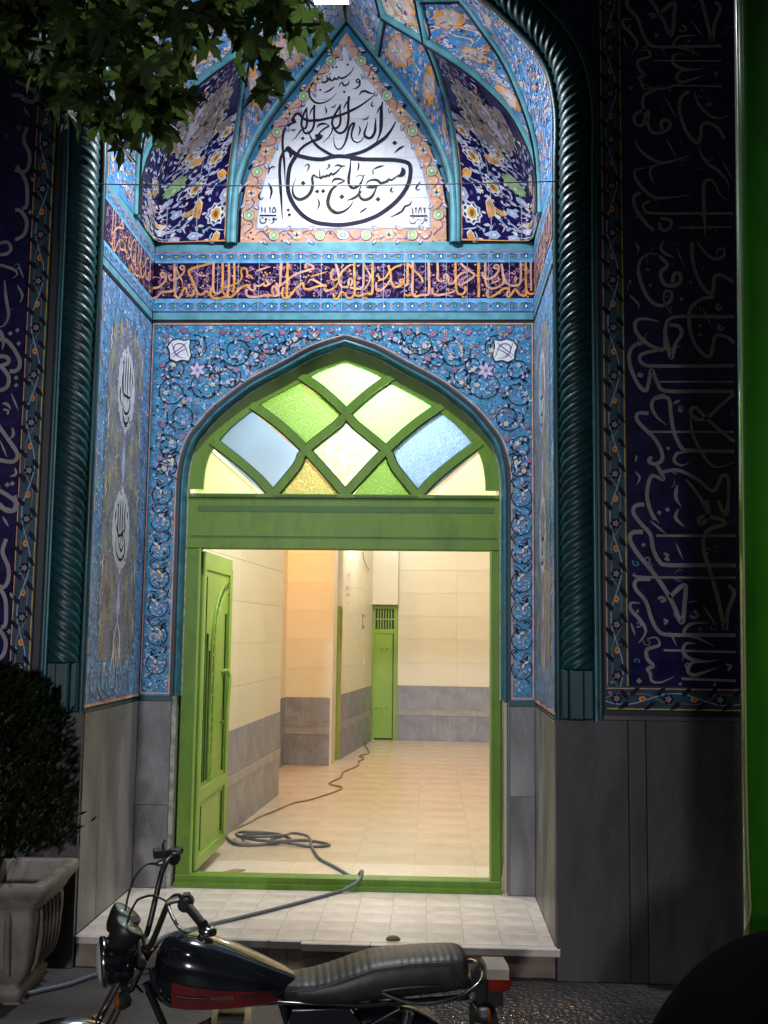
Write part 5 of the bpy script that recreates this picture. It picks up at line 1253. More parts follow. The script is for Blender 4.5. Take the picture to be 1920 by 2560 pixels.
slab_row(dado, FL, [.022, .30, .62, D-.001], .002, 1.0, STONE); slab_row(dado, FRT, [-D+.001, -.55, -.022], .002, 1.0, STONE)
slab_row(dado, FR, [-W+.001, -.905], .002, .44, STONE); slab_row(dado, FR, [-W+.001, -.905], .44, 1.0, STONE)
slab_row(dado, FR, [.955, W-.001], .002, .52, STONE); slab_row(dado, FR, [.955, W-.001], .52, 1.0, STONE)
for lo, hi, m in (((-W-.02, .02, 1.0015), (-W-.001, D, 1.018), TURQD), ((W+.001, .02, 1.0015), (W+.02, D, 1.018), TURQD), ((-W, D+.001, 1.0015), (-.905, D+.02, 1.029), TURQD), ((.955, D+.001, 1.0015), (W, D+.02, 1.029), TURQD)):
    mb = MB(); mb.box(lo, hi, m); mb.build('dado_trim', dado)
for lo, hi, m in (((-.9045, D+.004, .0), (-.880, D+.11, 1.03), PLASTER), ((.945, D+.004, .0), (.9545, D+.11, 1.03), STONE)):
    mb = MB(); mb.box(lo, hi, m); mb.build('jamb_edge', dado)
for lo, hi in (((-W-.06, .03, -.14), (-W-.021, D+.1, 3.7)), ((W+.021, .03, -.14), (W+.06, D+.1, 3.7)), ((-W-.02, D+.022, -.1), (-.906, D+.12, 1.03)), ((.956, D+.022, -.1), (W+.02, D+.12, 1.03))):
    mb = MB(); mb.box(lo, hi, BLACK); mb.build('masonry_core', portal)

# ---- rope column and mouldings that run up and round the arch
INNER = [(1.093, 1.0), (1.093, 1.6), (1.093, 2.4), (1.093, 3.2), (1.096, 3.67), (1.100, 3.80), (1.096, 3.95), (1.064, 4.119), (.997, 4.246), (.907, 4.349), (.816, 4.446), (.747, 4.508), (.50, 4.70), (.25, 4.87), (.0, 4.99)]
IN = cat_rom(INNER, .02)
def resample(path, step):
    out = [path[0]]; acc = 0
    for a, b in zip(path, path[1:]):
        d = math.hypot(b[0]-a[0], b[1]-a[1])
        while acc + d >= step:
            t = (step-acc)/d; a = (a[0]+(b[0]-a[0])*t, a[1]+(b[1]-a[1])*t); d = math.hypot(b[0]-a[0], b[1]-a[1]); out.append(a); acc = 0
        acc += d
    return out
def mir2(path, s): return [(x*s, z) for x, z in path]
LAB = {1: 'twisted dark turquoise rope moulding right of the lit recess', -1: 'twisted dark turquoise rope moulding left of the lit recess, top behind leaves'}
for s in (1, -1):
    rc = empty('rope_moulding', LAB[s], 'column', (s*1.19, 0, 1.0), 'rope mouldings framing the arch')
    pth = resample(offset(IN, -.100), .0075)                            # centre line, outward of the edge
    lo = [i for i, q in enumerate(pth) if q[1] > 1.235][0]
    pc = pth[lo:]; mb = MB(); NS = 22; rad = .073; pitch = .0485; L = 0; rings = []; jit = random.Random(4)
    amp = [jit.uniform(.7, 1.25) for _ in range(400)]
    for i, q in enumerate(pc):
        a = pc[max(i-1, 0)]; b = pc[min(i+1, len(pc)-1)]; tx, tz = b[0]-a[0], b[1]-a[1]; l = math.hypot(tx, tz); nx, nz = tz/l, -tx/l      # outward
        if i: L += math.hypot(q[0]-pc[i-1][0], q[1]-pc[i-1][1])
        ring = []
        for k in range(NS + 1):
            th = PI * (k/NS)                                             # 0 inner side .. pi outer side, over the front
            ph = (L / pitch - 3.1*(th/PI) - .3*math.sin(th)); f = ph - math.floor(ph); am = amp[int(math.floor(ph)) % 400]
            rr = rad*(.95 + .14*am*math.sin(PI*f)**6) if .0 < th < PI else rad*.95
            o = -rr*math.cos(th); y = -rr*math.sin(th)*.95
            ring.append(V(((q[0]+nx*o)*s, y, q[1]+nz*o)))
        rings.append(ring)
    n = NS + 1; vs = [p for r_ in rings for p in r_]
    fs = [(i*n+j, i*n+j+1, (i+1)*n+j+1, (i+1)*n+j) for i in range(len(rings)-1) for j in range(NS)]
    if s < 0: fs = [f[::-1] for f in fs]
    mb.add(vs, fs, TURQD, True); mb.build('rope', rc)
    e = mir2(IN, s); d = -s
    up = [q for q in IN]
    e2 = mir2(resample(IN, .03), s)
    sweep_xz('inner_fillet', rc, e2, [(0.0, .03), (0.0, -.004), (d*.012, -.012), (d*.024, -.008), (d*.030, .004)], TURQ if False else TURQD)
    sweep_xz('outer_fillet', rc, e2, [(d*.170, .0), (d*.176, -.012), (d*.182, -.018), (d*.190, -.012), (d*.194, .0), (d*.197, -.006), (d*.222, -.006), (d*.226, .012)], TURQD)
    mb = MB(); mb.tube([V((x, -.021, z)) for x, z in offset(e2, d*.184)], .0055, TURQ, 6); mb.build('outer_bead', rc)
    mb = MB()
    for x0, x1, y in ((1.117, 1.150, -.045), (1.151, 1.215, -.066), (1.216, 1.262, -.045)):
        a, b = sorted((s*x0, s*x1)); mb.bevbox((a, y, 1.012), (b, .02, 1.236), TURQD, .006)
    mb.build('moulding_foot', rc); place(rc)

# ---- facade walls to either side: inscription on dark blue, border, stone dado
def facade(s, x_in, x_bord, x_let, x_out, data, label, ldx=0.0):
    g = empty('facade_wall', label, 'wall', (s*(x_in+x_out)/2, 0, 0), 'dark tiled walls beside the portal')
    fr = FF; sgn = lambda a, b: (min(s*a, s*b), max(s*a, s*b))
    mb = MB()
    # plain surface up to the outer moulding, upper corners included
    pp = resample(offset(IN, -.224), .06)
    for a, b in zip(pp, pp[1:]):
        if b[1] > 3.3: mb.quad((s*a[0], .012, a[1]), (s*max(x_in, a[0]), .012, a[1]), (s*max(x_in, b[0]), .012, b[1]), (s*b[0], .012, b[1]), NAVY)
    a, b = sgn(0.0, x_out+.5); mb.quad((a, .014, 5.10), (b, .014, 5.10), (b, .014, 7.0), (a, .014, 7.0), NAVY)
    a, b = sgn(x_in-.015, x_out+.5); mb.quad((a, .013, -.14), (b, .013, -.14), (b, .013, 5.11), (a, .013, 5.11), BLACK)
    mb.build('wall_surface', g)
    r = random.Random(51 + s); mb = MB()
    def field(x0, x1, z0, z1, m, sx=.1195, y=.0):
        nx, nz = max(1, round((x1-x0)/sx)), max(1, round((z1-z0)/.1195))
        for j in range(nz):
            for i in range(nx):
                u0, u1 = x0+(x1-x0)*i/nx+.0007, x0+(x1-x0)*(i+1)/nx-.0007; w0, w1 = z0+(z1-z0)*j/nz+.0007, z0+(z1-z0)*(j+1)/nz-.0007
                t = [y + r.uniform(-.0012, .0012) for _ in range(4)]; mb.quad((u0, t[0], w0), (u1, t[1], w0), (u1, t[2], w1), (u0, t[3], w1), m)
    a, b = sgn(x_let, x_out); field(a, b, 1.165, 5.1, NAVY)
    a, b = sgn(x_bord, x_let-.004); field(a, b, 1.052, 5.1, BORDG, .11)
    a, b = sgn(x_let-.004, x_out); field(a, b, 1.052, 1.161, BORDG)
    tag(mb.build('tile', g), kind='stuff')
    p = Pat(fr); p.h0 = .0035
    p.strokes(data, TAUPE, 3, 1.0, .001)
    if s > 0: p.strokes('\n'.join(l for l in data.splitlines()), TAUPE, 3, 1.0, dz=2.85)
    else:
        p.strokes(data, TAUPE, 3, 1.0, dz=2.05)
        for k_ in (1, 2): p.strokes(data, TAUPE, 3, 1.3, dx=-.24*k_ - .02, dz=.37*k_); p.strokes(data, TAUPE, 3, 1.3, dx=-.24*k_ - .02, dz=1.9 + .2*k_)
    a, b = sgn(x_let+.03, x_out)
    for _ in range(150):
        x, z = r.uniform(a, b), r.uniform(1.2, 4.6); k = r.random(); q = r.uniform(0, 6.28)
        if k < .4: p.spiral(x, z, r.uniform(.014, .022), 1.0, q, .006, r.choice([BLUE, TAUPE, GREYI]), 1)
        else: p.ribbon([(x, z), (x+.02*math.cos(q), z+.02*math.sin(q)), (x+.045*math.cos(q+.5), z+.045*math.sin(q+.5))], .006, r.choice([BLUE, BLUE, GREYI]), 1)
    tag(p.build('lettering', g), kind='stuff')
    p = Pat(fr); p.h0 = .003                                             # border: wavy stem, pairs of black leaves, rosettes
    def run(o, d, L, w):
        u = lambda t, q: (o[0] + d[0]*t - d[1]*q, o[1] + d[1]*t + d[0]*q)
        per = .467; n = int(L/.02); 
        p.ribbon([u(L*i/n, w*.26*math.sin(2*PI*L*i/n/per*1.0) + w*.06*math.sin(2*PI*L*i/n/per*3)) for i in range(n+1)], .0065, GREYI, 2, 'n', raw=True)
        p.ribbon([u(L*i/n, -w*.26*math.sin(2*PI*L*i/n/per*1.0 + .5)) for i in range(n+1)], .005, PBLUE, 2, 'n', raw=True)
        t = .05; k = 0
        while t < L-.05:
            c = u(t, 0); ang = math.atan2(d[1], d[0])
            if k % 2 == 0:
                for j in range(6): p.ell(c[0]+.017*math.cos(j*1.047), c[1]+.017*math.sin(j*1.047), .009, .009, INK, 3)
                p.flower(c[0], c[1], .015, TAUPE, RED, 4, 5)
            else:
                p.ell(c[0], c[1], .017, .013, ORANGE, 3, ang); p.ell(c[0], c[1], .006, .006, RED, 5)
            for j, q in ((1, .16), (-1, -.16)):
                e = u(t+.058*j, q*w); p.leaf(e[0], e[1], ang + (.55 if j > 0 else 3.6), .062, .013, INK, 4); e = u(t+.03*j, -q*w*1.6); p.ell(e[0], e[1], .009, .007, r.choice([PBLUE, INK, MAUVE]), 3)
            t += .1168; k += 1
        for q in (-.46, .46): p.ribbon([u(.005, q*w), u(L-.005, q*w)], .0055, YELLOW if q < 0 else SALMON, 3, 'n')
    w = x_let - x_bord; xm = s*(x_bord + w/2)
    run((xm, 1.16), (0, 1), 3.9, w*.92); run((sgn(x_bord, x_out)[0], 1.107), (1, 0), x_out-x_bord, .10)
    tag(p.build('floral_border', g), kind='stuff')
    # dado slabs, reaching inward under the rope moulding
    cuts = {1: [1.0935, 1.42, 1.50, 1.95, 2.07, 2.6, 3.2], -1: [-2.8, -2.2, -1.75, -1.45, -1.0935]}[s]
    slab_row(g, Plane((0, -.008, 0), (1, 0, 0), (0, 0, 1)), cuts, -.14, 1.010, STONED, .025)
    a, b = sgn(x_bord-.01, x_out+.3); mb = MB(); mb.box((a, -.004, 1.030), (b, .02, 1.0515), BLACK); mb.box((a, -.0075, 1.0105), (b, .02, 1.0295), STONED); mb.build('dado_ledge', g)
    place(g)
facade(1, 1.330, 1.322, 1.431, 2.65, FACADE_RIGHT, 'dark tiled wall with large taupe lettering between portal and green pole')
facade(-1, 1.330, 1.352, 1.459, 2.3, FACADE_LEFT, 'dark tiled wall with taupe lettering behind the shrub and leaves')

# ---- porch: marble tiles on a slab with a worn nosing
porch = empty('porch_step', 'pale marble porch step with square tiles and a chipped front edge', 'step', (0, 0, 0))
FP = Plane((0, 0, 0), (1, 0, 0), (0, 1, 0))
grid_tiles(porch, [(-W+.003, .030), (W-.003, .030), (W-.003, D+.09), (-W+.003, D+.09)], FP, -.006 - .172*8, .030, .172, .165, PORCH, th=.012, gap=.0013, rng=rng, tilt=.0018)
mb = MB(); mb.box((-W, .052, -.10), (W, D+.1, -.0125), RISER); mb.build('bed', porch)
xs = [-1.092, -.78, -.50, -.20, -.055, .26, .62, 1.11]
for i, (a, b) in enumerate(zip(xs, xs[1:])):                            # nosing pieces; the left ones have lost their lip
    y = (.010, .008, .016, .013, -.016, -.018, -.016)[i]; mb = MB()
    mb.bevbox((a+.001, y, -.036), (b-.001, .0285, -.0005), PORCH, .004); mb.build('nosing', porch)
for i in range(9):
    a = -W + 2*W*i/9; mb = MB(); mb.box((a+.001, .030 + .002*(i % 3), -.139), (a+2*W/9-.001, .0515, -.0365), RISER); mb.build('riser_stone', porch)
# ================================================================== ENTRANCE DOOR
door = empty('entrance_door', 'green steel door frame with coloured glass fanlight, left leaf swung inside', 'door', (CX, D+.06, 0))
YF = D + .050                                                           # front of the frame
def dpart(mb, name, parent=None, label=None): return mb.build(name, parent or door, label)
arch_fr = [(x, z) for x, z in offset(ARCH, -.0505)]
arch_gl = [(x, z) for x, z in offset(ARCH, -.136)]
# arched head of the frame (plate between the reveal and the glass), from the transom bar up
def head():
    o = [q for q in arch_fr if q[1] > 2.14]; i = [q for q in arch_gl if q[1] > 2.14]
    o = resample(o, .03) + [o[-1]]; n = len(o); mb = MB()
    def at(path, t):
        x = t*(len(path)-1); k = min(int(x), len(path)-2); f = x-k; return (path[k][0]+(path[k+1][0]-path[k][0])*f, path[k][1]+(path[k+1][1]-path[k][1])*f)
    i = resample(i, .028) + [i[-1]]
    for k in range(n-1):
        a, b = at(o, k/(n-1)), at(o, (k+1)/(n-1)); c, d = at(i, (k+1)/(n-1)), at(i, k/(n-1))
        mb.quad((a[0], YF, a[1]), (d[0], YF, d[1]), (c[0], YF, c[1]), (b[0], YF, b[1]), GREEN)
        mb.quad((d[0], YF, d[1]), (d[0], YF+.04, d[1]), (c[0], YF+.04, c[1]), (c[0], YF, c[1]), GREEN)
    return dpart(mb, 'arched_head')
head()
XO0, XO1 = -.868, .912                                                  # outer edges of the stiles
XI0, XI1 = -.783, .853                                                  # clear opening
for a, b in ((XO0, XI0), (XI1, XO1)):
    mb = MB(); mb.bevbox((a, YF, .012), (b, YF+.075, 1.852), GREEN, .004)
    m = XI0 if a < 0 else XI1
    mb.box((m-.006, YF-.004, .07), (m+.006, YF+.004, 1.852), GREENI); dpart(mb, 'stile')  # lighter inner edge strip, its lit look put into the colour
mb = MB(); mb.bevbox((XO0, YF-.001, 1.853), (XO1, YF+.08, 2.1415), GREEN, .004)
mb.box((XO0+.03, YF-.006, 1.925), (XO1-.03, YF, 1.933), GREEN); dpart(mb, 'transom_panel')
mb = MB(); mb.box((XI0-.02, YF-.003, 2.064), (XI1+.02, YF-.0012, 2.098), GREENS); dpart(mb, 'groove_shade')  # raised strip, recess shade put into its colour
mb = MB(); mb.bevbox((XO0, YF-.012, .006), (XO1, YF+.075, .066), GREEN, .006); mb.box((XO0, YF-.03, .001), (XO1, YF-.0125, .028), GREEN); dpart(mb, 'threshold')
mb = MB(); mb.bevbox((XO0+.012, YF-.008, 2.142), (XO1-.012, YF+.04, 2.166), GREEN, .004); dpart(mb, 'glazing_bar')
# curved glazing bars of the fanlight
bars = [[(.018, 2.150), (.150, 2.300), (.262, 2.420), (.395, 2.545), (.55, 2.66), (.72, 2.755)], [(-.385, 2.150), (-.245, 2.325), (-.20, 2.415), (-.010, 2.575), (.045, 2.645), (.19, 2.775), (.32, 2.86)], [(.435, 2.150), (.53, 2.255), (.66, 2.365), (.80, 2.47)]]
BX = .032
for bar in bars:
    for s in (1, -1):
        pts = [(BX + (x-BX)*s, z) for x, z in bar]; c = cat_rom(pts, .03)
        c = [q for q in c if inside(q, [(XO0, 2.0)] + [q2 for q2 in offset(ARCH, -.09)] + [(XO1, 2.0)])]
        mb = MB(); l, r_ = offset(c, .029), offset(c, -.029); l2, r2 = offset(c, .0205), offset(c, -.0205)
        def strip3(A, B, ya, yb, m):
            mb.add([(x, ya, z) for x, z in A] + [(x, yb, z) for x, z in B], [(i, i+1, len(A)+i+1, len(A)+i) for i in range(len(A)-1)], m)
        yo = YF - .004 - (.001 if s > 0 else .0022)
        strip3(l, l2, yo+.012, yo+.002, GREENS); strip3(l2, r2, yo, yo, GREEN); strip3(r2, r_, yo+.002, yo+.012, GREENS); strip3(l, l, yo+.008, yo+.045, GREENS); strip3(r_, r_, yo+.008, yo+.045, GREENS)  # darker side strips carry the bar's edge shade as colour
        dpart(mb, 'muntin')
for x0, x1 in ((-.815, -.475), (-.375, -.012), (.085, .445), (.535, .872)):
    mb = MB(); mb.box((x0, YF-.0105, 2.1505), (x1, YF-.0085, 2.1615), GREENS); dpart(mb, 'groove_shade')  # raised strips, recess shade put into their colour
PANES = [('top', [(.031, 2.918), (.279, 2.836), (.029, 2.669), (-.212, 2.838)], G_LIME, 'pale green figured pane at the point of the fanlight'), ('ul', [(-.289, 2.808), (-.018, 2.627), (-.214, 2.449), (-.498, 2.685)], G_GREEN, 'grass green figured pane'),
    ('ur', [(.359, 2.81), (.559, 2.686), (.274, 2.454), (.083, 2.625)], G_LIME, 'glaring pale green pane in front of the lamp'), ('c', [(.033, 2.591), (.231, 2.404), (.037, 2.181), (-.168, 2.396)], G_CLEAR, 'clear frosted pane in the middle'),
    ('l', [(-.554, 2.637), (-.257, 2.395), (-.424, 2.182), (-.719, 2.457)], G_PBLUE, 'smooth pale blue pane'), ('r', [(.614, 2.644), (.782, 2.46), (.488, 2.174), (.319, 2.404)], G_BLUE, 'blue figured pane'),
    ('bl', [(-.751, 2.395), (-.5, 2.162), (-.803, 2.16)], G_YEL, None), ('b1', [(-.208, 2.348), (-.037, 2.162), (-.349, 2.163)], G_AMB, 'amber figured pane'), ('b2', [(.272, 2.359), (.418, 2.162), (.108, 2.162)], G_GREEN, None), ('br', [(.815, 2.403), (.87, 2.163), (.561, 2.163)], G_YEL, None)]
for kk, (k, q, m, lab) in enumerate(PANES):
    cx = sum(a for a, b in q)/len(q); cz = sum(b for a, b in q)/len(q)
    g = 1.24 if len(q) == 4 else 1.30
    pts = [(cx+(a-cx)*g, max(2.150, cz+(b-cz)*g)) for a, b in q]; y = YF + .018 + .0048*(kk % 5)
    if area(pts) < 0: pts = pts[::-1]
    lim = offset(ARCH, -.075); pts = [(min(max(a, XO0+.02), XO1-.02), b) for a, b in pts]
    mb = MB(); mb.prism([V((a, y, b)) for a, b in pts], m, V((0, .004, 0))); dpart(mb, 'glass_pane', None, lab)
# dark gasket behind the bars keeps the light in the panes: back rail of the head
# ---- left leaf, swung inward; right leaf likewise, seen edge on
def leaf(hx, ang, sgn, name, label):
    T = Matrix.Translation(V((hx, YF+.055, .075))) @ Matrix.Rotation(ang, 4, 'Z')
    g = empty(name, None, None); del_tag = g; g.parent = door; tag(g, label)
    Wd, H = .815, 1.765
    F = Plane(T @ V((0, 0, 0)), (T.to_3x3() @ V((1, 0, 0))), (0, 0, 1)); n = F.n * (1 if sgn > 0 else -1)
    def rect(mb, a0, b0, a1, b1, h0, h1, m): mb.prism([F.o + F.u*a + F.v*b + n*h1 for a, b in ((a0, b0), (a1, b0), (a1, b1), (a0, b1))], m, n*(h0-h1))
    mb = MB(); rect(mb, 0, 0, Wd, H, -.038, 0, GREENI); mb.build('leaf_plate', g)  # corridor light put into the green, lighter than the frame
    mb = MB()
    for a0, b0, a1, b1 in ((.0, 0, .055, H), (Wd-.055, 0, Wd, H), (.0555, 0, Wd-.0555, .06), (.0555, .36, Wd-.0555, .43), (.0555, H-.10, Wd-.0555, H)): rect(mb, a0, b0, a1, b1, .0005, .011, GREENI)
    for a0, b0, a1, b1 in ((.085, .09, .105, .33), (Wd-.125, .09, Wd-.10, .33), (Wd-.14, .46, Wd-.115, 1.42), (.085, .46, .10, H-.14), (.15, .46, .175, 1.30), (.215, .46, .235, 1.20)): rect(mb, a0, b0, a1, b1, .0005, .010, GREENS)  # raised strips, darker green draws the shade of grooves
    rect(mb, Wd-.004, .02, Wd+.022, H-.06, -.05, .012, GREENI); mb.build('leaf_moulding', g)
    # arched openwork band of ovals between two rails
    path = [(.325, .44 + .02*i) for i in range(int((1.18-.44)/.02)+1)]
    for k in range(1, 17):
        t = R(90*k/16); path.append((.325 + .455*(1-math.cos(t)), 1.18 + .42*math.sin(t)))
    mb = MB()
    for o in (.045, .030, -.030, -.045):
        mb.tube([F.o + F.u*a + F.v*b + n*.003 for a, b in offset(path, o)], .0055, GREENI, 6)
    mb.build('arched_rail', g)
    rp = resample(path, .118)
    for i, q in enumerate(rp[:-1]):
        a, b = rp[i], rp[i+1]; c = ((a[0]+b[0])/2, (a[1]+b[1])/2); d = math.atan2(b[1]-a[1], b[0]-a[0]); mb = MB(); pts = []
        for k in range(17):
            t = 2*PI*k/16; x, y = .042*math.cos(t), .024*math.sin(t)
            pts.append(F.o + F.u*(c[0]+x*math.cos(d)-y*math.sin(d)) + F.v*(c[1]+x*math.sin(d)+y*math.cos(d)) + n*.002)
        mb.tube(pts, .0050, GREENI, 6)
        mb.prism([F.o + F.u*(c[0]+.034*math.cos(2*PI*k/10)*math.cos(d)-.018*math.sin(2*PI*k/10)*math.sin(d)) + F.v*(c[1]+.034*math.cos(2*PI*k/10)*math.sin(d)+.018*math.sin(2*PI*k/10)*math.cos(d)) + n*.0045 for k in range(10)], BLACK, n*-.003)  # black disc draws the dark of the pierced oval
        mb.build('oval', g)
    mb = MB(); hp = [(.62, .76, .0), (.62, .76, .03), (.615, .80, .040), (.66, .98, .044), (.675, 1.03, .040), (.66, 1.065, .03), (.62, 1.07, .015), (.605, 1.06, .0)]
    mb.tube(cr3([F.o + F.u*a + F.v*b + n*h for a, b, h in hp], 5), .0105, GREENI, 8); mb.build('pull_handle', g)
    mb = MB(); mb.tube([F.o + F.u*(Wd+.01+.018*math.cos(2*PI*k/10)) + F.v*(.78+.022*math.sin(2*PI*k/10)) + n*-.02 for k in range(11)], .004, STEELD, 5); mb.build('latch_eye', g)
leaf(XI0+.008, R(89.6), 1, 'door_leaf', 'open door leaf with arched openwork band and pull handle')
leaf(XI1+.030, R(85), -1, 'door_leaf', 'open door leaf seen edge on at the right stile')
place(door)

# ================================================================== CORRIDOR BEHIND THE DOOR
cor = empty('corridor_floor', None, None, (0, 5, 0), kind='structure')
mb = MB(); mb.box((-1.7, 1.03, -.05), (2.0, 9.6, -.0125), FLOORI); o = mb.build('floor_bed', cor)
FPI = Plane((0, 0, 0), (1, 0, 0), (0, 1, 0))
grid_tiles(cor, [(-1.4, 1.035), (1.62, 1.035), (1.62, 9.5), (-1.4, 9.5)], FPI, -1.4+.02, 1.035-.12, .363, .363, FLOORI, th=.012, gap=.0009, rng=rng, tilt=.0003, name='floor_tile'); place(cor)
def wall(name, label, a, b, z1=3.7, dado=.70, th=.12, slabs=.62, paint=CREAMW, side=1, z0=0.0, cat='wall', dm=DADO, tiles=True):
    """inner wall from a to b (plan), its face on the left of a->b when side=1; dado slabs in two courses with a strip between, glazed tiles above"""
    a, b = V((a[0], a[1], 0)), V((b[0], b[1], 0)); u = (b-a).normalized(); L = (b-a).length
    fr = Plane(a, u, (0, 0, 1)); n = fr.n if side > 0 else -fr.n
    fr2 = Plane(a, u, (0, 0, 1)); fr2.n = n
    g = empty(name, label, cat, tuple((a+b)/2), 'inner walls of the corridor')
    mb = MB(); mb.prism([fr2.P(0, z0, -.01), fr2.P(L, z0, -.01), fr2.P(L, z1, -.01), fr2.P(0, z1, -.01)], paint, n*-th); mb.build('wall_core', g)
    k = max(1, round(L/slabs)); cuts = [L*i/k for i in range(k+1)]
    def row(z0_, z1_, m, proud, cuts=cuts):
        for p, q in zip(cuts, cuts[1:]):
            mb = MB(); pts = [(p+.001, z0_+.001), (q-.001, z0_+.001), (q-.001, z1_-.001), (p+.001, z1_-.001)]
            pr = [fr2.P(x, z, proud) for x, z in pts]
            if side < 0: pr = pr[::-1]
            mb.prism(pr, m, n*-.0105); mb.build({DADOS: 'dado_strip'}.get(m, 'slab' if m is dm else 'wall_tile'), g, loc=fr2.P((p+q)/2, (z0_+z1_)/2, proud))
    if dado > z0:
        row(.0, dado*.46, dm, .004); row(dado*.46, dado*.57, DADOS, .010); row(dado*.57, dado, dm, .004)
    if tiles:
        z = max(dado, z0); 
        while z < z1 - .01:
            z2 = min(z + .30, z1); row(z, z2, paint, .0012 + .0006*rng.random(), [0, L/2, L] if L > 1.0 else [0, L]); z = z2
    place(g); return g
# faces: for a wall seen from the corridor on its right-hand side the normal must point into the corridor
wall('corridor_wall', 'cream wall with grey marble dado just behind the open green leaf', (-.93, 1.09), (-.768, 4.33), side=1)
wall('corridor_wall', 'short return wall at the back of the orange-lit alcove', (-1.02, 4.34), (-1.0, 6.36), side=1, tiles=True)
wall('corridor_pier', 'wall pier glowing orange with mauve-grey dado in the corridor', (-1.0, 6.36), (-.523, 6.36), side=1, cat='pier')
wall('corridor_wall', 'narrow cream wall with red scribble between pier and inner door', (-.455, 6.95), (-.235, 8.95), side=1, slabs=.55)
wall('corridor_wall', 'cream back wall with chipped grey dado beside the small inner door', (.10, 9.14), (1.62, 9.02), side=1, slabs=.6)
wall('corridor_wall', 'cream side wall hidden behind the right door stile', (1.60, 9.1), (1.60, 1.09), side=1, tiles=False)
mb = MB(); mb.box((-.5231, 6.3712, 0), (-.505, 6.9, 3.7), CREAMW); mb.box((-.90, 6.90, 1.67), (-.4555, 7.05, 3.7), CREAMW); mb.box((-1.6, 7.3, 0), (-.46, 7.32, 3.7), CREAMW); wp = mb.build('doorway_reveal', None, 'cream reveal of the narrow doorway beside the orange pier', 'reveal')
mb = MB(); mb.box((-.5045, 6.885, 0), (-.478, 6.93, 1.665), GREENI); mb.box((-.478, 6.885, 1.64), (-.4555, 6.93, 1.669), GREENI); mb.box((-.4775, 6.935, .0), (-.4560, 6.955, 1.64), mat('mustard_door_paint', (.42, .30, .08), .4)); mb.build('side_doorframe', None, 'narrow yellow-green doorway edge beside the orange pier', 'doorway')
mb = MB(); mb.box((-1.8, 1.04, 3.7), (2.0, 9.8, 3.75), CREAMW); mb.build('corridor_ceiling', None, kind='structure')
mb = MB(); mb.box((-1.8, 9.45, 0), (2.0, 9.5, 3.7), CREAMW); mb.box((-.40, 9.05, 1.745), (.0995, 9.13, 3.7), CREAMW); mb.box((-.42, 8.95, 0), (-.236, 9.42, 3.7), CREAMW); mb.build('corridor_end', None, 'cream lintel wall over the small green inner door', 'wall')
mb = MB(); mb.box((-1.8, 1.03, -.05), (-1.78, 9.5, 3.7), CREAMW); mb.box((-1.78, 1.045, 0.0), (-.93, 1.06, 3.7), CREAMW); mb.box((.93, 1.045, 0.0), (2.0, 1.06, 3.7), CREAMW); mb.box((-1.2, 1.045, 3.06), (1.2, 1.06, 3.7), CREAMW)
AO = offset(ARCH, -.066)
for i in range(len(AO)-1):
    a, b = AO[i], AO[i+1]
    if a[1] > 1.9 and b[1] > 1.9: mb.quad((a[0], D+.10, a[1]), (b[0], D+.10, b[1]), (b[0]+(.15 if b[0] > 0 else -.15), D+.10, b[1]+.1), (a[0]+(.15 if a[0] > 0 else -.15), D+.10, a[1]+.1), CREAMW)
for i in range(len(ARCH)-1):
    a, b = ARCH[i], ARCH[i+1]
    if b[0] - a[0] > .002: mb.quad((a[0], D+.10, a[1]-.03), (b[0], D+.10, b[1]-.03), (b[0], D+.10, 3.2), (a[0], D+.10, 3.2), CREAMW)
mb.box((-1.2, D+.08, 2.0), (-.92, D+.10, 3.2), CREAMW); mb.box((.96, D+.08, 2.0), (1.2, D+.10, 3.2), CREAMW)
mb.build('corridor_shell', None, 'plain inner faces of the entrance wall behind the portal', 'wall')
# small green inner door with a barred light over it
ind = empty('inner_door', 'small bright green door with barred light above at the corridor end', 'door', (-.1, 9.2, 0))
mb = MB(); Y2 = 9.16
for a in ((-.235, 0, -.20, 1.742), (.045, 0, .0985, 1.742)): mb.box((a[0], Y2, a[1]), (a[2], Y2+.05, a[3]), GREENI)
mb.box((-.2, Y2+.001, 1.69), (.045, Y2+.05, 1.742), GREENI); mb.box((-.2, Y2+.001, 1.37), (.045, Y2+.05, 1.425), GREENI); mb.build('frame', ind)
mb = MB(); mb.box((-.1995, Y2+.012, .02), (.030, Y2+.04, 1.369), GREENI); mb.build('leaf_plate', ind)
mb = MB(); mb.box((.0305, Y2+.02, .02), (.0445, Y2+.03, 1.369), BLACK); mb.build('gap', ind)  # solid black strip, shade of the door slit put into colour
mb = MB(); mb.box((-.2, Y2+.045, 1.426), (.045, Y2+.05, 1.689), BLACK); mb.build('dark_glass', ind)
for i in range(1, 7):
    x = -.2 + .245*i/7; mb = MB(); mb.box((x-.007, Y2+.003, 1.426), (x+.007, Y2+.016, 1.689), GREENI); mb.build('bar', ind)
mb = MB(); mb.box((-.2, Y2+.0165, 1.548), (.045, Y2+.03, 1.566), GREENI); mb.build('bar', ind)
for x, z in ((-.115, 1.17), (-.04, 1.17), (-.18, .40), (-.115, .40), (-.04, .40)):
    mb = MB(); mb.lathe([(0.0001, .016), (.010, .013), (.015, .004), (.016, -.001)], Matrix.Translation(V((x, Y2+.012, z))) @ Matrix.Rotation(PI/2, 4, 'X'), GREENI, 10); mb.build('boss', ind)
place(ind)
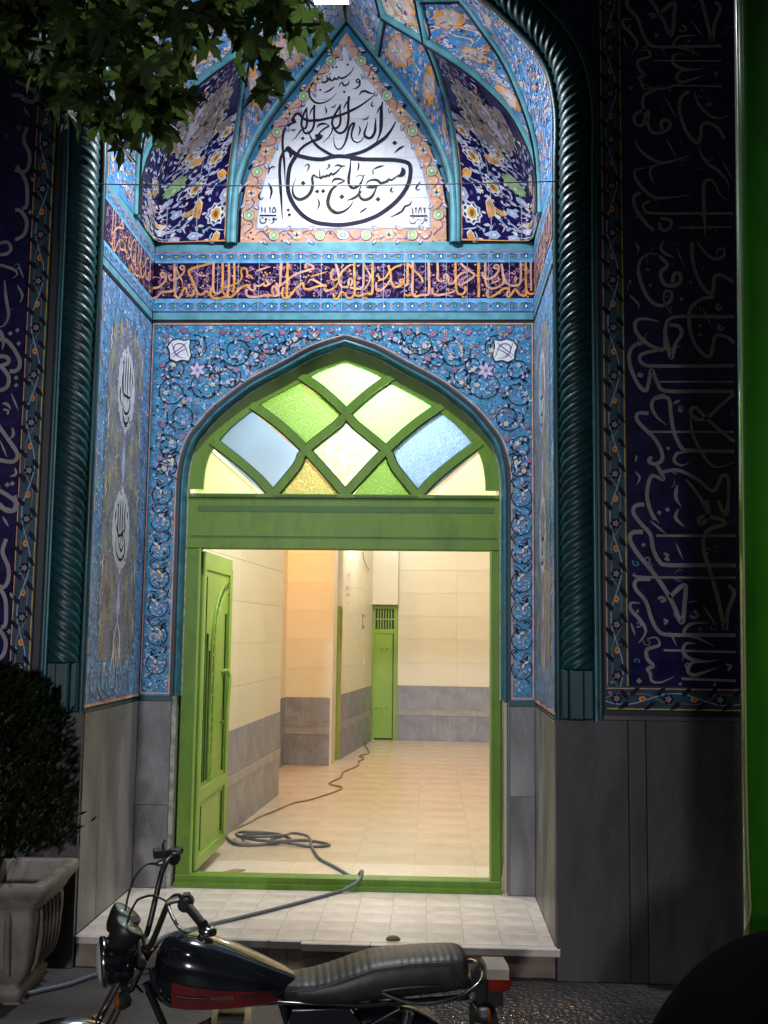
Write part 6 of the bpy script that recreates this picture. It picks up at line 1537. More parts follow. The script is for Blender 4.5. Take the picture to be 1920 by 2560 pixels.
# small things on the corridor wall
u0 = V((-.455, 6.95, 0)); ud = (V((-.235, 8.95, 0)) - u0).normalized(); FN = Plane(u0, ud, (0, 0, 1))
p = Pat(FN); p.h0 = .004
for q in ([(.15, 1.78), (.22, 1.90), (.30, 1.86), (.36, 1.97)], [(.18, 1.74), (.26, 1.82), (.38, 1.80), (.46, 1.95)], [(.20, 1.98), (.28, 2.03), (.34, 1.93)], [(.30, 2.06), (.40, 2.02), (.42, 1.9)], [(.25, 1.70), (.33, 1.73)]): p.ribbon(q, .012, mat('red_scribble_paint', (.42, .10, .10), .6), 1)
p.mb.build('wall_scribble', None, 'small red painted scribble high on the narrow cream wall', 'painted sign')
mb = MB(); mb.prism([FN.P(a, b, .006) for a, b in ((1.28, 1.43), (1.40, 1.43), (1.40, 1.60), (1.28, 1.60))], GREYI, FN.n*-.005); mb.prism([FN.P(a, b, .012) for a, b in ((1.31, 1.46), (1.37, 1.46), (1.37, 1.57), (1.31, 1.57))], PWHITE, FN.n*-.006); mb.build('wall_switch', None, 'small grey switch plate on the narrow wall near the inner door', 'switch')
mb = MB(); mb.prism([FN.P(a, b, .012) for a, b in ((1.42, .98), (1.54, .98), (1.54, 1.05), (1.42, 1.05))], PWHITE, FN.n*-.011); mb.build('wall_socket', None, 'small white socket low on the narrow wall just above the dado', 'socket')
mb = MB(); mb.tube(cr3([FN.P(1.15, 2.36, .02), FN.P(1.14, 2.28, .03), FN.P(1.35, 2.20, .03), FN.P(1.7, 2.17, .015)], 6), .006, GREYI, 6); mb.build('wall_wire', None, 'thin loose grey wire curling from the wall near the lamp', 'wire')

# ================================================================== HOSES
def hose(name, pts, r, m, label, cat='hose', k=5):
    mb = MB(); mb.tube(cr3(pts, k), r, m, 8); return mb.build(name, None, label, cat)
h = .0095
hose('water_hose', [(-.86, 2.42, h), (-.853, 2.395, h), (-.763, 2.179, h), (-.675, 2.107, h), (-.495, 2.18, h), (-.411, 2.356, h), (-.544, 2.517, h), (-.727, 2.468, h), (-.708, 2.296, h*2), (-.579, 2.171, h*3), (-.449, 2.158, h*3), (-.296, 2.312, h), (-.133, 2.191, h), (-.17, 2.125, h), (-.28, 2.12, h), (-.449, 2.168, h*2.6), (-.52, 2.25, h*2.4), (-.46, 2.36, h*3), (-.60, 2.45, h*3), (-.76, 2.40, h*4), (-.74, 2.25, h*4), (-.60, 2.20, h*5), (-.44, 2.26, h*5), (-.40, 2.40, h*4), (-.309, 2.425, h*2), (-.26, 2.30, h), (-.246, 2.152, h), (-.152, 1.756, h), (-.043, 1.536, h), (.05, 1.34, h), (.11, 1.20, .02), (.150, 1.09, .082), (.155, 1.02, .081), (.14, .965, .055), (.06, .92, .014), (.028, .898, h), (-.183, .613, h), (-.394, .351, h), (-.49, .242, h), (-.62, .08, h), (-.673, .0, h), (-.72, -.05, -.02), (-.80, -.075, -.10), (-.879, -.09, -.128), (-.95, -.12, -.128), (-1.021, -.242, -.128), (-1.099, -.325, -.128), (-1.247, -.454, -.128), (-1.6, -.6, -.128)], h, HOSE, 'grey-blue hose coiled inside, running over the threshold and down the step')
hose('thin_cable', [(-.262, 8.60, .008), (-.254, 8.278, .008), (-.175, 7.579, .008), (-.265, 7.238, .008), (-.196, 7.014, .008), (-.239, 6.708, .008), (-.224, 6.357, .008), (-.333, 5.819, .008), (-.32, 5.46, .008), (-.395, 5.005, .008), (-.253, 4.734, .008), (-.451, 4.081, .008), (-.58, 3.857, .008), (-.679, 3.447, .008), (-.757, 3.144, .008), (-.783, 2.935, .008), (-.86, 2.62, .008), (-.885, 2.50, .008)], .0075, HOSEB, 'thin brownish cable snaking along the corridor floor to the inner door', 'cable')
hose('overhead_wire', [(-1.118, -.085, 3.535), (-.5, -.088, 3.522), (0, -.089, 3.519), (.5, -.088, 3.522), (1.118, -.085, 3.535)], .0030, mat('grey_wire_sheath', (.10, .12, .17), .5), 'thin wire strung straight across the recess in front of the white panel', 'wire', 8)
mb = MB(); mb.prism([V(q) for q in ((-.70, 1.30, .002), (-.60, 1.30, .002), (-.55, 1.42, .002), (-.62, 1.43, .002))], mat('brown_cardboard', (.30, .20, .12), .8), V((0, 0, .004))); mb.build('cardboard_scrap', None, 'brown cardboard scrap on the floor at the foot of the open leaf', 'cardboard')
mb = MB(); mb.lathe([(.001, .0), (.03, .0), (.035, .008), (.02, .02), (.001, .022)], Matrix.Translation(V((.36, .06, .0005))) @ Matrix.Diagonal(V((1, .5, 1, 1))), mat('dry_leaf_brown', (.30, .19, .07), .8), 9); mb.build('dry_leaf', None, 'curled brown dry leaf on the porch edge above the seat', 'leaf')
# ================================================================== FLOODLIGHT
fl = empty('floodlight', 'white-hot floodlight hanging at the crown of the arch', 'lamp', (0, .02, 4.575))
T = Matrix.Translation(V((0, .02, 4.575))) @ Matrix.Rotation(R(-10), 4, 'X')
mb = MB(); mb.bevbox((-.10, -.03, -.035), (.10, .05, .035), LAMPH, .008, T); mb.build('housing', fl)
mb = MB(); mb.box((-.085, -.022, -.0375), (.085, .042, -.0352), mat('lamp_face', (.9, .95, 1.0), .3, em=60.0), T); mb.build('lens', fl)
mb = MB(); mb.tube([T @ V((-.108, .0, .0)), T @ V((-.108, .0, .12)), T @ V((.108, .0, .12)), T @ V((.108, 0, 0))], .006, STEELD, 6); mb.tube([V((0, .02, 4.73)), V((0, .02, 5.00))], .008, STEELD, 6); mb.build('bracket', fl)
place(fl)
# ================================================================== GREEN POLE AND WIRE
pole = empty('green_pole', 'thick glossy green steel pole at the right', 'pole', (1.402, -2.2, -.32))
mb = MB(); r0 = .105
mb.lathe([(r0*1.03, -.32), (r0, .2), (r0, 1.5), (r0*.985, 3.0), (r0*.97, 5.5)], Matrix.Translation(V((1.402, -2.2, 0))) , GREENP, 48); mb.build('shaft', pole)
mb = MB(); mb.lathe([(.17, -.359), (.17, -.34), (.13, -.335), (.125, -.27), (.11, -.265)], Matrix.Translation(V((1.402, -2.2, 0))), GREENP, 32); mb.build('base_flange', pole); place(pole); pole.rotation_euler = (0, R(0.75), 0)
mb = MB(); pts = [(1.294+.013*(z_+.335) , y_, z_) for y_, z_ in ((-2.235, 4.2), (-2.236, 3.0), (-2.237, 2.0), (-2.238, 1.4), (-2.24, .95))] + [(1.310, -2.25, .78), (1.308, -2.255, .72), (1.290, -2.26, .66), (1.288, -2.262, .56), (1.305, -2.27, .2), (1.325, -2.28, -.335)]
mb.tube(cr3(pts, 8), .0028, mat('yellowish_wire', (.26, .24, .10), .4), 6); mb.build('pole_wire', None, 'thin yellowish wire running down the left side of the green pole', 'wire')
# ================================================================== BLACK COVERED HUMP IN THE NEAR CORNER
mb = MB(); rs = []
cxh, cyh = 1.255, -2.72
for i in range(40):
    t = math.sin(PI/2*i/39); z = -.319 + t*1.12; rr = .44*math.sqrt(max(0.0, 1 - t**2.6)) + .001
    rs.append([V((cxh + rr*1.0*math.cos(a)*(1+.015*math.sin(3*a+t*4)), cyh + rr*.8*math.sin(a)*(1+.02*math.sin(5*a)), z)) for a in [2*PI*k/40 for k in range(40)]])
mb.rings(rs, SACK); mb.build('black_sack', None, 'large rounded black sack in shadow in front of the green pole', 'sack')

# ================================================================== PLANTER AND SHRUB
pl = empty('planter', 'square grey cast-stone planter with flared rim and fluted sides', 'planter', (-1.42, -.30, -.14))
TP = Matrix.Translation(V((-1.345, -.325, -.14))) @ Matrix.Rotation(R(3), 4, 'Z') @ Matrix.Diagonal(V((1.13, 1.08, 1.03, 1)))
def sq(h, z, rad=.02, n=4, bulge=0.0):
    """rounded square ring"""
    out = []
    for cx, cy, a0 in ((1, 1, 0), (-1, 1, 90), (-1, -1, 180), (1, -1, 270)):
        for k in range(n+1):
            a = R(a0 + 90*k/n); out.append(TP @ V((cx*(h-rad) + rad*math.cos(a), cy*(h-rad) + rad*math.sin(a), z)))
    return out
prof = [(.150, .0), (.165, .004), (.172, .03), (.176, .055), (.160, .062), (.168, .075), (.186, .10), (.204, .15), (.216, .25), (.218, .31), (.214, .335), (.222, .345), (.232, .365), (.256, .395), (.262, .402), (.262, .432), (.256, .438), (.222, .438), (.214, .430), (.205, .34)]
mb = MB(); mb.rings([sq(h*.98, z*1.10) for h, z in prof], PLANT, True, False); mb.build('body', pl)
mb = MB(); mb.add(sq(.206, .385), [tuple(range(20))], SOIL); mb.build('soil', pl)
for side in range(4):
    for k in range(6):
        off = (-.125 + .05*k); Rz = Matrix.Rotation(PI/2*side, 4, 'Z'); mb = MB(); pts = []
        for z in (.115, .15, .20, .26, .32, .35):
            hh = .188 if z < .12 else (.202 if z < .16 else (.209 if z < .21 else .214)); pts.append(TP @ (Rz @ V((hh, off, z*1.04))))
        mb.tube(pts, [.010, .014, .015, .015, .014, .009], PLANT, 7); mb.build('flute', pl)
for cx in (-1, 1):
    for cy in (-1, 1):
        mb = MB(); mb.box((cx*.135-.03, cy*.135-.03, .0005), (cx*.135+.03, cy*.135+.03, .012), PLANT, TP); mb.build('foot', pl)
place(pl)
sh = empty('conifer_shrub', 'dark dense conifer shrub growing in the grey planter', 'shrub', (-1.40, -.29, .25))
mb = MB(); mb.tube([V((-1.40, -.29, .23)), V((-1.41, -.29, .42)), V((-1.40, -.28, .8)), V((-1.41, -.28, 1.1))], [.026, .022, .016, .008], BARK, 8)
r = random.Random(9)
for k in range(14):
    a = r.uniform(0, 6.28); z = r.uniform(.45, 1.0); mb.tube([V((-1.405, -.285, z)), V((-1.405+.22*math.cos(a), -.285+.2*math.sin(a), z+.18))], [.008, .003], BARK, 5)
mb.build('trunk', sh)
mb = MB()
for k in range(4300):
    a = r.uniform(0, 6.28); t = r.random(); z = .43 + t*.78
    lim = (.275*max(0, 1 - t**3.2)**.7 * (.78 + .22*min(1, t*5)) + .03) * (1 + .20*math.sin(3*a + 7*t) + .14*math.sin(8*a - 11*t))
    rr = lim * math.sqrt(r.uniform(.2, 1)) * (1.22 if r.random() < .06 else 1); c = V((-1.38 + rr*math.cos(a), -.32 + rr*.85*math.sin(a), z + r.uniform(-.02, .02)))
    d = V((math.cos(a)*.6 + r.uniform(-.4, .4), math.sin(a)*.6 + r.uniform(-.4, .4), r.uniform(.2, 1.0))).normalized(); s = d.cross(V((r.uniform(-1, 1), r.uniform(-1, 1), .3))).normalized(); L = r.uniform(.030, .058)
    mb.add([c, c + d*L*.5 + s*.007, c + d*L, c + d*L*.5 - s*.007], [(0, 1, 2, 3)], CONIF)
    if k % 2: e = s.cross(d); mb.add([c, c + d*L*.45 + e*.007, c + d*L*.9, c + d*L*.45 - e*.007], [(0, 1, 2, 3)], CONIF)
mb.build('foliage', sh); place(sh)

# ================================================================== PLANE TREE BRANCH
tree = empty('plane_tree', 'plane tree branch of dark lobed leaves hanging over the portal', 'tree', (-1.75, -1.6, 4.0))
def leaf_mesh():
    lob = [(-90, .08), (-66, .22), (-48, .50), (-40, .44), (-28, .70), (-16, .46), (-12, .50), (-4, .33), (6, .46), (10, .64), (20, .70), (28, .98), (37, .68), (44, .66), (54, .36), (62, .48), (68, .74), (76, .72), (84, .86), (90, 1.10)]
    full = lob + [(180-a, q) for a, q in reversed(lob[1:-1])]
    pts = []
    for a, q in full:
        x, y = q*math.cos(R(a)), q*math.sin(R(a)); pts.append((x*.58, y*.58))
    mb = MB(); vs = [V((0, .12*.58, 0))] + [V((x, y, -.55*(x*x + .5*y*y) + .04*math.sin(9*x))) for x, y in pts]; n = len(pts)
    mb.add(vs, [(0, i+1, (i+1) % n + 1) for i in range(n)], LEAF, True)
    mb.tube([V((0, -.05, 0)), V((.01, -.22, .01)), V((.0, -.42, .05))], [.008, .007, .006], LEAF, 4)
    me = bpy.data.meshes.new('leaf'); me.from_pydata([tuple(v) for v in mb.v], [], mb.f); me.materials.append(LEAF); me.update(); return me
LM = leaf_mesh()
for (x, y, z, s, rx, ry, rz) in LEAVES:
    o = bpy.data.objects.new('leaf', LM); COL.objects.link(o); o.parent = tree; o.matrix_parent_inverse = Matrix.Translation(-tree.location)
    o.location = (x, y, z); o.scale = (s, s, s); o.rotation_euler = (rx, ry, rz)
mb = MB()
for q in TWIGS:
    mb.tube(cr3([V(p) for p in q], 5), [.010*(1 - .75*i/(len(q)*5)) + .0015 for i in range((len(q)-1)*5+1)], BARK, 6)
o = mb.build('branch', tree); place_b = o; o.matrix_parent_inverse = Matrix.Translation(-tree.location)

# ================================================================== MOTORCYCLE (built facing +x on the origin, then turned and set down)
moto = empty('motorcycle', 'small black and red commuter motorcycle parked across the step, bars turned', 'motorcycle', (0, 0, 0))
def mp(mb, name, parent=None, label=None): return mb.build(name, parent or moto, label)
def sup(cx, hy, hz, z, n=20, e=2.6):
    """superellipse section at x = cx"""
    out = []
    for k in range(n):
        a = 2*PI*k/n; c, s_ = math.cos(a), math.sin(a)
        out.append(V((cx, hy*math.copysign(abs(c)**(2/e), c), z + hz*math.copysign(abs(s_)**(2/e), s_))))
    return out
Y90 = Matrix.Rotation(PI/2, 4, 'X')
def axle(x, y, z): return Matrix.Translation(V((x, y, z))) @ Y90
# wheels
def wheel(x, zc, name, TF=None):
    TT = (TF or Matrix.Identity(4)); g = empty(name, None, None); g.parent = moto
    A = TT @ axle(x, 0, zc)
    mb = MB(); prof = [(.230, -.034), (.252, -.041), (.276, -.036), (.289, -.018), (.292, 0), (.289, .018), (.276, .036), (.252, .041), (.230, .034), (.224, 0)]
    mb.rings([[A @ V((q*math.cos(a), q*math.sin(a), h_)) for q, h_ in prof] for a in [2*PI*k/40 for k in range(40)]], RUB, True, False, True); mb.build('tyre', g)
    mb = MB(); prof = [(.226, -.026), (.233, -.030), (.233, .030), (.226, .026), (.212, .010), (.212, -.010)]
    mb.rings([[A @ V((q*math.cos(a), q*math.sin(a), h_)) for q, h_ in prof] for a in [2*PI*k/40 for k in range(40)]], CHROME, True, False, True); mb.build('rim', g)
    mb = MB(); mb.lathe([(.018, -.06), (.055, -.045), (.058, -.03), (.050, 0), (.058, .03), (.055, .045), (.018, .06)], A, ALU, 20); mb.build('hub', g)
    for k in range(18):
        a = 2*PI*k/18; s_ = .03 if k % 2 else -.03; mb = MB(); mb.tube([A @ V((.05*math.cos(a+.35*(1 if k % 4 < 2 else -1)), .05*math.sin(a+.35*(1 if k % 4 < 2 else -1)), s_)), A @ V((.215*math.cos(a), .215*math.sin(a), 0))], .0022, CHROME, 4); mb.build('spoke', g)
wheel(0, .292, 'rear_wheel')
# steering assembly turned to the left stop
SA = V((.925, 0, .80)); axis = V((-.45, 0, .893)).normalized()
STEER = Matrix.Translation(SA) @ Matrix.Rotation(R(STEER_DEG), 4, axis) @ Matrix.Translation(-SA)
def S(p): return STEER @ V(p)
wheel(1.225, .292, 'front_wheel', STEER)
for y in (.085, -.085):
    mb = MB(); mb.tube([S((1.225, y, .292)), S((1.10, y, .545))], .0225, ALU, 12); mb.tube([S((1.10, y, .545)), S((1.085, y, .575))], .027, BPLAST, 12); mb.tube([S((1.09, y, .56)), S((.955, y, .835))], .0155, CHROME, 12); mp(mb, 'fork_leg')
mb = MB(); mb.tube([S((1.0, -.10, .76)), S((1.0, .10, .76))], .020, BPLAST, 10); mb.tube([S((.945, -.10, .86)), S((.945, .10, .86))], .016, BPLAST, 10); mb.tube([S((.985, 0, .72)), S((.915, 0, .875))], .024, BPLAST, 12); mp(mb, 'fork_yoke')
mb = MB()
def fender(cx, cz, rad, a0, a1, wdt, m, T=None):
    rs = []
    for k in range(19):
        a = R(a0 + (a1-a0)*k/18); row = []
        for j in range(9):
            t = -1 + 2*j/8; q = rad - .035*abs(t)**2.5; row.append(V((cx + q*math.cos(a), wdt*t, cz + q*math.sin(a))))
        for j in range(8, -1, -1):
            t = -1 + 2*j/8; q = rad - .004 - .035*abs(t)**2.5; row.append(V((cx + q*math.cos(a), wdt*.97*t, cz + q*math.sin(a))))
        rs.append([T @ p for p in row] if T else row)
    b = MB(); b.rings(rs, m); return b
mp(fender(1.225, .292, .335, 20, 165, .062, CHROME, STEER), 'front_fender')
mp(fender(0, .292, .350, 20, 168, .075, BPAINT), 'rear_fender')
# headlight
HT = STEER @ Matrix.Translation(V((1.065, 0, .835))) @ Matrix.Rotation(PI/2 + R(4), 4, 'Y')
mb = MB(); mb.lathe([(.001, -.115), (.035, -.112), (.065, -.09), (.083, -.05), (.088, -.01), (.088, .01)], HT, BPAINT, 28); hl = mp(mb, 'headlight')
mb = MB(); mb.lathe([(.086, .0), (.0925, .004), (.093, .022), (.086, .027), (.083, .022)], HT, CHROME, 28, True, False); mb.build('rim', hl)
mb = MB(); mb.lathe([(.084, .018), (.07, .033), (.04, .042), (.001, .046)], HT, LENS, 24); mb.build('lens', hl)
for y in (.118, -.118):
    mb = MB(); mb.tube([S((1.0, y*.8, .82)), S((1.04, y, .835))], .012, BPLAST, 8); mp(mb, 'headlight_ear')
    I = STEER @ Matrix.Translation(V((1.02, y*1.55, .765))) @ Matrix.Rotation(PI/2, 4, 'Y')
    mb = MB(); mb.lathe([(.001, -.035), (.020, -.03), (.030, -.008), (.031, .012)], I, BPLAST, 16); mb.tube([S((1.005, y*.9, .775)), S((1.005, y*1.5, .765))], .007, STEELD, 6); ind_ = mp(mb, 'indicator'); mb = MB(); mb.lathe([(.030, .0125), (.026, .024), (.001, .030)], I, ORNL, 16); mb.build('lens', ind_)
# twin instruments
for y in (.062, -.062):
    G = STEER @ Matrix.Translation(V((.995, y*1.05, .985))) @ Matrix.Rotation(R(-34), 4, 'Y') @ Matrix.Scale(1.16, 4)
    mb = MB(); mb.lathe([(.001, -.075), (.028, -.073), (.040, -.055), (.051, -.02), (.054, .004), (.050, .010), (.046, .008)], G, BPLAST, 22); gq = mp(mb, 'gauge')
    mb = MB(); mb.lathe([(.047, .003), (.046, .0085), (.001, .010)], G, DIAL, 22); mb.build('dial', gq)
    mb = MB(); mb.box((-.034, -.0015, .0105), (.004, .0015, .0125), RED, G @ Matrix.Rotation(R(40 if y > 0 else -30), 4, 'Z')); mb.build('needle', gq)
mb = MB(); mb.box((.965, -.085, .905), (1.03, .085, .945), BPLAST, STEER); mb.box((.955, -.03, .86), (1.02, .03, .99), BPLAST, STEER); mp(mb, 'gauge_bracket')
# handlebar
def HB(p):
    return S((p[0], p[1], p[2] + .105*max(0, min(1, (p[2]-.90)/.10))))
HT2 = STEER @ Matrix.Translation(V((0, 0, .105)))
hb = [(.765, .375, 1.005), (.795, .28, 1.02), (.815, .215, 1.035), (.845, .165, 1.02), (.905, .075, .915), (.925, .045, .895), (.928, 0, .892)]
hb = hb + [(x, -y, z) for x, y, z in reversed(hb[:-1])]
mb = MB(); mb.tube([HB(p) for p in cr3(hb, 5)], .0115, STEELD, 10); mp(mb, 'handlebar')
for sy in (1, -1):
    g0, g1 = V((.762, sy*.385, 1.003)), V((.797, sy*.275, 1.021)); d = (g1-g0)
    mb = MB(); mb.tube([HB(g0 - d*.02), HB(g0 + d*.05), HB(g0 + d*.1), HB(g0 + d*1.0)], [.0185, .0195, .0165, .0170], RUB, 14); grip = mp(mb, 'grip')
    c = V((.806, sy*.240, 1.028)); mb = MB(); mb.lathe([(.020, -.03), (.027, -.024), (.027, .024), (.020, .03)], HT2 @ Matrix.Translation(c) @ Matrix.Rotation(PI/2, 4, 'X') @ Matrix.Rotation(R(-18*sy), 4, 'Y'), BPLAST, 14); mb.box((.79, sy*.24-.016, 1.03), (.815, sy*.24+.016, 1.062), BPLAST, HT2); mp(mb, 'switch_pod')
    c = V((.828, sy*.192, 1.030)); mb = MB(); mb.tube([HB((.82, sy*.20, 1.03)), HB((.858, sy*.198, 1.022)), HB((.872, sy*.205, 1.016))], [.014, .012, .009], ALU, 10); mb.tube([HB(q) for q in cr3([(.866, sy*.20, 1.012), (.862, sy*.245, 1.0), (.838, sy*.31, .985), (.815, sy*.36, .985), (.812, sy*.375, .992)], 5)], [.0075]*18 + [.0085]*3, ALU, 8, flat=.7); mp(mb, 'lever')
    mb = MB(); mb.tube([HB(q) for q in cr3([(.868, sy*.195, 1.02), (.93, sy*.15, 1.03), (1.0, sy*.06, .95), (1.0, sy*.02, .80), (.93, 0, .70)], 6)], .0045, RUB, 6); mp(mb, 'cable')
mb = MB(); mb.bevbox((.835, -.235, 1.045), (.885, -.185, 1.075), BPLAST, .004, HT2); mb.tube([HB((.845, -.185, 1.03)), HB((.85, -.185, 1.10)), HB((.842, -.178, 1.125))], [.006, .006, .004], CHROME, 8); mp(mb, 'brake_reservoir')
# tank
ts = []
for x, hy, z0, z1 in ((.335, .022, .722, .742), (.35, .060, .695, .762), (.40, .090, .676, .790), (.48, .114, .662, .828), (.57, .128, .655, .868), (.66, .135, .650, .902), (.74, .134, .650, .922), (.81, .124, .66, .925), (.855, .100, .68, .905), (.878, .064, .71, .865), (.886, .02, .74, .82)):
    ts.append(sup(x, hy, (z1-z0)/2, (z0+z1)/2, 28, 2.5))
mb = MB(); mb.rings(ts, BPAINT); tank = mp(mb, 'tank')
mb = MB(); mb.lathe([(.034, -.006), (.036, .0), (.036, .012), (.032, .020), (.001, .022)], Matrix.Translation(V((.69, 0, .925))) @ Matrix.Rotation(R(-4), 4, 'Y'), CHROME, 22); mb.box((-.012, -.006, .02), (.028, .006, .032), CHROME, Matrix.Translation(V((.69, 0, .925)))); mb.build('filler_cap', tank)
for sy in (1, -1):                                                     # red lower band with dark line and small maker's lettering
    mb = MB(); a = []; b = []
    for x, hy, z in ((.40, .080, .715), (.45, .103, .712), (.52, .1185, .708), (.60, .129, .705), (.68, .1335, .704), (.75, .1325, .706), (.81, .122, .712)):
        a.append((x, sy*(hy-.001), z-.020)); b.append((x, sy*(hy+.0045), z+.020 + (x-.40)*.13))
    n = len(a); f = [(i, i+1, n+i+1, n+i) for i in range(n-1)]
    if sy > 0: f = [q[::-1] for q in f]
    mb.add(a + b, f, RPAINT, True); mb.build('side_stripe', tank)
    mb = MB(); mb.tube([V((x, sy*(hy+.003), z+.006)) for x, hy, z in ((.44, .104, .725), (.50, .120, .722), (.555, .1275, .720))], .004, BLACK, 5); mb.build('pinstripe', tank); mb = MB(); mb.tube([V((x, sy*(hy+.003), z+.006)) for x, hy, z in ((.685, .138, .722), (.74, .137, .724), (.79, .130, .730))], .004, BLACK, 5); mb.build('pinstripe', tank)
cu = bpy.data.curves.new('maker_lettering', 'FONT'); cu.body = 'HONDA'; cu.size = .021; cu.extrude = .0006; cu.align_x = 'CENTER'; cu.align_y = 'CENTER'; cu.space_character = 1.15
tmp = bpy.data.objects.new('tmp_text', cu); COL.objects.link(tmp); bpy.context.view_layer.update()
me = bpy.data.meshes.new_from_object(tmp.evaluated_get(bpy.context.evaluated_depsgraph_get())); bpy.data.objects.remove(tmp)
me.materials.clear(); me.materials.append(mat('worn_silver_print', (.10, .085, .075), .5))
lt = bpy.data.objects.new('maker_lettering', me); COL.objects.link(lt); lt.parent = tank
lt.matrix_local = Matrix.Translation(V((.62, .1385, .726))) @ Matrix(((-1, 0, 0, 0), (0, 0, 1, 0), (0, 1, 0, 0), (0, 0, 0, 1)))
# seat: low at the front, ribbed hump behind
ss = []
SEAT = [(.405, .055, .715, .735), (.39, .082, .690, .752), (.34, .104, .680, .758), (.28, .116, .675, .764), (.20, .126, .672, .785), (.12, .131, .676, .812), (.05, .132, .684, .832), (-.04, .131, .692, .843), (-.14, .129, .700, .848), (-.24, .124, .708, .852), (-.295, .117, .716, .850), (-.316, .10, .71, .842), (-.322, .07, .74, .815)]
n_s = 150
for i in range(n_s + 1):                                                # close sections: faint stitched flutes across the top
    x = .405 + (-.322 - .405)*i/n_s
    k = max(j for j in range(len(SEAT)-1) if SEAT[j][0] >= x - 1e-9); A, B = SEAT[k], SEAT[k+1]; t = (A[0]-x)/(A[0]-B[0])
    hy, z0, z1 = (A[q] + (B[q]-A[q])*t for q in (1, 2, 3))
    fl_ = .0014*abs(math.sin(PI*(x+.4)/.028)) if -.29 < x < .33 else 0
    ring = sup(x, hy, (z1-z0)/2, (z0+z1)/2, 26, 3.4)
    ss.append([V((p.x, p.y, p.z + (fl_ if p.z > z1 - .02 else 0))) for p in ring])
mb = MB(); mb.rings(ss, VINYL); seat = mp(mb, 'seat')
mb = MB(); mb.tube([V((x, .1275 - (.02 if x < -.28 or x > .3 else 0), z)) for x, z in ((.36, .735), (.28, .745), (.15, .785), (.05, .818), (-.1, .836), (-.25, .840))], .003, VINYL, 5); mb.build('seam', seat)
mb = MB(); mb.tube(cr3([V(p) for p in ((.02, .136, .742), (-.05, .142, .752), (-.15, .140, .756), (-.20, .132, .752))], 5), .008, BPLAST, 7); mp(mb, 'seat_strap')
# tail light on its bracket
mb = MB(); mb.box((-.040, -.045, -.060), (.022, .045, .040), BPLAST, Matrix.Translation(V((-.425, 0, .700)))); mb.prism([V((-.40, y_, z_)) for y_, z_ in ((.012, .64), (.012, .74), (-.012, .74), (-.012, .64))], STEELD, V((.06, 0, -.11))); tl = mp(mb, 'tail_bracket')
mb = MB(); mb.rings([sup(-.405, .060, .050, .735, 18, 3), sup(-.44, .062, .052, .735, 18, 3), sup(-.485, .056, .045, .735, 18, 3), sup(-.50, .035, .028, .735, 18, 3)], REDL); mb.build('tail_lens', tl)
mb = MB(); mb.prism([V((-.395, y_, z_)) for y_, z_ in ((.068, .752), (.066, .790), (.045, .802), (-.045, .802), (-.066, .790), (-.068, .752))], BEIGE, V((-.088, 0, -.004))); mb.build('tail_cover', tl)
mb = MB(); mb.prism([V(q) for q in ((-.405, .02, .775), (-.375, .02, .80), (-.345, .02, .76), (-.375, .02, .62), (-.415, .02, .50), (-.465, .02, .40), (-.505, .02, .42), (-.455, .02, .56))], BPLAST, V((0, -.04, 0))); mp(mb, 'tail_stay')
# frame, engine, exhaust, shocks, side covers
mb = MB()
for q in (((.90, 0, .80), (.82, 0, .66), (.45, 0, .66), (.20, 0, .68)), ((.92, 0, .74), (.80, .0, .48), (.72, 0, .30), (.62, 0, .22)), ((.40, 0, .66), (.34, 0, .45), (.36, 0, .26), (.45, 0, .22))): mb.tube(cr3([V(p) for p in q], 5), .016, BPAINT, 8)
for y in (.10, -.10):
    mb.tube([V((.42, y*.5, .68)), V((.1, y, .675)), V((-.32, y, .70))], .012, BPAINT, 8); mb.tube([V((.36, y*.8, .30)), V((-.01, y, .292))], .014, BPAINT, 8); mb.tube([V((.34, y*.8, .45)), V((-.05, y, .66))], .010, BPAINT, 8)
mp(mb, 'frame')
eng = MB(); eng.rings([sup(.34, .10, .10, .33, 16, 3), sup(.42, .125, .135, .33, 16, 3), sup(.55, .13, .13, .32, 16, 3), sup(.66, .11, .10, .33, 16, 3)], ALU); eng = mp(eng, 'engine')
for k in range(9):
    mb = MB(); mb.box((.515, -.082, .452 + k*.019), (.665, .082, .458 + k*.019), ALU, Matrix.Translation(V((0, 0, 0)))); mb.build('cooling_fin', eng)
mb = MB(); mb.box((.54, -.06, .44), (.64, .06, .63), STEELD); mb.build('cylinder', eng)
mb = MB(); mb.lathe([(.001, .0), (.075, .0), (.082, -.012), (.06, -.03), (.001, -.034)], Matrix.Translation(V((.47, .128, .32))) @ Matrix.Rotation(PI/2, 4, 'X'), ALU, 22); mb.build('engine_cover', eng)
mb = MB(); mb.tube(cr3([V(p) for p in ((.665, -.02, .58), (.75, -.06, .50), (.74, -.10, .30), (.60, -.13, .22), (.30, -.14, .22))], 6), .019, CHROME, 10); mb.tube([V((.30, -.14, .22)), V((.20, -.145, .23)), V((-.35, -.15, .30)), V((-.40, -.15, .305))], [.022, .040, .042, .030], CHROME, 14); mp(mb, 'exhaust')
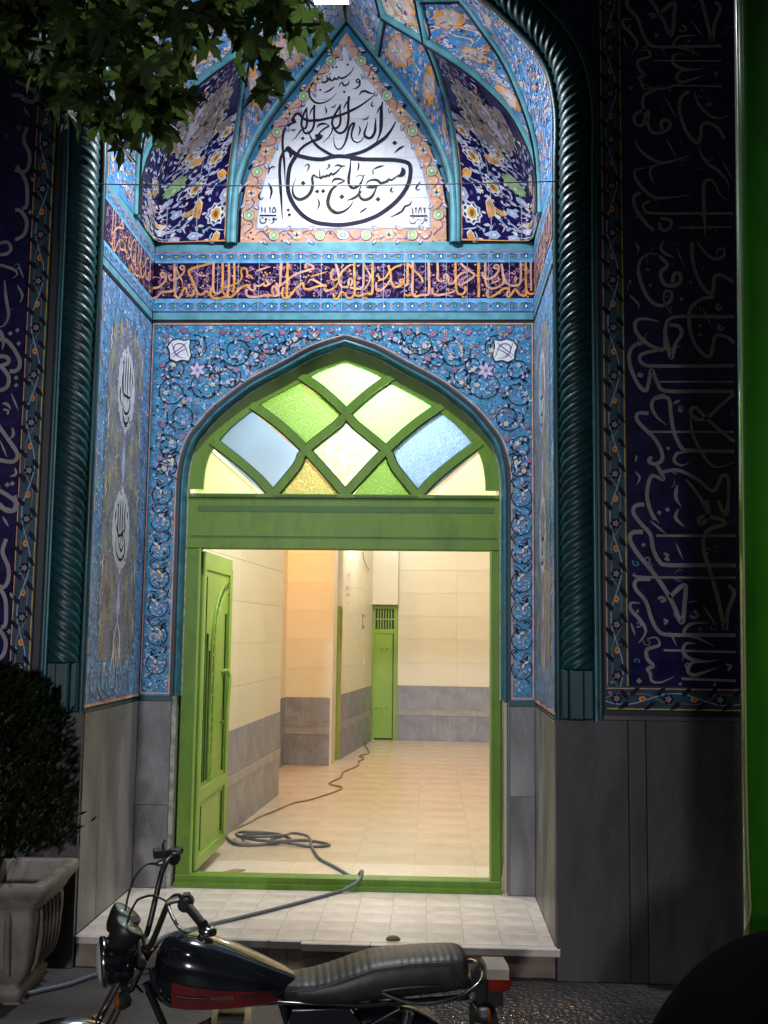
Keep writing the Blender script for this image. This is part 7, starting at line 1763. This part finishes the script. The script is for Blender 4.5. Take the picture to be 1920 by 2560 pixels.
for y in (.125, -.125):
    mb = MB(); a, b = V((0, y, .30)), V((-.08, y, .66)); mb.tube([a, b], .009, CHROME, 8)
    pts = [a.lerp(b, .12 + .62*i/90) + V((.027*math.cos(i*.72), .027*math.sin(i*.72), 0)) for i in range(91)]; mb.tube(pts, .005, CHROME, 5); mb.tube([a.lerp(b, .74), a.lerp(b, .99)], .026, CHROME, 12); mp(mb, 'shock_absorber')
    sd = MB(); sd.rings([[V((x, y*s_ , z)) for x, z in ((.12, .50), (.35, .47), (.39, .56), (.36, .665), (.14, .67), (.09, .60))] for s_ in (.80, .98)], BPAINT, False); mp(sd, 'side_cover')
mb = MB(); mb.tube([V((.10, .12, .50)), V((.0, .12, .345)), V((.30, .11, .33)), V((.40, .11, .39)), V((.0, .12, .385)), V((-.05, .12, .30))], .010, BPAINT, 6); mp(mb, 'chain_guard')
for y in (.20, -.20):
    mb = MB(); mb.tube([V((.50, y*.5, .22)), V((.50, y*1.35, .225))], .011, STEELD, 8); mb.tube([V((.50, y*.95, .225)), V((.50, y*1.4, .225))], .019, RUB, 10); mp(mb, 'footrest')
    I = Matrix.Translation(V((-.36, y*.9, .66))) @ Matrix.Rotation(-PI/2, 4, 'Y'); mb = MB(); mb.lathe([(.001, -.035), (.020, -.03), (.030, -.008), (.031, .012)], I, BPLAST, 16); mb.tube([V((-.33, y*.4, .67)), V((-.35, y*.9, .66))], .007, STEELD, 6); q = mp(mb, 'indicator'); mb = MB(); mb.lathe([(.030, .0125), (.026, .024), (.001, .030)], I, ORNL, 16); mb.build('lens', q)
mb = MB(); mb.tube([V((.42, .10, .22)), V((.36, .19, .10)), V((.33, .235, .016))], .010, STEELD, 8); mb.box((.305, .215, -.002), (.355, .26, .010), STEELD); mp(mb, 'side_stand')
mb = MB(); mb.tube(cr3([V(p) for p in ((.02, .135, .735), (-.10, .150, .70), (-.26, .150, .715), (-.37, .10, .765), (-.37, -.10, .765), (-.26, -.150, .715), (-.10, -.150, .70))], 6), .0095, CHROME, 8); mp(mb, 'grab_rail')
moto.matrix_world = Matrix.Translation(V(MOTO_LOC)) @ Matrix.Rotation(R(180 + MOTO_YAW), 4, 'Z') @ Matrix.Rotation(R(-MOTO_LEAN), 4, 'X') @ Matrix.Scale(MOTO_SCALE, 4)
